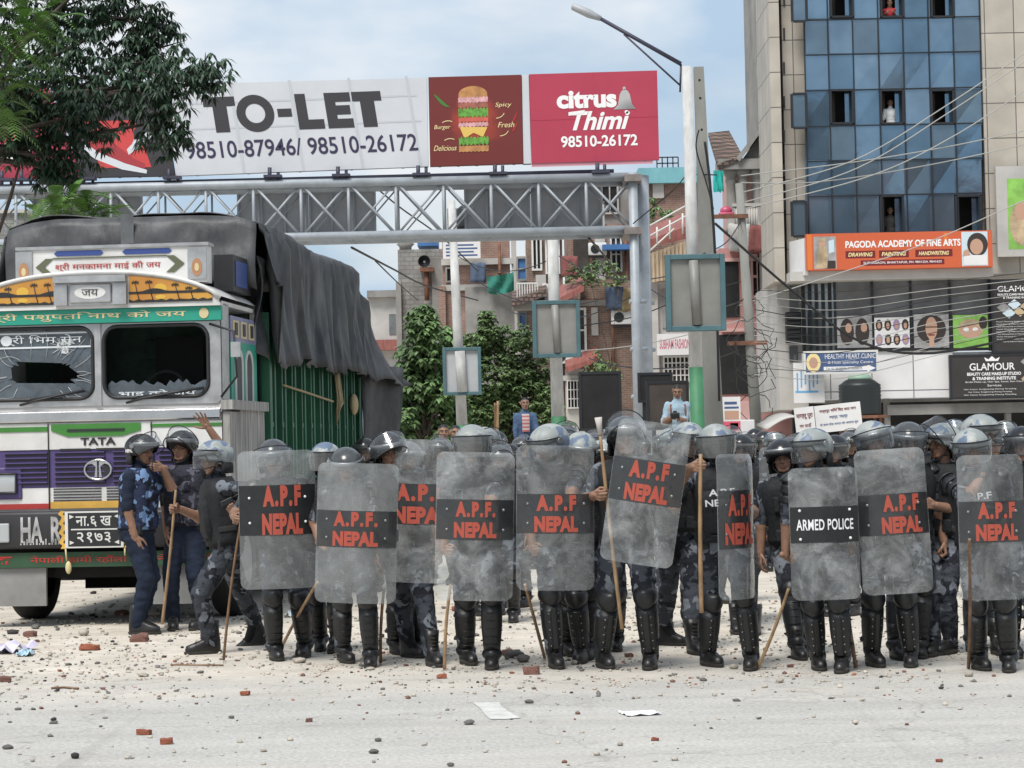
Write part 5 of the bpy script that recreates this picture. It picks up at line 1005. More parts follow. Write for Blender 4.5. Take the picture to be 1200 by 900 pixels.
# nose: chrome strip, hood panels, grille
tb('chrome_strip', V['chrome'], [(-W, W, -.045, .0, 1.915, 2.02)], bev=.015)
tb('hood_band', [V['white'], V['green']], [(-W, W, -.02, .0, 1.66, 1.905), (-W, -.46, -.028, -.02, 1.83, 1.875, 1), (.52, W, -.028, -.02, 1.85, 1.88, 1)])
b = MB(); patch(b, [(-.27, 1.775), (.25, 1.775), (.43, 1.825), (.43, 1.895), (-.43, 1.895), (-.43, 1.835)], 0, -.030); b.box((0, -.034, 1.835), (.55, .008, .022), 1); b.build('bonnet_badge_panel', [V['green'], V['black']], tr)
b = MB(); text(b, 'TATA', (.02, -.022, 1.728), .34, .07, XA, ZA, 0, .035, .006); b.build('maker_lettering', V['black'], tr)
gr_ = tb('grille', [V['purple'], V['white'], V['black'], V['red'], V['yellow']], [(-W, W, -.01, .0, 1.30, 1.655), (-W, W, -.012, .0, 1.10, 1.30, 1), (-W, -.45, -.02, -.01, 1.105, 1.155, 3), (-.45, .52, -.02, -.01, 1.105, 1.17, 4), (-.45, W, -.006, .0, 1.10, 1.11, 4)])
b = MB()
for x0, x1 in ((-.88, -.47), (-.40, .08), (.16, .55), (.60, 1.1)):
    for k in range(7): z = 1.33 + .046 * k; tbox(b, x0, x1, -.022, -.009, z, z + .016, 1); tbox(b, x0, x1, -.040, -.012, z + .018, z + .030, 0)
for x0, x1 in ((-.42, .04), (.09, .55)):
    for k in range(5): z = 1.175 + .027 * k; tbox(b, x0, x1, -.020, -.011, z, z + .011, 1)
for x0, x1 in ((-.35, -.06), (.0, .3)): tbox(b, x0, x1, -.030, -.019, 1.645, 1.665, 1)
b.build('grille_slats', [V['purple'], V['black']], gr_)
tb('panel_gap', V['black'], [(-.463, -.455, -.034, -.0, 1.1, 1.9), (.525, .533, -.034, -.0, 1.1, 1.9)])
b = MB(); pts = [(.02 + .128 * math.cos(a), -.045, 1.462 + .092 * math.sin(a)) for a in [2 * math.pi * j / 28 for j in range(29)]]; b.tube(pts, .013, 6, 0, cap=False); disc(b, (.02, 1.462), .12, .085, 1, 24, -.036)
for s in (-1, 1): patch(b, [(.02 + s * .008, 1.39), (.02 + s * .035, 1.39), (.02 + s * .022, 1.49), (.02 + s * .06, 1.52), (.02 + s * .10, 1.51), (.02 + s * .095, 1.535), (.02 + s * .01, 1.54)][::s], 0, -.047)
b.build('maker_emblem', [V['chrome'], V['black']], tr)
for s in (-1, 1):
    b = MB(); tbox(b, s * .72, s * 1.17, -.03, .0, 1.20, 1.50, 0, .02); h = b.build('headlight', V['purple'], tr); b = MB(); tbox(b, s * .77, s * 1.06, -.05, -.02, 1.26, 1.44, 0, .03); b.build('lens', V['lamp'], h); b = MB(); b.tube([(s * .77, -.055, 1.26), (s * 1.06, -.055, 1.26), (s * 1.06, -.055, 1.44), (s * .77, -.055, 1.44), (s * .77, -.055, 1.26)], .012, 6, cap=False); b.build('lamp_rim', V['black'], h)
# bumper with lettering, number plate, lower board, flaps
bu = tb('bumper', V['black'], [(-W - .02, W + .02, -.16, .05, .735, 1.085)], bev=.03)
b = MB()
for s_, x in (('HA', -.59), ('RD', -.30)): text(b, s_, (x, -.16, .915), .21, .24, XA, ZA, 0, .03, .004)
for k in range(18): x = -.70 + k * .030; rpatch(b, x, .775, x + .012 + .006 * (k % 2), .79 + .02 * (k % 3), 0, -.164)
b.build('bumper_lettering', mat('worn_white_letters', (.5, .5, .5), .7, col2=(.12, .12, .12), vscale=5), bu)
b = MB(); tbox(b, -.265, .29, -.185, -.162, .74, 1.08, 0); tbox(b, -.235, .265, -.187, -.184, .755, 1.065, 1); b.box((.015, -.189, .912), (.44, .004, .012), 0); text(b, 'ना.६ ख', (.01, -.187, .985), .34, .10, XA, ZA, 0, .01, .003); text(b, '२१७३', (.01, -.187, .835), .32, .10, XA, ZA, 0, .01, .003)
for s in (-1, 1):
    for z in (.79, 1.03): patch(b, [(.015 + s * .19, z), (.015 + s * .235, z - .02), (.015 + s * .235, z + .02)][::s], 0, -.190)
b.build('number_plate', [mat('plate_white', (.6, .6, .58), .5), V['plate']], bu)
b = MB()
for x in (-.29, .31): 
    pts = []
    for k in range(13): z = .735 + .35 * k / 12; pts.append((x + .022 * math.sin(k * 2.1), z))
    b.loft([[(p[0] - .022, -.175, p[1]) for p in pts], [(p[0] + .022, -.175, p[1]) for p in pts]], 0, False, False, False)
b.build('yellow_trim', V['yellow'], bu)
tb('fog_lamp', V['lamp'], [(-1.02, -.80, -.18, -.15, .80, .98)], bu, .02)
lb = tb('lower_board', V['green2'] if 'green2' in V else mat('dark_green_board', (.022, .065, .03), .6, var=.25, vscale=3), [(-W - .02, W + .02, -.10, -.05, .56, .70)]); b = MB(); text(b, 'नेपाली हामी रहौँला कहाँ नेपालै नरहे', (.25, -.10, .63), 1.75, .075, XA, ZA, 0, .006, .004); text(b, 'क', (-.88, -.10, .63), .16, .075, XA, ZA, 0, .03, .004); b.build('board_lettering', mat('scarlet_letters', (.42, .03, .02), .5), lb)
tb('front_flap', V['grey'], [(-W, -.49, -.06, -.02, .20, .555)]); tb('front_flap', V['grey'], [(.52, .93, -.03, .01, .20, .555)])
b = MB(); b.tube([(-.26, -.19, .735), (-.25, -.19, .62)], .008, 5); b.ell((-.235, -.19, .56), (.03, .02, .06)); b.build('hanging_charm', V['gold'], tr); b = MB(); b.tube([(.30, -.18, .73), (.30, -.18, .66)], .008, 5); b.build('hanging_charm', V['gold'], tr)
# frame and axles, with crosswise boards added to darken the underside; wheels
tb('chassis_and_dark_fill', V['dark'], [(-1.05, 1.05, .2, 1.0, .45, .75), (-.45, .45, .1, 7.3, .45, .62), (-.95, .95, 1.13, 1.27, .42, .56), (-.95, .95, 5.5, 5.64, .42, .56), (-.2, .2, 5.35, 5.8, .35, .68), (-1.1, 1.1, 2.4, 2.45, .3, .7), (.65, 1.1, 2.6, 3.6, .45, .85), (-1.1, -.65, 2.6, 3.6, .45, .85), (-1.15, 1.15, 4.75, 4.80, .12, .72), (-.6, .6, 1.6, 2.3, .26, .6)])
def wheel(x, y, wd):
    b = MB(); pr = [(.30, -.5), (.46, -.5), (.5, -.36), (.51, 0), (.5, .36), (.46, .5), (.30, .5)]; ring_ = []
    for r_, t in pr: ring_.append([(x + t * wd, y + r_ * math.cos(a), .5 + r_ * math.sin(a)) for a in [2 * math.pi * j / 28 for j in range(28)]])
    b.loft(ring_, 0, True, False); t_ = b.build('wheel', V['rubber'], tr); b = MB(); s = 1 if x > 0 else -1
    b.loft([[(x + s * q * wd, y + r_ * math.cos(a), .5 + r_ * math.sin(a)) for a in [2 * math.pi * j / 24 for j in range(24)]] for r_, q in ((.31, .48), (.28, .35), (.2, .3), (.13, .5), (.05, .52))], 0, True, True)
    b.build('rim', V['grey'], t_)
for y in (1.2, 5.57):
    for s in (-1, 1): wheel(s * 1.0, y, .28)
# cab side: wooden door panels, windows, plank foot
b = MB(); S = W + .0
tbox(b, W - .05, W, .03, .34, 2.0, 3.0, 0); tbox(b, W - .05, W + .012, .36, 1.52, 2.02, 2.66, 1); tbox(b, W - .05, W + .012, .36, 1.52, 2.66, 2.90, 2); tbox(b, W - .05, W, 1.5, 1.55, 2.0, 3.0, 0)
sd_ = b.build('side_panel', [V['silver'], V['teal'], mat('lilac_panel_paint', (.20, .20, .32), .5, var=.2, vscale=4)], tr)
for y in (.52, .98):
    b = MB(); n = 10; pts = [(W + .016, y, 2.06)] + [(W + .016, y, 2.44)] + [(W + .016, y + .15 - .15 * math.cos(math.pi * k / n), 2.44 + .14 * math.sin(math.pi * k / n)) for k in range(1, n)] + [(W + .016, y + .30, 2.44), (W + .016, y + .30, 2.06)]
    b.add(pts, [list(range(len(pts)))[::-1]], 0); b.tube(pts + [pts[0]], .018, 5, 1, cap=False); b.build('arched_side_window', [V['black'], V['white']], sd_)
for y in (.45, .80, 1.15): b = MB(); tbox(b, W + .012, W + .02, y, y + .24, 2.70, 2.86, 0); tbox(b, W + .02, W + .026, y + .06, y + .18, 2.72, 2.84, 1); b.build('painted_panel', [V['gold'], V['black']], sd_)
b = MB()
for k in range(7): tbox(b, W + .01 + .004 * (k % 2), W + .075, -.02 + .225 * k, .195 + .225 * k, .95, 2.0 if k > 1 else 1.98, 0)
b.build('weathered_planks', V['wood'], tr); tb('plank_cap', V['wood'], [(W, W + .11, -.05, 1.6, 2.0, 2.09)])
# mirror arm
b = MB(); b.tube([(W - .1, -.02, 2.8), (W + .16, -.16, 2.72), (W + .18, -.16, 2.3), (W, -.02, 2.12)], .012, 6); tbox(b, W + .13, W + .22, -.175, -.15, 2.48, 2.62, 1); b.build('mirror', [V['black'], V['silver']], tr)
# cargo body with green ribs
C0, C1, WC = 1.72, 7.25, 1.22
tb('cargo_body', [V['cargo'], V['dark']], [(-WC, WC, C0, C1, .95, 3.2), (-WC + .02, WC - .02, C0 - .03, C0, 1.0, 3.3, 1), (-WC, WC + .01, C1, C1 + .02, .9, 2.6, 1)])
b = MB()
for k in range(11):
    y = C0 + .10 + k * .535; tbox(b, WC, WC + .07, y, y + .07, .97, 2.9, 0); tbox(b, WC, WC + .07, y + .19, y + .26, .97, 2.9, 0)
    for z in (1.25, 1.85): tbox(b, WC, WC + .055, y + .075, y + .185, z, z + .05, 1); tbox(b, WC + .003, WC + .012, y + .085, y + .175, z - .20, z - .01, 2)
    tbox(b, WC, WC + .018, y + .07, y + .19, .97, 2.9, 0); b.tube([(WC + .074, y, .97), (WC + .074, y, 2.9)], .005, 4, 1)
tbox(b, WC, WC + .085, C0 - .02, C0 + .06, .95, 3.0, 0); tbox(b, WC, WC + .085, C1 - .08, C1, .95, 2.9, 0); tbox(b, WC + .002, WC + .09, C0, C1, .93, 1.02, 1)
b.build('cargo_ribs', [V['cargo'], V['cargo_edge'], V['dark']], tr)
b = MB(); b.tube([(WC + .10, C0 + .6, 2.28), (WC + .11, C0 + 2.0, 2.22), (WC + .11, C0 + 3.4, 2.16)], .013, 6)
for k in range(5):
    y = C0 + 3.6 + .06 * k; b.tube([(WC + .10, y, 2.5), (WC + .13, y + .1 * math.sin(k), 2.2), (WC + .12, y - .05, 1.9 + .05 * k), (WC + .12, y + .18, 2.15), (WC + .1, y + .06, 2.5)], .012, 5)
b.ell((WC + .1, C0 + 4.9, 2.15), (.05, .16, .13)); b.build('tie_rope', V['rope'], tr)
# tarpaulin: one draped sheet built from sections along the load
b = MB(); secs = []
def prof(y):
    t = max(0, min(1, (y - 1.35) / 5.85)); top = 3.99 - .06 * t + .03 * math.sin(t * 9); bl = 2.50 - .03 * math.sin(t * 14) ; fl = .10
    if y > 7.0:
        q = (y - 7.0) / 1.15; top = 3.93 - .95 * q ** 1.1; bl = 2.50 - .10 * q; fl = .10 + .40 * q
    if y < 1.6: bl = 3.25
    pts = []
    hw = 1.26
    n1, n2, n3 = 14, 22, 14
    for i in range(n1): u = i / n1; pts.append((-hw - fl * (1 - u) ** 1.5, bl + (top - .10 - bl) * u))
    for i in range(n2 + 1): u = i / n2; x = -hw + 2 * hw * u; pts.append((x, top - .10 * (abs(u * 2 - 1)) ** 6 + .02 * math.sin(u * 11)))
    for i in range(1, n3 + 1): u = i / n3; pts.append((hw + fl * u ** 1.5, top - .10 + (bl - top + .10) * u))
    return pts
NS = 190
for i in range(NS + 1):
    y = 1.38 + (8.15 - 1.38) * i / NS; r_ = []
    for j, (x, z) in enumerate(prof(y)):
        side = abs(x) > 1.2
        v = Vector((x, y, z)); a = noise.noise(Vector((y * 2.6, z * .5, x * .6))) * .06 + noise.noise(Vector((y * 6, z * .7, 4))) * .06 + .03 * noise.noise(Vector((y * 13, z * 1.3, 9))) + .10 - .17 * abs(noise.noise(Vector((y * 2.9 + .35 * z, z * .22, 14)))) ** .8 - .07 * abs(noise.noise(Vector((y * 7.3, z * .5, 21))))
        if side: v.x += math.copysign(a * (1.1 if z < 3.8 else .4), x) + .01
        else: v.z += .05 * noise.noise(Vector((x * 1.7, y * 1.3, 2)))
        if side and z < 2.6: v.z += .07 * noise.noise(Vector((y * 3.1, 1, 7)))
        r_.append(v)
    secs.append(r_)
b.loft(secs, 0, True, False, False)
fr = []
for q in range(9):                                                  # front apron
    t = q / 8; row = []
    for i in range(41):
        x = -1.27 + 2.54 * i / 40; z = 3.985 - .02 - (.10 * (abs(i / 20 - 1)) ** 6) - t * (.66 if x < .9 else .66 - .0)
        row.append((x, 1.36 - .05 * math.sin(t * 3) - .02 + .06 * noise.noise(Vector((x * 2.2 + t * 1.5, t * 2, 5))) + .035 * noise.noise(Vector((x * 6 - t * 4, t * 3, 8))) - .05 * t, z))
    fr.append(row)
b.loft(fr[::-1], 0, True, False, False)
tp_ = b.build('tarpaulin', V['tarp'], tr); md = tp_.modifiers.new('s', 'SOLIDIFY'); md.thickness = .012
b = MB(); lp = []
for i in range(13):                                                 # loose lower flap hanging at the rear corner
    t = i / 12; lp.append([(WC + .05 + .42 * u * (1 - .35 * t) + .05 * math.sin(u * 7 + t * 3), 7.28 + .75 * u, 2.62 - t * (1.35 + .25 * u) + .03 * math.sin(u * 9)) for u in [k / 9 for k in range(10)]])
b.loft(lp, 0, True, False, False)
lp = []
for i in range(13):
    t = i / 12; lp.append([(-1.2 + 2.5 * u, 7.32 + .12 * math.sin(u * 15) * t, 3.6 - 2.6 * t) for u in [k / 14 for k in range(15)]])
b.loft(lp, 0, True, False, False)
o = b.build('rear_flap', V['tarp'], tr); md = o.modifiers.new('s', 'SOLIDIFY'); md.thickness = .012
b = MB(); sp_ = []
for i in range(9):
    t = i / 8; sp_.append([(1.24 + .06 * math.sin(t * 5 + u * 4), 1.42 + .35 * u, 3.55 - t * .95 - .1 * u) for u in [k / 6 for k in range(7)]])
b.loft(sp_, 0, True, False, False); o = b.build('side_fold', V['tarp'], tr); md = o.modifiers.new('s', 'SOLIDIFY'); md.thickness = .012
tb('dark_opening_block', [V['black'], V['sky_blue']], [(1.0, 1.19, .62, 1.4, 3.15, 3.5), (1.19, 1.2, .7, 1.2, 3.2, 3.45, 1)])  # black and blue block standing in for the dark opening under the tarpaulin
b = MB(); n = 10; pts = [(-.02 + .13 * (u - .5), 1.27, 3.99 - .0 - .55 * t) for t in (0, 1) for u in (0, 1)]; b.add([pts[0], pts[1], pts[3], pts[2]], [(0, 2, 3, 1)] if False else [(0, 1, 2, 3)][::-1]); o = b.build('tarp_patch', mat('pale_tarp_patch', (.09, .095, .10), .7, var=.3, vscale=6), tr)
# ================================================================ trees
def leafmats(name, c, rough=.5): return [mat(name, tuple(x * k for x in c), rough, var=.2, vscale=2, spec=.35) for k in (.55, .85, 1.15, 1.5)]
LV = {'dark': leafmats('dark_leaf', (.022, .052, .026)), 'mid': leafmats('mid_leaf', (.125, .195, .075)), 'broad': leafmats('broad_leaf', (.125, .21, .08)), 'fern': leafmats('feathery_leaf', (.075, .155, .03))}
BARK = mat('bark', (.055, .043, .034), .9, var=.4, vscale=6, bump=.01, bscale=16)
def leaf(mb, p, d, up, ln, wd, m, droop=.3):
    d = d.normalized(); s = d.cross(up); s = s.normalized() if s.length > 1e-4 else d.orthogonal().normalized(); n_ = s.cross(d)
    a = p + d * ln * .45 + n_ * ln * .06; e = p + d * ln - Vector((0, 0, droop * ln * .5))
    mb.add([p, a + s * wd - n_ * wd * .25, e, a - s * wd - n_ * wd * .25, a], [(0, 4, 1), (1, 4, 2), (2, 4, 3), (3, 4, 0)], m, False)
def rdir(rt): 
    while True:
        v = Vector((rt.uniform(-1, 1), rt.uniform(-1, 1), rt.uniform(-1, 1)))
        if .1 < v.length < 1: return v.normalized()
def limbs(mb, base, tips, r0, rt):
    for t in tips:
        m1 = base.lerp(t, .45) + rdir(rt) * (t - base).length * .10 + Vector((0, 0, (t - base).length * .05)); mb.tube([base, m1, t], [r0, r0 * .55, r0 * .16], 6)
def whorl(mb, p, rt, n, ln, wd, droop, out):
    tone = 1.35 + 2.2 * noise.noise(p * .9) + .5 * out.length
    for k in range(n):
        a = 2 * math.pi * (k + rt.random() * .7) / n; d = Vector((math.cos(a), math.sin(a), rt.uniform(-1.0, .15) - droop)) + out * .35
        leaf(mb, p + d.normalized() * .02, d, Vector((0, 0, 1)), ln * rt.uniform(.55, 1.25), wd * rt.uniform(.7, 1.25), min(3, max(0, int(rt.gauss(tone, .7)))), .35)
# ---- dark drooping-leaved tree at the upper left, rooted behind the truck
rt = random.Random(21); TYD = 33.0
blobs = [(60, 150, 70, 70, 33), (112, 92, 90, 62, 33), (150, 22, 62, 40, 33.6), (196, 96, 46, 46, 32.6), (243, 83, 30, 27, 32.6), (190, 142, 38, 42, 32.4), (35, 70, 60, 70, 34), (62, 196, 26, 26, 32.4), (28, 172, 24, 24, 33), (-60, 110, 90, 100, 33.5), (105, 132, 50, 34, 32.2), (170, 60, 60, 40, 33.6), (70, 10, 80, 40, 34), (-70, 0, 90, 60, 34), (225, 100, 30, 26, 32.8), (120, -40, 90, 50, 33.5), (5, 110, 40, 50, 32.6), (75, 190, 24, 22, 32.3)]
root = thing('dark_tree', 'dark tree with drooping leaves spreading over the left hoardings behind the truck', 'tree', ground_at(-75, TYD)); b = MB(); tips = []
for (px, py, rx, ry, Y) in blobs:
    c = P(px, py, Y); k = Y / F; a, e = rx * k, ry * k; nW = int(rx * ry / 20) + 6
    tips.append(c)
    for _ in range(nW):
        v = rdir(rt) * rt.random() ** .42; p = c + Vector((v.x * a, v.y * min(a, e) * 1.1, v.z * e))
        if noise.noise(p * 1.7) < -.22 and rt.random() < .75: continue
        whorl(b, p, rt, 8, .165, .024, .55, Vector((v.x, v.y, 0)))
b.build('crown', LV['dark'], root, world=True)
b = MB(); t0 = mw(root).translation; t1 = P(-70, 190, TYD); t1 = Vector((t1.x, TYD, t1.z)); b.tube([t0, t0.lerp(t1, .5) + Vector((.1, 0, 0)), t1], [.22, .18, .14], 10); limbs(b, t1, tips, .085, rt); b.tube([P(-5, 282, 32.3), P(12, 232, 32.3), P(22, 196, 32.4)], [.03, .03, .02], 6)
for (px, py, rx, ry, Y) in blobs:
    c = P(px, py, Y)
    for _ in range(7): v = rdir(rt); k = Y / F; limbs(b, c, [c + Vector((v.x * rx * k, v.y * .5, v.z * ry * k)) * .9], .022, rt)
b.build('trunk', BARK, root, world=True)
# ---- bright feathery trees
def feathery(label, px0, blobs, Y0, seed):
    rt = random.Random(seed); root = thing('feathery_tree', label, 'tree', ground_at(px0, Y0)); b = MB(); tips = []
    for (px, py, rx, ry, Y, n) in blobs:
        c = P(px, py, Y); k = Y / F; tips.append(c)
        for _ in range(n):
            v = rdir(rt) * rt.random() ** .5; p = c + Vector((v.x * rx * k, v.y * rx * k, v.z * ry * k)); d = (Vector((v.x, v.y, 0)) + rdir(rt) * .6 + Vector((.35, 0, .1))).normalized(); L_ = rt.uniform(.32, .55); m = rt.choice((1, 2, 2, 3)); pp = p
            up = Vector((0, 0, 1))
            for i in range(13):
                t = i / 13; q = p + d * L_ * t - Vector((0, 0, .16 * t * t)); s = d.cross(up).normalized(); ll = .085 * math.sin(math.pi * (t * .8 + .15)) + .02
                for sg in (-1, 1):
                    e = q + s * sg * ll + d * ll * .55 - Vector((0, 0, .02)); w_ = d * .012; b.add([q - w_, q + w_, e + w_ * .4, e - w_ * .4], [(0, 1, 2, 3)], m)
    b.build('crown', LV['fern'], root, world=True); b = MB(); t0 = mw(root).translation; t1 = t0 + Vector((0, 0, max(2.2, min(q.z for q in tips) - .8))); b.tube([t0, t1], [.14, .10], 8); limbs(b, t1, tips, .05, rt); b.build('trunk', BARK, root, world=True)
feathery('bright feathery tree at the upper edge of the picture in front of the dark tree', -60, [(10, 40, 52, 46, 31, 70), (-30, 90, 60, 60, 31, 50), (5, 120, 24, 34, 31, 26), (-20, 10, 70, 50, 31.3, 50), (40, 20, 30, 24, 31, 30)], 31, 4)
feathery('low bright feathery tree just showing over the truck tarpaulin below the dark leaves', 85, [(85, 238, 32, 20, 30.6, 42), (62, 244, 22, 14, 30.6, 20), (110, 250, 20, 12, 30.6, 16), (40, 300, 40, 24, 30.6, 20)], 30.6, 5)
# ---- round trees behind the police line
def leafy(name, label, px0, Y0, blobs, lm, ln, wd, dens, seed, n=6, droop=.1, gap=-.18, tr_=.12, sup=0):
    rt = random.Random(seed); root = thing(name, label, 'tree', ground_at(px0, Y0)); b = MB(); tips = []
    for (px, py, rx, ry) in blobs:
        Y = Y0 + rt.uniform(-.7, .7); c = P(px, py, Y); k = Y / F; tips.append(c)
        for _ in range(int(rx * ry * dens) + 4):
            v = rdir(rt) * rt.random() ** .38; p = c + Vector((v.x * rx * k, v.y * min(rx, ry) * k, v.z * ry * k))
            if noise.noise(p * 1.3 + Vector((seed, 0, 0))) < gap and rt.random() < .8: continue
            whorl(b, p, rt, n, ln, wd, droop, Vector((v.x, v.y, 0)))
    b.build('crown', LV[lm], root, world=True); b = MB(); t0 = mw(root).translation; t1 = t0 + Vector((0, 0, 1.6)); b.tube([t0, t0.lerp(t1, .5) + Vector((.06, 0, 0)), t1], [tr_ * 1.4, tr_ * 1.1, tr_], 8); limbs(b, t1, tips, tr_ * .55, rt); b.build('trunk', BARK, root, world=True)
leafy('broad_leaved_tree', 'broad leaved tree with pale new leaves between the truck and the slim post', 500, 66, [(492, 375, 16, 24), (500, 405, 26, 26), (484, 420, 22, 26), (512, 440, 30, 34), (480, 462, 18, 34), (500, 486, 34, 30), (522, 400, 18, 24), (470, 492, 16, 22), (500, 372, 14, 18), (528, 440, 22, 30), (488, 505, 26, 26), (520, 508, 28, 24), (505, 455, 26, 26), (476, 440, 16, 24), (532, 470, 22, 30)], 'broad', .23, .072, .24, 31, 6, .25)
leafy('bushy_tree', 'bushy darker tree with fine leaves between the two nearer white posts', 596, 70, [(570, 385, 15, 24), (566, 405, 20, 18), (592, 404, 28, 26), (548, 415, 18, 26), (610, 395, 16, 18), (545, 470, 26, 34), (620, 432, 26, 22), (585, 440, 34, 28), (612, 462, 36, 30), (575, 478, 30, 32), (640, 480, 22, 30), (650, 505, 26, 20), (600, 500, 40, 26), (560, 440, 18, 30), (640, 450, 16, 16)], 'mid', .15, .05, .42, 32, 7, .05)
leafy('small_tree', 'small green tree at the far end behind the painted truck', -20, 70, [(-20, 340, 40, 40), (5, 365, 22, 30), (-40, 400, 50, 50)], 'mid', .16, .05, .16, 33)
leafy('terrace_shrub', 'shrub growing on the terrace of the old brick house', 708, 89.3, [(706, 318, 20, 18), (690, 322, 16, 14), (668, 322, 12, 16), (724, 326, 10, 10)], 'mid', .16, .05, .20, 34, 6, .1, -.2, .05)
leafy('ivy_shrub', 'untidy shrub hanging against the old brick wall below the balcony', 700, 88.5, [(700, 425, 16, 18), (712, 440, 16, 20), (690, 440, 10, 12)], 'mid', .17, .05, .16, 35, 6, .4, -.2, .05)
leafy('roof_garden_shrub', 'green roof garden shrub behind the gantry post by the dish', 763, 100, [(762, 240, 10, 16), (768, 252, 12, 12), (782, 248, 8, 7)], 'broad', .2, .06, .22, 36, 6, .1, -.25, .04)
# ================================================================ people
K = {}
K['skin'] = mat('skin', (.225, .122, .078), .55, var=.15, vscale=25, bump=.001, bscale=160)
K['lip'] = mat('lip', (.15, .055, .045), .45)
K['hair'] = mat('hair', (.008, .007, .006), .55, bump=.004, bscale=120)
K['eye_white'] = mat('eye_white', (.30, .27, .25), .25)
K['eye_dark'] = mat('eye_dark', (.01, .008, .006), .15)
K['navy'] = mat('navy_cloth', (.014, .02, .036), .9, var=.25, vscale=5, bump=.012, bscale=16, spec=.2)
K['black_cloth'] = mat('black_cloth', (.012, .013, .015), .85, var=.3, vscale=8, bump=.008, bscale=22, spec=.25)
K['camo_grey'] = camo('dark_camouflage', [(.044, .050, .062), (.016, .018, .026), (.14, .155, .178), (.014, .015, .02)], 7.5)
K['camo_vest'] = camo('vest_camouflage', [(.03, .03, .042), (.012, .013, .02), (.09, .092, .12)], 10)
K['camo_blue'] = camo('blue_camouflage', [(.022, .03, .065), (.008, .01, .02), (.13, .21, .36)], 9)
K['vest'] = mat('black_vest', (.013, .014, .016), .72, var=.3, vscale=10, bump=.006, bscale=30, spec=.3)
K['rubber'] = mat('hard_black_plastic', (.011, .012, .013), .42, var=.3, vscale=12, bump=.0015, bscale=60, rvar=.12)
K['leather'] = mat('boot_leather', (.012, .011, .011), .4, var=.4, vscale=14, bump=.003, bscale=50, rvar=.15)
K['sole'] = mat('boot_sole', (.03, .028, .025), .85, var=.4, vscale=20)
K['shell_camo'] = camo('helmet_print', [(.24, .265, .26), (.31, .33, .32), (.11, .15, .22)], 8, .5, .0, (.50, .555), .02)
K['shell_black'] = mat('black_helmet_shell', (.014, .015, .018), .22, var=.2, vscale=8)
K['shell_grey'] = mat('grey_helmet_shell', (.06, .065, .07), .22, var=.3, vscale=8)
K['metal_band'] = mat('worn_grey_metal', (.22, .23, .235), .38, .6, var=.2, vscale=20)
K['visor'] = clear('visor_plastic', (.86, .88, .89), .07, .06, (.34, .36, .38), .07, 12, .06)
K['visor_dark'] = clear('smoked_visor_plastic', (.62, .64, .65), .30, .12, (.30, .31, .305), .14, 12, .08)
K['strap'] = mat('webbing', (.02, .02, .022), .9)
K['white_paint'] = mat('white_print', (.72, .73, .74), .6)
K['red_paint'] = mat('red_print', (.17, .05, .04), .62, col2=(.37, .066, .04), vscale=26, detail=6)
K['red_paint'].node_tree.nodes['Color Ramp'].color_ramp.elements[0].position = .26; K['red_paint'].node_tree.nodes['Color Ramp'].color_ramp.elements[1].position = .42
K['bamboo'] = mat('bamboo_cane', (.30, .19, .10), .55, var=.35, vscale=9, stretch=(2, 2, .6), bump=.002, bscale=20)
K['bamboo_dark'] = mat('dark_cane', (.17, .095, .05), .55, var=.35, vscale=9, bump=.002, bscale=20)
K['shields'] = [clear('scuffed_polycarbonate', (.84, .865, .87), a_, .28, c_, h_, s_, q_, .42, .72) for a_, c_, h_, s_, q_ in ((.14, (.58, .60, .60), .20, 2.6, .18), (.08, (.62, .64, .64), .26, 3.4, .24), (.18, (.54, .56, .56), .24, 2.0, .14), (.10, (.64, .66, .66), .32, 4.6, .22))]
K['band'] = clear('black_band_film', (.25, .27, .28), .62, .34, (.03, .032, .034), .2, 5, .12)
K['band_solid'] = mat('black_band', (.012, .013, .014), .45, var=.3, vscale=14)

def remesh(mb, vox, it=4, fac=.5):
    me = mb.mesh('tmp', []); o = bpy.data.objects.new('tmp', me); C.objects.link(o)
    md = o.modifiers.new('r', 'REMESH'); md.mode = 'VOXEL'; md.voxel_size = vox
    ms = o.modifiers.new('s', 'SMOOTH'); ms.iterations = it; ms.factor = fac
    dg = bpy.context.evaluated_depsgraph_get(); me2 = bpy.data.meshes.new_from_object(o.evaluated_get(dg), depsgraph=dg)
    vs = [v.co.copy() for v in me2.vertices]; ns = [v.normal.copy() for v in me2.vertices]; fs = [list(p.vertices) for p in me2.polygons]
    bpy.data.objects.remove(o); bpy.data.meshes.remove(me); bpy.data.meshes.remove(me2)
    return vs, fs, ns

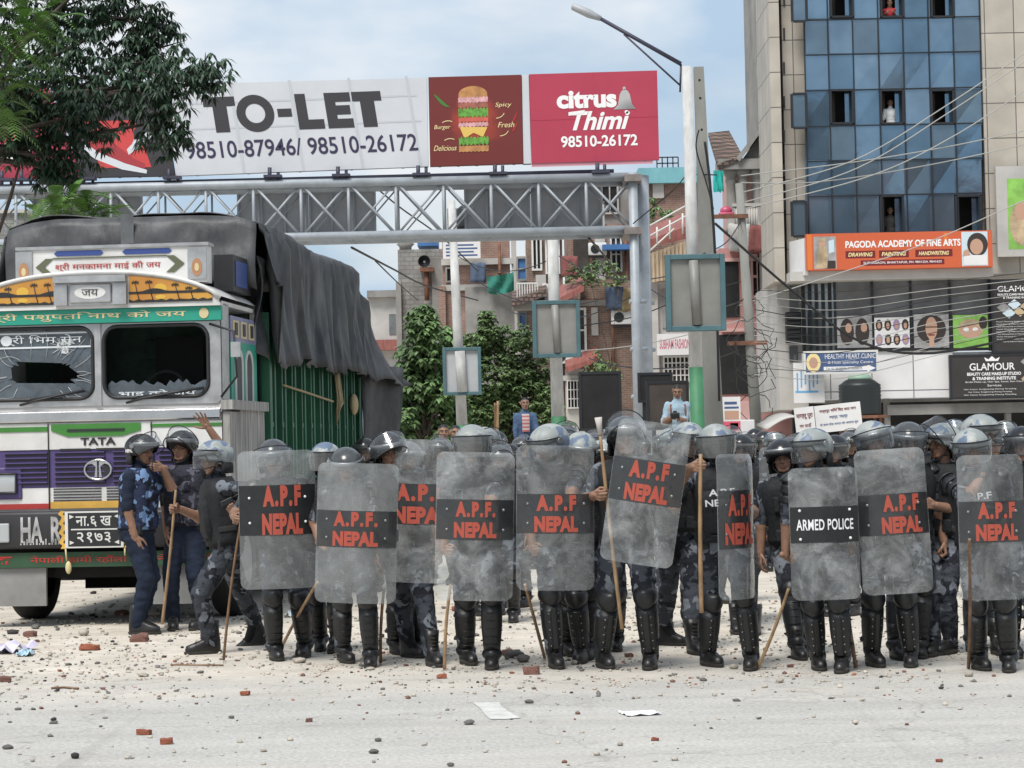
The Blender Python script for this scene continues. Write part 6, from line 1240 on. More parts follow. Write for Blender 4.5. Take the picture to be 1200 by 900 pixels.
def make_hand(curls, spread, thumb):
    "right hand: wrist at 0, fingers along +x, thumb on +y, palm facing -z"
    b = MB(); ys = (.030, .010, -.011, -.030); kx = (.088, .092, .087, .078); ln = (.9, 1.0, .93, .74)
    for y, x in zip(ys, kx): b.cone((.0, y * .6, 0), (x, y, 0), .0135, .0115)
    b.cone((-.03, 0, 0), (.03, 0, 0), .025, .024); b.cone((.02, .026, -.006), (.06, .026, -.006), .014, .012); b.cone((.02, -.022, -.005), (.055, -.022, -.005), .013, .011)
    for i, (y, x, l) in enumerate(zip(ys, kx, ln)):
        p = Vector((x, y, 0)); a = 0; s = spread * (1.3 - i) * .09
        for c, d, r0, r1 in zip(curls, (.044, .028, .021), (.0100, .0090, .0080), (.0090, .0080, .0068)):
            a += R(c + i * 2); q = p + Vector((math.cos(a) * math.cos(s), math.sin(s), -math.sin(a))) * d * l
            b.cone(p, q, r0, r1, n=10); p = q
    p = Vector((.018, .024, -.006))
    for (dx, dy, dz), d, r0, r1 in zip(thumb, (.042, .033, .026), (.0145, .0115, .0102), (.0118, .0102, .0078)):
        q = p + Vector((dx, dy, dz)).normalized() * d; b.cone(p, q, r0, r1, n=10); p = q
    vs, fs, _ = remesh(b, .0042, 3, .5); return vs, fs
HAND = {'grip': make_hand((62, 82, 58), .15, ((.7, .6, -.55), (.75, -.1, -.8), (.3, -.55, -.6))),
        'relaxed': make_hand((22, 30, 22), .5, ((.7, .65, -.35), (.9, .25, -.35), (.95, .1, -.3))),
        'open': make_hand((2, 5, 4), 2.2, ((.55, .85, -.15), (.65, .75, -.05), (.75, .6, 0)))}

def make_head():
    b = MB()
    b.ell((0, .012, .032), (.076, .094, .083), nu=20, nv=14); b.ell((0, -.018, -.035), (.062, .074, .075), nu=18, nv=12); b.ell((0, -.055, -.094), (.03, .026, .022))
    for s in (-1, 1):
        b.cone((s * .012, -.083, .030), (s * .046, -.070, .030), .012, .010); b.ell((s * .045, -.062, -.018), (.022, .02, .018)); b.ell((s * .078, .016, -.004), (.010, .022, .032))
        b.cone((s * .05, .0, -.05), (s * .025, -.055, -.088), .018, .02)
    b.cone((0, -.086, .022), (0, -.106, -.022), .009, .0135); b.ell((0, -.098, -.026), (.019, .013, .010))
    b.cone((-.018, -.084, -.056), (.018, -.084, -.056), .0085, .0085); b.cone((-.014, -.083, -.068), (.014, -.083, -.068), .0095, .0095)
    b.cone((0, .02, -.06), (0, .025, -.19), .054, .058)
    return remesh(b, .0062, 3, .45)
HEAD = make_head()

def ik(a, c, l1, l2, pole):
    a, c = Vector(a), Vector(c); d = c - a; r = d.length
    if r > (l1 + l2) * .999: c = a + d * ((l1 + l2) * .999 / r); d = c - a; r = d.length
    if r < abs(l1 - l2) + .02: r = abs(l1 - l2) + .02
    u = d.normalized(); x = (l1 * l1 - l2 * l2 + r * r) / (2 * r); h = math.sqrt(max(0, l1 * l1 - x * x))
    p = Vector(pole); p = p - u * p.dot(u); p = p.normalized() if p.length > 1e-5 else u.orthogonal().normalized()
    return a + u * x + p * h, c

def frame(x, y, o):
    "matrix with columns x, y' (orthogonalised), z"
    x = Vector(x).normalized(); y = Vector(y); y = (y - x * y.dot(x)).normalized(); z = x.cross(y)
    m = Matrix((x, y, z)).transposed().to_4x4(); m.translation = o; return m

TORSO = [(-.11, .12, .095, 0), (-.04, .168, .118, .004), (.05, .166, .116, .0), (.16, .15, .108, -.002), (.28, .163, .118, -.004), (.37, .180, .124, -.004), (.44, .172, .112, .0), (.49, .132, .09, .004), (.53, .082, .07, .006), (.57, .058, .06, .004), (.64, .055, .058, -.004)]
def ring(z, a, b, dy, n=24, p=2.4):
    o = []
    for j in range(n):
        q = 2 * math.pi * j / n; c, s = math.cos(q), math.sin(q)
        o.append(Vector((a * math.copysign(abs(c) ** (2 / p), c), b * math.copysign(abs(s) ** (2 / p), s) + dy, z)))
    return o

# ---- shared kit meshes (made once) ----
def helmet_mesh(kind):
    b = MB(); nu, nv = 36, 10; A, B, H = .128, .155, .128
    def lim(q):                        # lower edge height around the head, q = 0 at the face
        c = math.cos(q); return .012 if c > .55 else (-.085 if c < -.2 else -.045 + .03 * max(0, c))
    for k, off in ((0, 0), (1, -.012)):
        rings = []
        for i in range(nv + 1):
            r = []
            for j in range(nu):
                q = 2 * math.pi * j / nu; zb = lim(q); tb = math.acos(max(-1, zb / H)); t = .02 + (tb - .02) * i / nv
                r.append(((A + off) * math.sin(t) * math.sin(q), -(B + off) * math.sin(t) * math.cos(q), (H + off) * math.cos(t)))
            rings.append(r if k == 0 else r[::-1])
        b.loft(rings, 0 if k == 0 else 1, True, cap=(k == 0))
    edge = []
    for j in range(nu + 1):
        q = 2 * math.pi * j / nu; zb = lim(q); t = math.acos(max(-1, zb / H)); edge.append((A * math.sin(t) * math.sin(q) * 1.01, -B * math.sin(t) * math.cos(q) * 1.01, zb))
    b.tube(edge, .0065, 6, 1, cap=False)
    # brow band with pivot bosses, where the visor is hung
    pts = []
    for j in range(-12, 13):
        q = R(j * 8); pts.append(((A + .010) * math.sin(q), -(B + .010) * math.cos(q)))
    for i in range(len(pts) - 1):
        (x0, y0), (x1, y1) = pts[i], pts[i + 1]
        vs = [(x0, y0, .018), (x1, y1, .018), (x1, y1, .052), (x0, y0, .052)] + [(x0 * .96, y0 * .96, .018), (x1 * .96, y1 * .96, .018), (x1 * .96, y1 * .96, .052), (x0 * .96, y0 * .96, .052)]
        b.add(vs, [(0, 1, 2, 3), (3, 2, 6, 7), (1, 0, 4, 5)], 2, True)
    for s in (-1, 1): b.tube([(s * .122, -.005, .02), (s * .148, -.005, .02)], .021, 12, 2)
    # padded neck guard
    rg = []
    for z, k in ((-.05, 1.0), (-.09, 1.03), (-.14, 1.0)):
        r = []
        for j in range(17):
            q = R(100 + j * 10); r.append((.118 * k * math.sin(q), -.132 * k * math.cos(q), z))
        for j in range(16, -1, -1):
            q = R(100 + j * 10); r.append((.100 * k * math.sin(q), -.112 * k * math.cos(q), z))
        rg.append(r)
    b.loft(rg, 1, True)
    sh = {'camo': K['shell_camo'], 'black': K['shell_black'], 'grey': K['shell_grey']}[kind]
    me = b.mesh('helmet', [sh, K['strap'], K['metal_band']]); return me
HELM = {k: helmet_mesh(k) for k in ('camo', 'black', 'grey')}
def visor_mesh(m):
    b = MB(); rows = 8; cols = 18; A, B = .139, .168
    for off in (.003,):
        g = []
        for i in range(rows + 1):
            z = .045 - .15 * i / rows; r = []
            for j in range(cols + 1):
                q = R(-88 + 176 * j / cols); sq = 1 - .10 * (max(0, i - 2) / 6) ** 2
                zz = z
                if i == rows: zz = z + .035 * (abs(j - cols / 2) / (cols / 2)) ** 3
                r.append(((A + off) * math.sin(q) * sq, -(B + off) * math.cos(q), zz))
            g.append(r if off else r[::-1])
        b.loft(g, 0, True, cap=False, closed=False)
        if off: lo = [Vector(p) for p in g[-1]]; up = [Vector(p) for p in g[0]]
    b.tube(lo, .0045, 6, 1); b.tube(up, .004, 6, 1)
    return b.mesh('visor', [m, K['strap']])
VIS = {'clear': visor_mesh(K['visor']), 'dark': visor_mesh(K['visor_dark'])}
def boot_mesh():
    b = MB(); L_ = MB()
    rg = []
    for z, a, y0, y1 in ((.018, .047, -.195, .075), (.04, .048, -.198, .078), (.065, .045, -.188, .078), (.085, .043, -.13, .077), (.105, .043, -.075, .075), (.135, .046, -.055, .07), (.19, .05, -.053, .064), (.25, .055, -.056, .066)):
        r = []; cy, hb = (y0 + y1) / 2, (y1 - y0) / 2
        for j in range(20):
            q = 2 * math.pi * j / 20; c, s = math.cos(q), math.sin(q)
            r.append((a * (1 + .10 * max(0, -s)) * math.copysign(abs(c) ** .8, c), cy + hb * math.copysign(abs(s) ** .85, s), z))
        rg.append(r)
    b.loft(rg, 0, True)
    so = []
    for z, k in ((0, .98), (.012, 1.05), (.022, 1.05), (.026, .99)):
        so.append([(.047 * k * (1 + .12 * max(0, -math.sin(2 * math.pi * j / 20))) * math.cos(2 * math.pi * j / 20), -.06 + .139 * k * math.sin(2 * math.pi * j / 20), z) for j in range(20)])
    b.loft(so, 1, False)
    for i in range(6): z = .09 + i * .026; y = -.078 + (.02 if i > 1 else .006 * i) - .0 ; b.tube([(-.025, y + .012, z), (0, y - .008 - (.03 if i == 0 else 0), z + .004), (.025, y + .012, z)], .004, 5, 1)
    return b.mesh('boot', [K['leather'], K['sole']])
BOOT = boot_mesh()
def guard_mesh(style):
    "shin guard with knee cap: z 0 (ankle) .. 1 (knee), front -y, in metres except z"
    b = MB(); rg = []
    for z, a, d in ((.02, .052, .062), (.2, .058, .07), (.5, .068, .08), (.75, .07, .08), (.93, .068, .082)):
        r = [(a * math.sin(R(q)) * 1.0, -d * math.cos(R(q)), z) for q in range(-115, 116, 10)]
        r += [(a * .86 * math.sin(R(q)), -d * .86 * math.cos(R(q)), z) for q in range(115, -116, -10)]
        rg.append(r)
    b.loft(rg, 0, True)
    def shell(zc, h, a, d, n=7):
        rg = []
        for i in range(n + 1):
            t = -1 + 2 * i / n; k = math.sqrt(max(.02, 1 - .85 * t * t))
            rg.append([(a * k * math.sin(R(q)), -d * (.6 + .4 * k) * math.cos(R(q)), zc + h * t) for q in range(-100, 101, 10)] + [(a * .7 * k * math.sin(R(q)), -d * .7 * math.cos(R(q)), zc + h * t) for q in range(100, -101, -10)])
        b.loft(rg, 0, True)
    shell(1.06, .19, .078, .098)
    if style == 0:
        shell(.03, .11, .066, .09)
        for z in (.22, .36, .5, .64, .78): b.tube([(.05 * math.sin(R(q)) * 1.12, -.082 * math.cos(R(q)) - (.0), z + .004) for q in range(-55, 56, 11)], .005, 5, 0)
    else:
        b.box((0, -.083, .5), (.035, .02, .72), 0, bev=.008)
        for z in (.2, .34, .48, .62, .76):
            for s in (-1, 1): b.ell((s * .030, -.076, z), (.006, .006, .014), 1, 8, 5)
            b.tube([(-.028, -.084, z + .05), (.028, -.084, z + .05)], .005, 5, 0)
    for z in (.25, .7): b.tube([(.069 * math.sin(R(q)), -.078 * math.cos(R(q)) , z) for q in range(95, 266, 17)], .009, 5, 2)
    return b.mesh('shin_guard', [K['rubber'], K['metal_band'], K['strap']])
GUARD = [guard_mesh(0), guard_mesh(1)]
def pad_mesh():
    b = MB()
    for k, (z0, h, a) in enumerate(((.03, .075, .088), (-.055, .06, .078), (-.125, .05, .070))):
        rg = []
        for i in range(7):
            t = i / 6; zz = z0 + h * (1 - t) - .02; kk = math.sin(R(18 + 72 * t)) if k == 0 else .96 + .04 * t
            o = [(a * kk * math.cos(R(q)), a * 1.0 * kk * math.sin(R(q)), zz) for q in range(-105, 106, 15)]
            o += [(a * .88 * kk * math.cos(R(q)), a * .88 * kk * math.sin(R(q)), zz) for q in range(105, -106, -15)]
            rg.append(o)
        b.loft(rg[::-1], 0, True)
    return b.mesh('shoulder_pad', [K['rubber']])
PAD = pad_mesh()

def vest_mb(bulk=.03, z0=.0, pockets=True, seedv=0):
    b = MB(); rg = []
    for z, a, d, dy in TORSO:
        pass
    for z, a, d in ((z0, .172, .125), (.05, .17, .124), (.15, .160, .12), (.27, .170, .128), (.37, .182, .132), (.44, .176, .126), (.49, .158, .108), (.52, .118, .092), (.545, .088, .082)):
        rg.append(ring(z, a + bulk, d + bulk, -.002, 40, 2.9))
    b.loft(rg, 0, True)
    if pockets:
        for x in (-.09, .0, .09): b.box((x, -.158, .075), (.075, .035, .10), 0, bev=.012)
        b.box((.08, -.158, .36), (.075, .03, .085), 0, bev=.01); b.box((-.09, -.158, .33), (.05, .045, .13), 0, bev=.014)
    else:
        rg = []
        for i in range(5):
            t = i / 4; k = 1 if 0 < i < 4 else .9
            rg.append([(x * k, -.132 - .045 * (k) + .9 * x * x - (.012 if 0 < i < 4 else -.02), .02 + .40 * t) for x in [(-.15 + .30 * j / 12) for j in range(13)]] + [(x * k, -.10, .02 + .40 * t) for x in [(.15 - .30 * j / 12) for j in range(13)]])
        b.loft(rg, 0, True)
        b.box((0, -.166, .05), (.20, .02, .012), 0, bev=.004)
    for s in (-1, 1): b.box((s * .188, 0, .13), (.03, .15, .045), 1, bev=.01)
    return b
def belt_mb():
    b = MB(); rg = [ring(z, a, d, 0, 32) for z, a, d in ((-.005, .178, .127), (-.005, .188, .137), (.045, .186, .135), (.045, .174, .124))]
    b.loft(rg, 0, True)
    for q in (-50, 60, 130, 200): b.box((.185 * math.sin(R(q)), -.14 * math.cos(R(q)), .0), (.07, .05, .10), 0, Matrix.Identity(4), .012)
    b.box((0, -.142, .02), (.05, .012, .04), 1, bev=.003); return b
BELT = belt_mb().mesh('belt', [K['strap'], K['metal_band']])

def person(label, loc, yaw=0, s=1.0, cat='person', group=None, feet=((-.11, 0, 0, 8), (.11, 0, 0, -8)), pel=(0, 0, 0), lean=4, side=0, twist=0,
           hands=(None, None), pose=('relaxed', 'relaxed'), sticks=(None, None), poles=(None, None), palm=(None, None), head=(0, 0, 0), shirt='camo_grey', trousers='camo_grey',
           sleeve=.12, vest='vest', vest_pockets=True, helmet='camo', visor='clear', vdeg=0, guards=None, pads=True, mask=None, vox=.0135, hair=True, boots=True, lettering=None, skin='skin', heel=(0, 0), slim=1.0):
    """feet: (x, y, z, toe-out degrees) right then left, local metres; hands: world points; sticks: world direction a gripping hand closes on.
    The person faces local -y; the right hand is at local -x."""
    root = thing('person', label, cat, loc, R(yaw), group); root.scale = (s, s, s)
    inv = mw(root).inverted(); i3 = inv.to_3x3()
    rt = random.Random(label)
    pv = Vector((pel[0], pel[1], .955 + pel[2]))
    T = Matrix.Translation(pv) @ Matrix.Rotation(R(twist), 4, 'Z') @ Matrix.Rotation(R(side), 4, 'Y') @ Matrix.Rotation(R(lean), 4, 'X')
    HM = T @ Matrix.Translation((0, -.012, .69)) @ Matrix.Rotation(R(head[0]), 4, 'Z') @ Matrix.Rotation(R(head[1] - lean), 4, 'X') @ Matrix.Rotation(R(head[2]), 4, 'Y')
    b = MB(); seg = []
    def bone(a, c, ra, rb, tg): b.cone(a, c, ra, rb); seg.append((Vector(a), Vector(c), ra, rb, tg))
    b.loft([[T @ p for p in ring(q[0], q[1] * (slim if .1 < q[0] < .52 else 1), q[2], q[3])] for q in TORSO])
    seg.append((T @ Vector((0, 0, .08)), T @ Vector((0, 0, .50)), .17, .16, 'shirt')); seg.append((T @ Vector((0, 0, -.06)), T @ Vector((0, 0, .02)), .18, .18, 'trousers')); seg.append((T @ Vector((0, 0, .56)), T @ Vector((0, 0, .66)), .06, .06, 'skin'))
    shins = []; feetM = []
    for k, sx in enumerate((-1, 1)):
        fx, fy, fz, to = feet[k]; toe = R(to) ; hip = pv + Matrix.Rotation(R(twist * .5), 3, 'Z') @ Vector((sx * .088, 0, -.03))
        ank = Vector((fx, fy, fz + .095)); kn, ank2 = ik(hip, ank, .435, .425, (sx * .12 + math.sin(toe) * .5, -1, .1))
        bone(hip, kn, .107, .084, 'trousers'); bone(kn, ank2, .082, .064, 'trousers')
        b.ell(hip + Vector((0, .05, .0)), (.09, .085, .11)); b.ell(kn + (ank2 - kn) * .28 + Vector((0, .025, 0)), (.06, .055, .12))
        fm = Matrix.Translation((fx, fy, fz)) @ Matrix.Rotation(toe, 4, 'Z') @ Matrix.Rotation(R(heel[k]), 4, 'X')
        b.cone(ank2, fm @ Vector((0, -.12, .04)), .045, .035); seg.append((ank2, fm @ Vector((0, -.15, .04)), .045, .035, 'boot'))
        shins.append((ank2, kn, toe)); feetM.append(fm)
    HB = []
    for k, sx in enumerate((-1, 1)):
        sh = T @ Vector((sx * .182 * slim, .005, .462))
        pole = Vector(poles[k]) if poles[k] else Vector((sx * .45, 1, -.5))
        y = None; pm = Matrix.Scale(-1, 4, (0, 1, 0)) if k else Matrix.Identity(4)
        if hands[k] is None:
            tgt = T @ Vector((sx * .275, -.07, -.07)); wr = tgt; x = None
        else:
            tgt = inv @ Vector(hands[k]); x = (tgt - sh).normalized(); wr = tgt - x * .09
        el, wr2 = ik(sh, wr, .285, .255, pole)
        for _ in range(2):
            x = ((tgt if hands[k] is not None else wr2 + (wr2 - el)) - el).normalized()
            if sticks[k] is not None and hands[k] is not None:
                d = (i3 @ Vector(sticks[k])).normalized(); yy = d if k == 0 else -d
                xx = (x - yy * x.dot(yy)).normalized(); zz = xx.cross(yy)
                wr = tgt - xx * .078 + zz * .030; x = xx; y = yy
            else:
                if hands[k] is not None: wr = tgt - x * .09
                pn = Vector(palm[k]) if palm[k] else Vector((-sx, .25, 0))     # where the palm faces
                pn = (pn - x * pn.dot(x)).normalized(); y = (-pn).cross(x) ; y = y if True else -y
            el, wr2 = ik(sh, wr, .285, .255, pole)
        m = frame(x, y, wr2); HB.append(m @ pm)
        bone(sh, el, .068, .055, 'shirt'); bone(el, wr2, .05, .033, 'fore')
        b.ell(T @ Vector((sx * .15 * slim, .0, .458)), (.065, .075, .055))
        if sleeve < .9:                                             # rolled short sleeve: a fuller cuff
            e2 = el + (wr2 - el) * sleeve; b.cone(el + (sh - el) * .35, e2, .063, .056)
    vs, fs, ns = remesh(b, vox)
    mats = [K[skin], K[shirt], K[trousers], K['black_cloth'], K['hair'], K['eye_white'], K['eye_dark'], K['lip']]
    mi = []; out = []
    so = rt.uniform(0, 90)
    for v, n in zip(vs, ns):
        best = 9; tg = 'shirt'; tt = 0
        for a, c, ra, rb, g in seg:
            d = c - a; t = max(0, min(1, (v - a).dot(d) / d.length_squared)); q = (v - (a + d * t)).length / (ra + (rb - ra) * t)
            if q < best: best = q; tg = g; tt = t
        code = {'shirt': 1, 'trousers': 2, 'boot': 3, 'skin': 0}.get(tg, 0)
        if tg == 'fore': code = 1 if tt < sleeve else 0
        if code in (1, 2):
            w_ = noise.noise(Vector((v.x * 8 + so, v.y * 8, v.z * 17))) * .010 + noise.noise(Vector((v.x * 17, v.y * 17 + so, v.z * 34))) * .006
            v = v + n * w_
        mi.append(code); out.append(v)
    body = MB(); body.add(out, fs, 0, True)
    body.m = [max(mi[i] for i in f) if 0 not in [mi[i] for i in f] else 0 for f in fs]
    hv, hf, _ = HEAD
    hm = []
    for f in hf:
        c = sum((hv[i] for i in f), Vector()) / len(f); q = 0
        if hair and (c.z > .055 + .35 * max(0, -c.y - .03) or (c.y > .025 and c.z > -.055 and abs(c.x) < .079)): q = 4
        if mask and (c.z < .0 or c.z > .03): q = 3
        elif abs(c.z + .062) < .011 and abs(c.x) < .024 and c.y < -.085: q = 7
        elif abs(c.z - .032 + abs(c.x - math.copysign(.032, c.x)) * .25) < .0048 and .012 < abs(c.x) < .052 and c.y < -.06: q = 4
        hm.append(q)
    n0 = len(body.f); body.add(hv, hf, 0, True, HM); body.m[n0:] = hm
    for sx in (-1, 1):
        body.ell((sx * .031, -.0795, .010), (.0115, .0065, .0042), 5, 10, 6, HM); body.ell((sx * .031, -.0855, .010), (.0055, .0030, .0045), 6, 8, 6, HM)
    for k in (0, 1):
        hv, hf = HAND[pose[k]]; hf2 = [f[::-1] for f in hf] if k else hf; body.add(hv, hf2, 0, True, HB[k])
    body.build('body', mats, root)
    # ---- clothing and kit ----
    if helmet:
        h = link('helmet', HELM[helmet], root, HM @ Matrix.Translation((0, .008, .033)) @ Matrix.Scale(1.06, 4))
        if visor:
            link('visor', VIS[visor], h, Matrix.Translation((0, -.005, .02)) @ Matrix.Rotation(R(-vdeg), 4, 'X') @ Matrix.Translation((0, .005, -.02)))
        st = MB(); st.tube([(-.082, .0, .0), (-.075, -.02, -.06), (-.04, -.055, -.108), (0, -.07, -.122), (.04, -.055, -.108), (.075, -.02, -.06), (.082, 0, 0)], .006, 6)
        c = st.build('chin_strap', K['strap'], h); c.location = (0, -.008, -.035)
    if vest:
        vb = vest_mb(pockets=vest_pockets); n = len(vb.v)
        for i in range(n):
            p = Vector(vb.v[i]); w_ = noise.noise(p * 9 + Vector((so, 0, 0))) * .010 + noise.noise(p * 22 + Vector((0, so, 0))) * .004
            q = Vector((p.x, p.y, 0)); q = q.normalized() if q.length > .01 else q
            vb.v[i] = tuple(T @ (p + q * w_))
        vo = vb.build('vest', [K[vest], K['strap']], root)
        if lettering:
            lb = MB()
            fn = lambda q: T @ Vector((q.x, -.132 - .045 - .034 + .9 * q.x * q.x + (.0), q.z))
            for i, (tx, w_) in enumerate(lettering): text(lb, tx, (0, 0, .37 - .075 * i), w_, .05, (1, 0, 0), (0, 0, 1), 0, .02, 0, fn=fn)
            lb.build('lettering', K['white_paint'], vo)
        link('belt', BELT, root, T)
    if guards is not None:
        for (an, kn, toe), fm in zip(shins, feetM):
            z = (kn - an); ln = z.length; zz = z.normalized(); yv = Vector((-math.sin(toe), math.cos(toe), 0)); yv = (yv - zz * yv.dot(zz)).normalized(); xv = yv.cross(zz)
            m = Matrix((xv, yv, zz)).transposed().to_4x4(); m.translation = an
            g = link('shin_guard', GUARD[guards], root, m); g.scale = (1.14, 1.14, ln)
    if boots:
        for fm in feetM: link('boot', BOOT, root, fm @ Matrix.Scale(1.08, 4))
    if pads:
        for k, sx in enumerate((-1, 1)):
            a, c = [q for q in seg if q[4] == 'shirt'][1 + k][:2]
            zz = (a - c).normalized(); xx = (T.to_3x3() @ Vector((sx, 0, .2))); xx = (xx - zz * xx.dot(zz)).normalized(); yy = zz.cross(xx)
            m = Matrix((xx, yy, zz)).transposed().to_4x4(); m.translation = a; link('shoulder_pad', PAD, root, m)
    return root, HM

def shield(cx, cy, Y, wp, hp, label, tilt=0, yaw=0, lines=(('A.P.F', .62), ('NEPAL', .78)), band=(.44, .40), bmat='band', tmat='red_paint', tx=0, pitch=0, tsize=.46, bold=.062):
    "riot shield given by its centre, width and height in photo pixels at depth Y; tilt is the roll in the picture"
    k = Y / F; w_, h_ = wp * k, hp * k; c = P(cx, cy, Y)
    root = thing('riot_shield', label, 'shield', c); root.rotation_euler = Matrix.Rotation(R(yaw), 3, 'Z').to_euler()
    root.rotation_euler = (Matrix.Rotation(R(yaw), 3, 'Z') @ Matrix.Rotation(R(tilt), 3, 'Y') @ Matrix.Rotation(R(pitch), 3, 'X')).to_euler()
    w_ = w_ / max(.25, math.cos(R(yaw))); RR = .52; a = w_ / 2; hh = h_ / 2; rc = .055
    cur = lambda x, o=0: RR - math.sqrt(RR * RR - x * x) - o
    zs = [-hh + rc * (1 - math.cos(R(q))) for q in range(0, 91, 15)] + [-hh + rc + (h_ - 2 * rc) * i / 14 for i in range(1, 14)] + [hh - rc * (1 - math.cos(R(q))) for q in range(90, -1, -15)]
    def half(z):
        d = max(0, abs(z) - (hh - rc)); return a - rc + math.sqrt(max(0, rc * rc - d * d))
    b = MB(); g0 = []; g1 = []; nx = 18
    for z in zs:
        h2 = half(z); r0 = []; r1 = []
        fl = .018 * max(0, (z - hh + .12) / .12) ** 2
        for j in range(nx + 1): x = -h2 + 2 * h2 * j / nx; r0.append((x, cur(x) + fl, z)); r1.append((x, cur(x) + .004 + fl, z))
        g0.append(r0); g1.append(r1[::-1])
    b.loft(g0, 0, True, False, False)
    e0 = [r[0] for r in g0] + list(g0[-1]) + [r[-1] for r in g0[::-1]] + list(g0[0][::-1])
    e1 = [(p[0], p[1] + .004, p[2]) for p in e0]
    b.loft([e0, e1], 1, False, False)
    pan = b.build('clear_panel', [K['shields'][sum(map(ord, label)) % 4], K['metal_band']], root)
    bz = hh - h_ * band[0]; bh = h_ * band[1] * .5; bb = MB()
    g = [[(x, cur(x, .003 if o else -.0), z) for x in [(-a * .985 + 2 * a * .985 * j / 20) for j in range(21)]] for z, o in ((bz - bh, 0), (bz - bh, 1), (bz + bh, 1), (bz + bh, 0))]
    bb.loft(g, 0, False, False, False); bo = bb.build('band', [K[bmat]], root)
    lb = MB(); n = len(lines); cw = 2 * a
    fn = lambda q: Vector((q.x, cur(q.x, .0065), q.z))
    lh = 2 * bh * (tsize / .92 if n == 2 else .36)
    for i, (s_, f_) in enumerate(lines):
        z = bz + (lh * .56 * (1 - 2 * i) if n == 2 else 0)
        text(lb, s_, (tx * a, 0, z), cw * f_ * .82, lh * .86, (1, 0, 0), (0, 0, 1), 0, bold, 0, fn=fn, spacing=1.3 if len(s_) < 7 and '.' in s_ else 1.06)
    if lb.v: lb.build('lettering', K[tmat], bo)
    for sx in (-1, 1):
        for sz in (-.5, .5):
            q = MB(); x = sx * a * .72; q.ell((x, cur(x, .006), bz + sz * (1.6 if bmat == 'band_solid' and n == 1 else 1) * bh), (.010, .006, .010), 0, 10, 6); q.build('bolt', K['metal_band'] if bmat != 'band_solid' else K['white_paint'], root)
    hb = MB()
    for sz in (-.12, .12): hb.tube([(-.07, cur(.07) + .004, bz + sz), (-.06, .07, bz + sz), (.06, .07, bz + sz), (.07, cur(.07) + .004, bz + sz)], .012, 8)
    hb.build('handle', K['strap'], root)
    return root
def baton(p0, p1, label, r=.0115, m='bamboo', group=None, cat='bamboo stick'):
    "cane from its top p0 to its foot p1 (world points)"
    p0, p1 = Vector(p0), Vector(p1); n = 14; rr = random.Random(label); b = MB(); pts = []; rs = []
    d = (p1 - p0); sd_ = Vector((1, 0, 0)) - d * (d.x / d.length_squared); up = d.cross(sd_).normalized()
    bow = rr.uniform(-.012, .012)
    for i in range(n + 1):
        t = i / n; pts.append(p1 - d * t + sd_ * (bow * math.sin(math.pi * t))); rs.append(r * (1.12 - .25 * t) * (1.10 if i in (4, 8, 11) else 1))
    b.tube(pts, rs, 8)
    return based('cane', b, [K[m]], p1, label, cat, group)
# ================================================================ the cast
def HZ(px): return 523 - math.tan(ROLL) * (px - 600)
def foot_Y(px, py): return 1.6 * F / (py - HZ(px))
def hgt(px, top, Y): return Zat(px, top, Y)
STAND = 1.82                                                       # helmet top of the standard figure
def scale_for(px, top, Y): return max(.9, min(1.1, hgt(px, top, Y) / STAND))
def feet_px(root_x, Y, yaw, s, *f):
    "feet given as (px, py, toe): image points on the road -> local foot places"
    o = []
    for px, py, toe in f:
        g = G(px, py); d = Matrix.Rotation(R(-yaw), 3, 'Z') @ (g - Vector((root_x, Y, 0))); o.append((d.x / s, d.y / s, 0, toe))
    return tuple(o)
UPV = Vector((0, 0, 1))
FR = 'officers in the shield line'; RR_ = 'officers standing behind the shield line'

# ---- three officers by the truck
Y = 20.6; g = ground_at(163, Y); s = .985
person('officer in navy with blue camouflage vest and black NEPAL helmet talking on a phone', g, 72, s, feet=((-.10, -.04, 0, 10), (.10, .06, 0, -6)), hands=(P(162, 640, 20.42), P(180, 547, 20.5)), palm=((1, 0, 0), (-1, .2, 0)), pose=('relaxed', 'grip'), sticks=(None, (.15, -.1, 1)), poles=((-.4, 1, 0), (.5, -.6, -1)), head=(-10, 0, 0), shirt='navy', trousers='navy', sleeve=-.2, vest='camo_blue', helmet='black', vdeg=38, pads=False)
hl = [c for c in bpy.data.objects if c.name.startswith('helmet') and c.parent and c.parent.get('label', '').startswith('officer in navy with blue')][0]; b = MB(); text(b, 'NEPAL', (-.129, .03, -.02), .075, .028, (0, -1, 0), (0, 0, 1), 0, .03, .004); b.build('lettering', K['white_paint'], hl)
b = MB(); p = P(178.5, 543, 20.5); b.box((0, 0, 0), (.012, .07, .145), 0, bev=.004); o = b.build('mobile_phone', K['rubber']); o.location = p; o.rotation_euler = (R(-12), R(8), R(10)); tag(o, 'black phone held to the ear of the officer in navy', 'phone')
Y = 20.95; g = ground_at(220, Y)
person('officer in navy raising one open palm above the helmets beside the truck', g, -14, 1.0, feet=((-.12, -.05, 0, 22), (.13, .03, 0, -8)), hands=(P(196, 640, 20.85), P(238, 492, 20.75)), palm=(None, (0, -1, 0)), pose=('relaxed', 'open'), poles=(None, (1, .5, -.6)), head=(-6, -3, 2), shirt='black_cloth', trousers='navy', sleeve=-.1, vest='camo_vest', helmet='black', vdeg=48, pads=False)
Y = foot_Y(265, 765); g = ground_at(270, Y); s = scale_for(252, 505, Y)
top, bot = P(206, 574, Y - .05), P(190, 731, Y + .05)
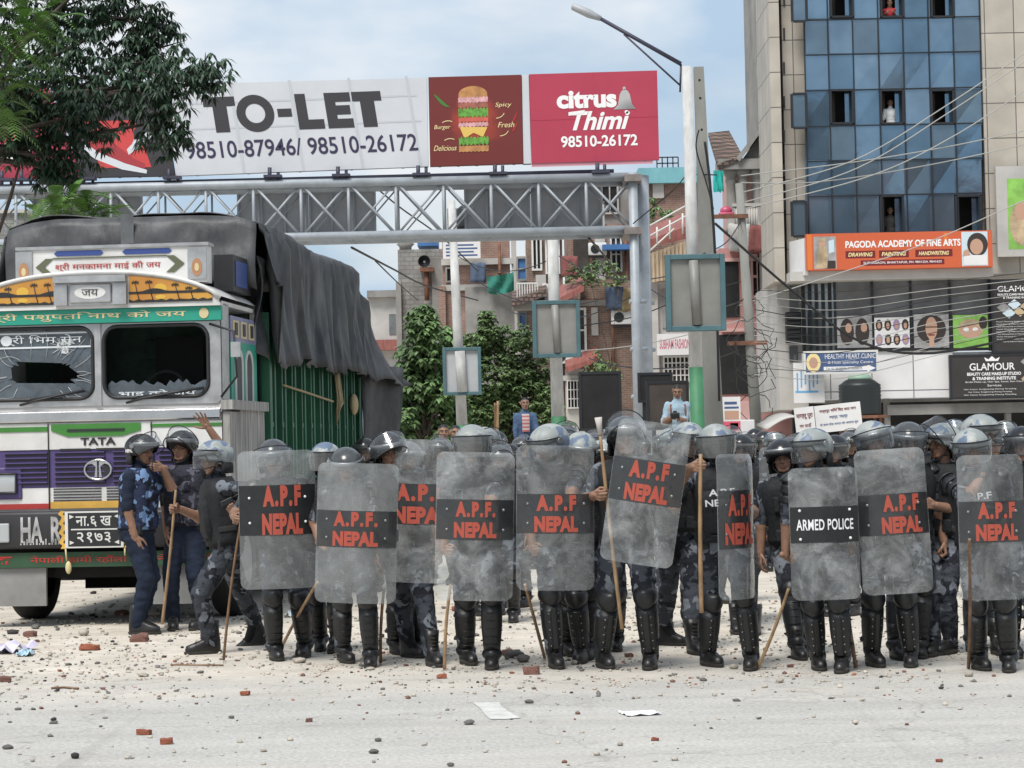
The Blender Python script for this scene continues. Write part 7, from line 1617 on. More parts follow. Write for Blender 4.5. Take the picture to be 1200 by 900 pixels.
person('striding officer in black vest reaching forward with a cane, facing the truck', g, -74, s, feet=feet_px(g.x, Y, -74, s, (306, 756, -5), (247, 766, 5)), hands=(P(203, 597, Y - .03), P(270, 594, Y - .32)), pose=('grip', 'grip'), sticks=(top - bot, (.7, 0, .5)), poles=((-.5, 1, -.8), (.6, 1, -.6)), lean=6, head=(4, 4, 0), helmet='camo', vdeg=6, pads=False, sleeve=.2, vest_pockets=False, pel=(0, -.02, -.06), heel=(18, 0))
baton(top, bot, 'long pale cane held out by the striding officer')
b = MB(); b.box((0, 0, 0), (.10, .03, .045), 0, bev=.006); b.tube([(.05, 0, .01), (.14, 0, .015)], .006, 6); o = b.build('radio_handset', K['rubber']); o.location = P(266, 588, Y - .34); o.rotation_euler = (0, R(-25), R(10)); tag(o, 'small black radio in the hand of the striding officer', 'radio')

# ---- front rank: (helmet px, helmet top, feet, options, label)
def officer(label, hx, top, feet, fy=None, yaw=0, hands=(None, None), sticks=(None, None), pose=('relaxed', 'grip'), group=FR, s=None, **kw):
    Y = foot_Y(sum(f[0] for f in feet) / 2, sum(f[1] for f in feet) / 2) if fy is None else fy
    fx = sum(f[0] for f in feet) / 2; g = ground_at(fx, Y)
    s = s or scale_for(hx, top, Y)
    hp = P(hx, top + 22, Y); lat = (hp.x - g.x) / s                 # how far the head stands off the feet
    c = math.cos(R(yaw)); kw.setdefault('pel', (lat * .45 * c, 0, -.012)); kw.setdefault('side', math.degrees(math.atan2(lat * .55, .75)) * c)
    return person(label, g, yaw, s, feet=feet_px(g.x, Y, yaw, s, *feet), hands=hands, sticks=sticks, pose=pose, group=group, **kw), Y
def hold(cx, cy, Y): return P(cx, cy, Y + .10)
def cane_px(p0, Y0, p1, label, m='bamboo', r=.0115):
    a = P(*p0, Y0); g_ = G(*p1); baton(a, g_ + Vector((0, 0, .01)), label, r, m); return a, g_

# 1 first shield from the truck
SY = 17.23
top, bot = cane_px((283, 605), 17.5, (262, 775), 'thin cane standing between the striding officer and the first shield', 'bamboo_dark', .0095)
officer('officer behind the shield nearest the truck with only helmet and visor showing', 320, 511, ((322, 773, 14), (358, 770, -14)), yaw=4, hands=(P(279, 609, 17.55), hold(330, 600, SY)), sticks=(top - bot, UPV), pose=('grip', 'grip'), helmet='grey', vdeg=20, guards=0, sleeve=.1, head=(0, 10, 0))
shield(325.5, 609, SY, 90, 162, 'clear riot shield with a wide black band, nearest the truck', lines=(('A.P.F', .60), ('NEPAL', .64)), band=(.43, .36), bmat='band_solid', tx=.12, tilt=-.5, yaw=6)
officer('officer half hidden in the gap between the two shields nearest the truck', 383, 515, ((376, 762, 8), (396, 764, -8)), yaw=-6, helmet='camo', vdeg=0, visor='dark', guards=0, group=RR_)
# 2
SY = 16.63
officer('officer in rounded grey helmet stooping behind the second shield', 405, 521, ((402, 776, 20), (435, 781, -8)), yaw=6, hands=(P(385, 640, 17.1), hold(420, 615, SY)), sticks=((.3, 0, 1), UPV), pose=('grip', 'grip'), helmet='grey', visor=None, guards=0, head=(0, 16, 0))
shield(416, 625, SY, 96, 164, 'heavily scratched riot shield with dented text band, second from the truck', tilt=2.6, yaw=-4, lines=(('A.P.F.', .66), ('NEPAL', .68)), band=(.47, .26), tsize=.44)
cane_px((372, 682), 16.9, (329, 762), 'pale cane slanting out from under the scratched second shield')
cane_px((450, 690), 17.0, (446, 778), 'dark cane upright between the second and third shields', 'bamboo_dark')
# 3
SY = 17.03
officer('officer with raised visor holding the tilted shield, camouflage trousers uncovered', 450, 501, ((478, 770, 26), (506, 780, 6)), yaw=14, hands=(None, hold(487, 590, SY)), sticks=(None, UPV), helmet='black', vdeg=38, guards=None, head=(8, 4, 0))
officer('officer with lowered head behind the tilted shield, only boots and trousers clear', 478, 530, ((463, 766, 16), (490, 768, -8)), yaw=6, helmet='grey', visor=None, guards=0, group=RR_, s=.92)
shield(490, 599, SY, 93, 168, 'tilted riot shield with its text band high, in front of camouflage trousers', tilt=2.2, yaw=-12, lines=(('A.P.F', .78), ('NEPAL', .86)), band=(.45, .28), tx=.05)
# 4
SY = 16.18
officer('officer with smoked visor down behind the broad shield left of centre', 553, 494, ((546, 778, 16), (577, 783, -4)), yaw=2, hands=(P(525, 690, 16.6), hold(560, 610, SY)), sticks=((.06, 0, 1), UPV), pose=('grip', 'grip'), visor='dark', guards=0, vdeg=0)
shield(557, 617, SY, 92, 174, 'broad riot shield with a dark band and four bolts, left of centre', tilt=2.2, yaw=4, lines=(('A.P.F.', .62), ('NEPAL', .66)), band=(.455, .27), tsize=.42)
cane_px((528, 685), 16.4, (521, 786), 'reddish cane standing at the edge of the broad shield left of centre')
# 5
SY = 16.03
officer('officer turning his helmet aside, camouflaged shell above the misty shield', 643, 493, ((650, 782, 14), (682, 776, -8)), yaw=-4, hands=(P(632, 690, 16.5), hold(655, 600, SY)), sticks=((-.1, 0, 1), UPV), pose=('grip', 'grip'), helmet='camo', vdeg=2, guards=1, head=(-52, 12, 4))
officer('officer whose printed helmet shows just beyond the misty shield', 680, 503, ((664, 768, 8), (690, 772, -14)), yaw=4, visor=None, guards=0, group=RR_, vdeg=20, head=(0, 14, 0))
shield(652, 607, SY, 92, 170, 'misty riot shield with a solid dark band, beside the tilted centre shield', tilt=1.2, yaw=5, lines=(('A.P.F', .62), ('NEPAL', .68)), band=(.47, .27), tsize=.44)
cane_px((615, 685), 16.3, (638, 771), 'reddish cane leaning back under the misty shield')
# 6 centre
SY = 15.83
top, bot = P(703, 506, 16.0), P(729, 737, 16.12)
officer('officer at the centre whose face shows through the steeply tilted shield', 733, 484, ((706, 782, 20), (763, 783, -6)), yaw=-4, hands=(P(707, 580, 16.03), hold(752, 585, SY)), sticks=(top - bot, UPV), pose=('grip', 'grip'), poles=((-.6, .8, -.7), None), helmet='grey', vdeg=50, guards=1, head=(6, -2, 0), pads=False)
shield(756, 578, SY, 86, 168, 'clear riot shield leaning steeply at the centre of the line', tilt=9.5, yaw=-6, lines=(('A.P.F', .66), ('NEPAL', .72)), band=(.42, .30), tx=.02, tsize=.44)
baton(top, bot, 'knobbly cane with a pale wrapped tip gripped beside the centre shield', .0125)
b = MB(); d = (top - bot).normalized(); b.tube([top - d * .02, top + d * .05, top + d * .10], [.016, .021, .027], 10); based('cane_wrapping', b, [mat('pale_wrapping', (.48, .45, .42), .8)], top, 'pale cloth wrapping bound round the tip of the knobbly cane', 'wrapping')
officer('officer in camouflage trousers standing close behind the centre shield', 706, 512, ((692, 766, 10), (722, 762, -8)), yaw=8, visor=None, helmet='camo', guards=0, group=RR_)
officer('officer in camouflage carrying a short gun low between two shields', 806, 505, ((778, 756, 30), (812, 766, -8)), yaw=22, hands=(P(799, 622, 17.0), P(812, 600, 16.95)), sticks=((-.25, -.2, 1), (-.2, -.2, 1)), pose=('grip', 'grip'), visor='clear', helmet='camo', group=RR_, head=(0, 6, 0), pads=False, s=.98)
b = MB(); a, c = P(797, 612, 16.95), P(803, 663, 16.8); d = (c - a); b.tube([Vector(), d], .019, 10); b.tube([Vector((.018, 0, 0)), d * .85 + Vector((.018, 0, 0))], .012, 8); b.tube([-d * .9 + Vector((-.01, .05, .02)), -d * .1], [.035, .022], 8, 1); based('gun', b, [mat('gun_steel', (.10, .11, .12), .35, .7), K['bamboo_dark']], a, 'short steel barrelled gun pointed at the ground beside the upright cane', 'gun')
# 7 officer with the vest lettering
SY = 15.83
top, bot = P(821, 532, 15.85), P(822, 718, 15.9)
officer('officer in a lettered black vest gripping an upright cane, smoked visor down', 838, 493, ((829, 780, 24), (881, 784, -12)), yaw=0, hands=(P(822, 547, 15.88), hold(866, 600, SY + .05)), sticks=(UPV, UPV), pose=('grip', 'grip'), poles=((-.8, .3, -.9), None), visor='dark', guards=1, vest_pockets=False, lettering=(('A.P.F', .19), ('NEPAL', .25)), mask=True, head=(0, 2, 0), pads=False, sleeve=0)
baton(top, bot, 'straight yellow cane held upright before the lettered vest', .0145)
shield(869, 617, SY, 47, 170, 'riot shield turned edgeways so its lettering is cut short', tilt=.3, yaw=50, lines=(('A.P.F', .8), ('NEPAL', .95)), band=(.45, .40), tsize=.40)
officer('visored officer seen over the edgeways shield, waiting behind it', 869, 506, ((862, 742, 8), (886, 744, -8)), fy=20.6, yaw=-10, helmet='black', visor='clear', vdeg=2, group=RR_, guards=0, pads=False)
# 8 ARMED POLICE
SY = 15.63
officer('officer in profile with printed helmet behind the ARMED POLICE shield', 952, 498, ((958, 784, 14), (988, 787, -4)), yaw=-12, hands=(P(926, 690, 16.1), hold(972, 615, SY)), sticks=((.35, 0, 1), UPV), pose=('grip', 'grip'), poles=((-1, .6, .2), None), vdeg=2, guards=1, head=(-44, 4, 0), sleeve=-.15)
shield(968, 625.5, SY, 82, 155, 'riot shield with a white ARMED POLICE title on its black band', tilt=-.6, yaw=3, lines=(('ARMED POLICE', 1.0),), band=(.43, .27), bmat='band_solid', tmat='white_paint', tsize=.4, bold=.018)
cane_px((924, 690), 15.9, (888, 785), 'pale cane slanting from the edge of the ARMED POLICE shield')
officer('officer whose legs show beside the ARMED POLICE shield, one pace back', 916, 512, ((934, 772, 18), (948, 768, -8)), fy=17.2, yaw=-8, helmet='black', visor=None, guards=0, group=RR_, pads=False)
# 9
SY = 15.78
officer('officer looking out under his visor over the shield next to ARMED POLICE', 1022, 489, ((1022, 780, 16), (1068, 780, -8)), yaw=-4, hands=(P(994, 690, 16.2), hold(1048, 605, SY)), sticks=((-.12, 0, 1), UPV), pose=('grip', 'grip'), vdeg=10, guards=1, head=(10, 2, -8))
shield(1048, 611, SY, 82, 170, 'worn riot shield with faded letters beside the ARMED POLICE shield', tilt=-2.6, yaw=-4, lines=(('A.P.F', .62), ('NEPAL', .70)), band=(.45, .28), tx=.22, tsize=.44)
cane_px((990, 690), 16.0, (1003, 784), 'brown cane with a broken foot beside the ARMED POLICE shield', 'bamboo_dark', .013)
officer('officer with a wide visor and yellow daub on the helmet, second row', 1063, 491, ((1050, 772, 8), (1078, 770, -8)), fy=17.0, yaw=2, helmet='grey', vdeg=14, guards=0, group=RR_, head=(0, 10, 0))
officer('bare faced officer in profile with visor pushed up, between two end shields', 1109, 492, ((1094, 768, 10), (1114, 766, -10)), fy=17.1, yaw=-30, helmet='camo', vdeg=64, group=RR_, head=(-34, 0, 0), hands=(None, P(1086, 590, 16.8)))
# 11
SY = 15.38
officer('officer with raised bare forearm and blue printed helmet at the end shield', 1137, 498, ((1146, 784, 18), (1183, 786, -6)), yaw=-8, hands=(P(1146, 556, 15.75), hold(1166, 615, SY)), sticks=((.3, 0, 1), UPV), pose=('grip', 'grip'), poles=((-1, -.1, -.6), None), vdeg=4, guards=0, head=(8, 10, 0), vest_pockets=False, lettering=(('A.P.F', .19), ('NEPAL', .25)), sleeve=-.25)
shield(1164, 618, SY, 78, 170, 'scratched riot shield at the open end of the line by the tall cane', tilt=-.4, yaw=2, lines=(('A.P.F', .70), ('NEPAL', .78)), band=(.46, .28), tx=.12, tsize=.44)
cane_px((1136, 632), 14.95, (1135, 784), 'straight brown cane standing in front of the end shield', 'bamboo_dark')
officer('tall officer in large pale blue helmet looking over the end shield', 1147, 482, ((1140, 764, 8), (1168, 766, -8)), fy=17.4, yaw=6, helmet='camo', vdeg=2, group=RR_, head=(38, 2, 0), guards=0)
officer('officer squeezed against the end of the line, dark helmet and knee guards', 1196, 496, ((1186, 770, 8), (1212, 770, -8)), fy=17.0, yaw=-4, helmet='black', vdeg=4, guards=1, group=RR_)

# ---- the ranks behind, copies of two waiting officers
proto = []
for i, (h_, vd, gd, lab) in enumerate((('black', 0, 0, 'waiting black helmeted officer hidden behind the misty shield'), ('camo', 30, None, 'waiting officer with printed helmet hidden behind the misty shield'), ('grey', 55, 0, 'waiting officer in grey helmet hidden behind the misty shield'))):
    p_, _ = person(lab, ground_at(655 + 6 * i, 24), 0, 1, helmet=h_, vdeg=vd, guards=gd, pads=False, vox=.02, head=((-12, 14, 4)[i], 2, 0), group='officers in the rear ranks', feet=((-.14, .0, 0, 14), (.14, .03, 0, -14))); proto.append(p_)
CR = [  # helmet px, top py, depth, prototype, yaw, label
    (570, 499, 22, 1, 20, 'officer just behind the smoked visor helmet left of centre'), (586, 503, 26, 0, -30, 'black visored officer under the twin bamboo tips'), (587, 520, 21, 2, 10, 'low grey helmet tucked under the black visored officer'),
    (602, 519, 23, 0, -8, 'round black helmet seen above the gap between broad and misty shields'), (612, 511, 30, 2, 24, 'small grey helmet below the man in the blue jacket'), (700, 506, 24, 2, 0, 'grey helmet behind the wrapped cane tip'),
    (722, 510, 32, 1, -20, 'printed helmet glimpsed behind the officer at the centre'), (790, 500, 20, 1, 14, 'printed helmet below the photographer'), (857, 502, 23, 2, 8, 'grey helmet close behind the visored officer by the edgeways shield'),
    (889, 501, 33, 0, -14, 'round black helmet beneath the pink poster board'), (905, 512, 30, 0, 30, 'low black helmet over the small blank shield'), (918, 509, 36, 0, -24, 'distant black helmet below the white placard'),
    (930, 511, 26, 2, 12, 'grey helmet just behind the ARMED POLICE officer'), (938, 506, 40, 0, 0, 'small dark helmet under the white banner'), (985, 508, 21, 0, -20, 'dark helmet between the ARMED POLICE officer and his neighbour'),
    (996, 505, 26, 2, 16, 'grey helmet under the corner of the white banner'), (1003, 511, 32, 0, -6, 'small black helmet by the visored officer looking out'), (1043, 497, 24, 1, 8, 'printed helmet between the two raised visors'),
    (1084, 496, 23, 0, -16, 'black helmet behind the yellow daubed helmet'), (1096, 500, 34, 2, 20, 'small grey helmet under the studio sign'), (1123, 490, 25, 1, -10, 'pale blue helmet beside the bare faced officer'), (1166, 500, 22, 0, 18, 'black helmet right behind the tall pale blue helmet'),
    (1181, 492, 26, 1, -8, 'printed helmet near the open end of the ranks'), (1176, 507, 30, 2, 4, 'small grey helmet below the printed one at the open end'), (430, 512, 26, 0, 10, 'black helmet in the dark between truck flap and raised visor'), (520, 512, 27, 2, -12, 'grey helmet behind the tilted shield by the slim post'),
    (668, 512, 34, 0, 14, 'far black helmet between the printed helmets'), (757, 512, 38, 2, -6, 'far grey helmet under the dark board'), (775, 508, 34, 0, 22, 'black helmet below the dark brown board'), (829, 510, 36, 1, 0, 'far printed helmet by the lettered vest officer'), (876, 508, 40, 2, -10, 'far grey helmet by the white marker board'),
    (955, 503, 38, 1, 14, 'far printed helmet below the banner heading'), (1022, 500, 36, 0, -22, 'far black helmet behind the water tank stand'), (1062, 500, 40, 2, 6, 'far grey helmet in the shade of the shop front'), (1110, 498, 40, 0, 12, 'far black helmet in the shade below the dark studio sign'), (1150, 497, 38, 2, -14, 'far grey helmet at the shop front post'), (910, 505, 28.4, 1, 0, 'officer whose legs stand clear on the road beyond the edgeways shield'), (898, 504, 29.5, 0, 0, 'second officer standing clear on the road beyond the edgeways shield')]
for hx, top, Y, k, yaw, lab in CR:
    c = copy_tree(proto[k]); z = Zat(hx, top, Y); s = max(.88, min(1.1, z / STAND)); c.scale = (s, s, s); g = ground_at(hx, Y); c.location = (g.x, Y, 0); c.rotation_euler = (0, 0, R(yaw)); c['label'] = lab
shield(905, 556, 20.0, 30, 64, 'small blank riot shield seen beyond the edgeways one', tilt=1, yaw=10, lines=(('', 1),), band=(.9, .02))
for px, lab in ((580, 'first of two bamboo canes raised above the helmets beside the trees'), (583.5, 'paler of two bamboo canes raised above the helmets beside the trees')):
    baton(P(px, 472 if px < 582 else 470, 27), P(px - .5, 540, 27), lab, .015 if px < 582 else .018, 'bamboo_dark' if px < 582 else 'bamboo')

# ---- onlookers
K['denim'] = mat('blue_denim_jacket', (.05, .09, .17), .85, var=.2, vscale=8); K['pale_blue'] = mat('pale_blue_polo', (.26, .36, .43), .85, var=.1, vscale=5); K['scarlet'] = mat('scarlet_shirt', (.42, .03, .04), .85); K['white_tee'] = mat('white_tee', (.62, .64, .66), .85); K['dark_top'] = mat('dark_top', (.03, .03, .03), .9)
Y = 40.0; z = .8
p_, HM = person('young man in an open blue jacket and striped shirt watching above the helmets', ground_at(618, Y) + Vector((0, 0, z)), 6, (Zat(619, 467, Y) - z) / 1.735, cat='onlooker', slim=.86, helmet=None, vest=None, pads=False, shirt='denim', trousers='navy', sleeve=.95, vox=.018, hands=(P(604, 532, 39.85), P(634, 530, 39.85)), poles=((-.6, 1, 0), (.6, 1, 0)), head=(4, 0, 0))
b = MB()
for k in range(10):
    z0, z1 = 1.12 + .033 * k, 1.12 + .033 * (k + 1); xs_ = [-.068 + .136 * j / 6 for j in range(7)]; fy = lambda x, z: -.176 + 2.6 * x * x + max(0, z - 1.32) * .38
    b.loft([[(x, fy(x, z0), z0) for x in xs_], [(x, fy(x, z1), z1) for x in xs_]], k % 2, True, False, False)
b.build('striped_shirt_front', [mat('red_stripe', (.34, .11, .11), .85), mat('pale_stripe', (.42, .36, .36), .85)], p_)
Y = 37.5
p_, HM = person('man in pale blue polo holding a camera near the green footed post', ground_at(797, Y) + Vector((0, 0, z)), 4, (Zat(797, 452, Y) - z) / 1.735, cat='onlooker', slim=.86, helmet=None, vest=None, pads=False, shirt='pale_blue', trousers='navy', sleeve=-.1, vox=.018, hands=(P(788, 490, 37.1), P(797, 492, 37.1)), pose=('grip', 'grip'), sticks=((1, 0, .2), (-1, 0, .2)), head=(-8, 18, 0))
b = MB(); b.box((0, 0, 0), (.15, .08, .10), 0, bev=.015); b.tube([(0, -.03, 0), (0, -.14, -.01)], .042, 12); b.box((0, 0, .06), (.06, .06, .04), 0, bev=.01); o = b.build('camera_body', K['rubber']); o.location = P(791, 487, 37.0); tag(o, 'black camera held by the man in the pale blue polo', 'camera')
b = MB()
for s in (-1, 1): b.tube([(s * .11, .05, 1.43), (s * .115, -.10, 1.42), (s * .12, -.125, 1.30), (s * .13, -.11, 1.12)], .018, 6)
b.build('backpack_straps', mat('brown_strap', (.16, .06, .04), .8), p_)
for px, py, Y, sh, lab in ((522, 499, 36, 'dark_top', 'dark haired onlooker peering over the tilted shield near the trees'), (536, 500, 37, 'navy', 'second dark haired onlooker beside the slim white post')):
    person(lab, ground_at(px, Y), 8, Zat(px, py, Y) / 1.735, cat='onlooker', slim=.86, helmet=None, vest=None, pads=False, shirt=sh, trousers='navy', sleeve=.95, vox=.02)
for px, ptop, pbot, sh, lab, lean in ((1042, 0, 24, 'scarlet', 'man in a scarlet shirt leaning at the top open tower window', 10), (1043, 117, 147, 'white_tee', 'bearded man in a white shirt at the middle open tower window', 0), (1043, 243, 274, 'dark_top', 'bare armed person standing in the lowest open tower window', 0)):
    Y = TY + .42; zt = Zat(px, ptop, Y); person(lab, Vector((P(px, ptop, Y).x, Y, zt - 1.735)), -4, 1.0, cat='onlooker', slim=.86, helmet=None, vest=None, pads=False, shirt=sh, trousers='navy', sleeve=-.1 if lean == 0 else .2, vox=.022, lean=lean, hands=(P(px - 3, pbot - 10, Y - .25), P(px + 5, pbot - 11, Y - .25)) if lean else (None, None), boots=False)
# ================================================================ stones, bricks and litter on the road
D = {}
D['grey'] = mat('grey_stone', (.15, .145, .138), .9, var=.35, vscale=12, bump=.006, bscale=30); D['pale'] = mat('pale_stone', (.44, .40, .34), .9, var=.25, vscale=12, bump=.006, bscale=30); D['dark'] = mat('dark_stone', (.045, .042, .042), .9, var=.4, vscale=12, bump=.006, bscale=30)
D['brick'] = mat('broken_brick', (.34, .115, .065), .9, var=.35, vscale=14, bump=.006, bscale=40); D['brickd'] = mat('dull_brick', (.19, .095, .075), .9, var=.35, vscale=14, bump=.006, bscale=40)
rt = random.Random(77)
def rock(kind, seed):
    r_ = random.Random(seed); bm = bmesh.new()
    if kind == 'brick':
        bmesh.ops.create_cube(bm, size=1); bmesh.ops.subdivide_edges(bm, edges=list(bm.edges), cuts=3, use_grid_fill=True)
        for v in bm.verts: v.co = Vector((v.co.x * 1.7, v.co.y, v.co.z * .62)) ; v.co += noise.noise_vector(v.co * 1.6 + Vector((seed * 3.1, 0, 0))) * .17 + noise.noise_vector(v.co * 5 + Vector((seed, 2, 0))) * .07; 
        for v in bm.verts: v.co = v.co.lerp(Vector((v.co.x * .86, v.co.y * .86, v.co.z * .86)) if v.co.length > .78 else v.co, .9) 
        cut = r_.uniform(.35, .7)
        for v in bm.verts:
            if v.co.x > cut: v.co.x = cut + (v.co.x - cut) * .2 + .1 * noise.noise(v.co * 5 + Vector((seed, 0, 0)))
    else:
        bmesh.ops.create_icosphere(bm, subdivisions=2, radius=.5)
        sc = (r_.uniform(.9, 1.4), r_.uniform(.7, 1.1), r_.uniform(.42, .75))
        for v in bm.verts:
            n_ = noise.noise(v.co * 2.6 + Vector((seed * 5.3, 1, 2))) * .34 + noise.noise(v.co * 6 + Vector((seed, 4, 2))) * .12; v.co = Vector((v.co.x * sc[0], v.co.y * sc[1], v.co.z * sc[2])) * (1 + n_)
    z = min(v.co.z for v in bm.verts)
    for v in bm.verts: v.co.z -= z * .85
    mb = MB(); mb.addbm(bm, 0, kind != 'brick'); bm.free(); return mb
ROCK = {}
for k in ('grey', 'pale', 'dark', 'brick', 'brickd'):
    ROCK[k] = [rock('brick' if k.startswith('brick') else 'stone', 10 * len(k) + i + (100 if k == 'dark' else 0)).mesh('broken_brick' if k.startswith('brick') else 'stone', [D[k]]) for i in range(5)]
def put(k, px, py, wpx, lab, group=None, i=None):
    g = G(px, py); s = wpx * g.y / F / (1.15 if not k.startswith('brick') else 1.35)
    o = link('broken_brick' if k.startswith('brick') else 'stone', ROCK[k][rt.randrange(5) if i is None else i]); o.location = g; o.scale = (s, s, s * rt.uniform(.8, 1.1)); o.rotation_euler = (rt.uniform(-.1, .1), rt.uniform(-.1, .1), rt.uniform(0, 6.28) if not k.startswith('brick') else rt.uniform(-.35, .35))
    return tag(o, lab, 'brick piece' if k.startswith('brick') else 'stone', group)
NAMED = [('brick', 169, 861, 15, 'orange brick lump standing alone on the open road in front of the truck'), ('brick', 196, 872, 14, 'orange brick lump with a white chip, nearest the picture edge of its pair'), ('brick', 106, 762, 20, 'flat orange brick lying before the truck bumper'), ('brickd', 165, 752, 20, 'brick half beside the boots of the officer on the phone'), ('brick', 288, 815, 11, 'small orange brick bit in front of the thin cane'),
 ('grey', 63, 848, 11, 'rounded grey stone on the open road below the truck flap'), ('dark', 62, 832, 0, ''), ('dark', 64, 849, 0, ''), ('dark', 63, 906, 0, ''), ('brickd', 7, 799, 14, 'brown lump at the edge of the road below the truck'), ('grey', 9, 878, 13, 'dark edged grey stone nearest the lower corner under the truck'), ('dark', 62, 847, 0, ''), ('dark', 63, 867, 0, ''), ('dark', 88, 889, 11, 'dark pebble near the bottom edge below the truck'), ('dark', 64, 845, 0, ''),
 ('dark', 63, 846, 0, ''), ('grey', 21, 832, 9, 'grey stone on the open road below the crumpled paper'), ('grey', 39, 832, 7, 'square grey chip beside the open road stone'), ('dark', 62, 848, 0, ''), ('pale', 123, 842, 8, 'pale brown pebble right of the dark stone on the open road'), ('dark', 63, 844, 11, 'black stone on the open road between two pale chips'), ('grey', 235, 789, 10, 'grey stone in front of the striding officer'), ('pale', 168, 793, 13, 'pale flat stone in front of the striding officer'), ('grey', 271, 842, 8, 'grey pebble on the open road right of the orange bricks'), ('pale', 309, 881, 9, 'two toned pale stone near the bottom edge'), ('brickd', 363, 846, 8, 'dull brick chip on the open road below the slanting cane'),
 ('pale', 352, 777, 16, 'pale yellow stone at the foot of the slanting cane'), ('grey', 603, 771, 26, 'long grey stone behind the broad shield feet'), ('brickd', 596, 768, 14, 'brown stone touching the long grey one'), ('grey', 613, 776, 18, 'dark rounded stone in front of the long grey one'), ('brickd', 624, 790, 20, 'square brick half in front of the reddish cane'), ('brick', 519, 795, 12, 'red brick chip at the foot of the reddish cane'), ('pale', 434, 785, 12, 'pale stone by the boots at the scratched second shield'), ('grey', 620, 824, 14, 'oval grey stone right of the painted road dash'), ('grey', 550, 849, 16, 'flat grey stone below the painted road dash'), ('grey', 438, 883, 14, 'grey stone near the bottom edge left of the road dash'), ('grey', 443, 869, 9, 'brownish pebble above the grey stone near the bottom edge'), ('grey', 528, 898, 11, 'dark pebble at the very bottom edge'), ('pale', 727, 874, 9, 'pale triangular pebble on the open road before the centre shield'), ('brick', 768, 868, 8, 'red chip on the open road before the centre shield'), ('brick', 1101, 893, 8, 'red chip at the bottom edge by the open end'),
 ('pale', 860, 784, 11, 'pale stone in front of the edgeways shield'), ('pale', 914, 800, 12, 'white capped stone before the slanting pale cane'), ('grey', 863, 822, 10, 'grey pebble on the open road before the edgeways shield'), ('grey', 824, 798, 10, 'pair forming grey pebble before the lettered vest officer'), ('brickd', 927, 782, 8, 'brown chip between the slanting cane and ARMED POLICE boots'), ('pale', 1136, 793, 11, 'rounded pale stone at the foot of the brown end cane'), ('grey', 1100, 787, 8, 'grey pebble left of the brown end cane'), ('grey', 1104, 804, 7, 'grey pebble below the brown end cane'), ('grey', 974, 819, 7, 'grey pebble on the open road before ARMED POLICE'), ('brickd', 738, 770, 10, 'red brown stone between the centre boots'), ('pale', 783, 750, 14, 'brown stone behind the gun carrying officer'), ('pale', 674, 779, 12, 'pale stone behind the misty shield boots'), ('brick', 536, 716, 12, 'red brick bit far behind the broad shield'), ('pale', 180, 722, 20, 'large pale stone under the truck behind the officer on the phone'), ('brickd', 143, 721, 14, 'brown brick lump under the truck bumper'), ('grey', 42, 737, 14, 'grey stone below the truck flap'), ('brickd', 36, 746, 14, 'brown red stone near the crumpled paper'), ('dark', 15, 743, 14, 'dark stone under the truck wheel'), ('pale', 98, 745, 16, 'flat pale stone in front of the number plate')]
for k, px, py, w_, lab in NAMED:
    if w_: put(k, px, py, w_, lab)
n_ = 0; GRP = {'grey': 'small grey stones scattered on the road', 'pale': 'small pale stones scattered on the road', 'dark': 'small dark stones scattered on the road', 'brick': 'small orange brick bits scattered on the road', 'brickd': 'small dull brick bits scattered on the road'}
LB = {'grey': 'small grey stone among the scatter on the dusty road', 'pale': 'small pale stone among the scatter on the dusty road', 'dark': 'small dark stone among the scatter on the dusty road', 'brick': 'small orange brick bit among the scatter on the dusty road', 'brickd': 'small dull brick bit among the scatter on the dusty road'}
hubs = [(rt.uniform(0, 1200), 690 + abs(rt.gauss(25, 30)), rt.uniform(15, 60)) for _ in range(22)] + [(rt.uniform(0, 420), rt.uniform(715, 790), rt.uniform(15, 50)) for _ in range(12)]
for _ in range(262):
    k = rt.choices(('grey', 'pale', 'dark', 'brick', 'brickd'), (34, 52, 8, 3, 6))[0]
    if rt.random() < .80:
        px = rt.choice((rt.uniform(0, 440), rt.uniform(0, 1200), rt.uniform(480, 960))); py = 690 + abs(rt.gauss(35, 40)) * (1.0 if px < 400 else .8)
    else: px, py = rt.uniform(0, 1200), rt.uniform(785, 898)
    if rt.random() < .55: hx_, hy_, hr_ = rt.choice(hubs); px, py = hx_ + rt.gauss(0, hr_), hy_ + rt.gauss(0, hr_ * .22)
    py = max(672, py)
    put(k, px, py, rt.uniform(3.0, 9.5) if py < 785 else rt.uniform(2.5, 6), LB[k], GRP[k])
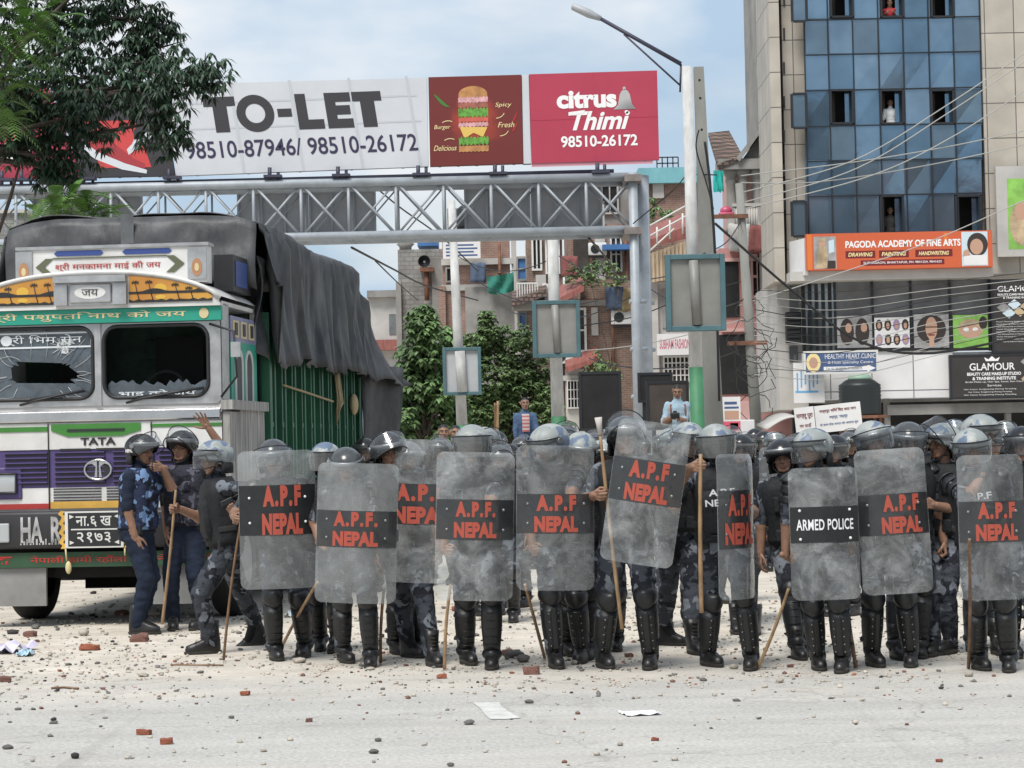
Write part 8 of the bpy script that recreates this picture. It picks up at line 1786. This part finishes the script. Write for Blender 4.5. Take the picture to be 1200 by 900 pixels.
# fine gravel, dust clods and chips: too many to count
b = MB(); rv = [rock('stone', 200 + i) for i in range(4)]
bm = bmesh.new(); bmesh.ops.create_icosphere(bm, subdivisions=1, radius=.5); bm.verts.index_update(); chips = []
icf = [[v.index for v in f.verts] for f in bm.faces]
for k in range(6): chips.append([Vector((v.co.x, v.co.y * .8, v.co.z * .55)) * (1 + .55 * noise.noise(v.co * 2.3 + Vector((k * 7.1, 0, 0)))) + Vector((0, 0, .18)) for v in bm.verts])
bm.free()
for _ in range(7600):
    Y = 16.2 + abs(rt.gauss(0, 5.5)); 
    if Y > 40: continue
    if rt.random() < .035: Y = rt.uniform(11.4, 16)
    elif rt.random() < .08: Y = 16 - abs(rt.gauss(0, .7))
    x = rt.uniform(-.24, .24) * Y; 
    if noise.noise(Vector((x * .8, Y * .5, 3))) < -.15 and rt.random() < .7: continue
    s = rt.choice((.012, .016, .022, .03, .042)) * rt.uniform(.5, 1.15); a = rt.uniform(0, 6.28); c, q = math.cos(a) * s, math.sin(a) * s
    b.add([(x + p[0] * c - p[1] * q, Y + p[0] * q + p[1] * c, p[2] * s) for p in rt.choice(chips)], icf, rt.choices((0, 1, 2, 3, 4), (26, 60, 4, 3, 7))[0], True)
b.build('gravel', [D['grey'], D['pale'], D['dark'], D['brick'], D['brickd']], kind='stuff', label='fine gravel and brick crumbs strewn over the dusty road')
def scrap(px, py, w_, h_, col, lab, lift=.06, seed=1, cat='paper'):
    g = G(px, py); k = g.y / F; b = MB(); n = 9; rows = []
    for i in range(n):
        rows.append([Vector(((j / (n - 1) - .5) * w_ * k, (i / (n - 1) - .5) * h_, .006 + lift * max(0, noise.noise(Vector((i * .55 + seed, j * .5, 2))) + .25))) for j in range(n)])
    b.loft(rows, 0, False, False, False); o = b.build('paper_scrap', mat('paper_scrap', col, .8)); o.location = g; o.rotation_euler = (0, 0, rt.uniform(-.3, .3)); md = o.modifiers.new('s', 'SOLIDIFY'); md.thickness = .002; return tag(o, lab, cat)
scrap(10, 764, 40, .5, (.55, .52, .66), 'crumpled lilac paper lying in front of the truck', .10, 3); scrap(30, 768, 18, .3, (.36, .50, .60), 'pale blue scrap beside the crumpled lilac paper', .06, 5); scrap(750, 837, 42, .20, (.68, .69, .72), 'flat white paper sheet on the open road before the centre shield', .018, 7); scrap(345, 722, 14, .4, (.55, .62, .66), 'pale plastic scrap behind the first shield boots', .08, 9)
for pts, lab, r_ in ((((605 / 3, 780), (200, 780.5), (262, 781)), 'thin twig lying on the dust before the striding officer', .006), (((60, 808), (75, 807), (92, 808.5)), 'short twig lying on the dust below the truck', .008)):
    b = MB(); q = [G(*p) + Vector((0, 0, .01)) for p in pts]; b.tube(q, r_, 5); based('twig', b, [K['bamboo_dark']], q[0], lab, 'twig')
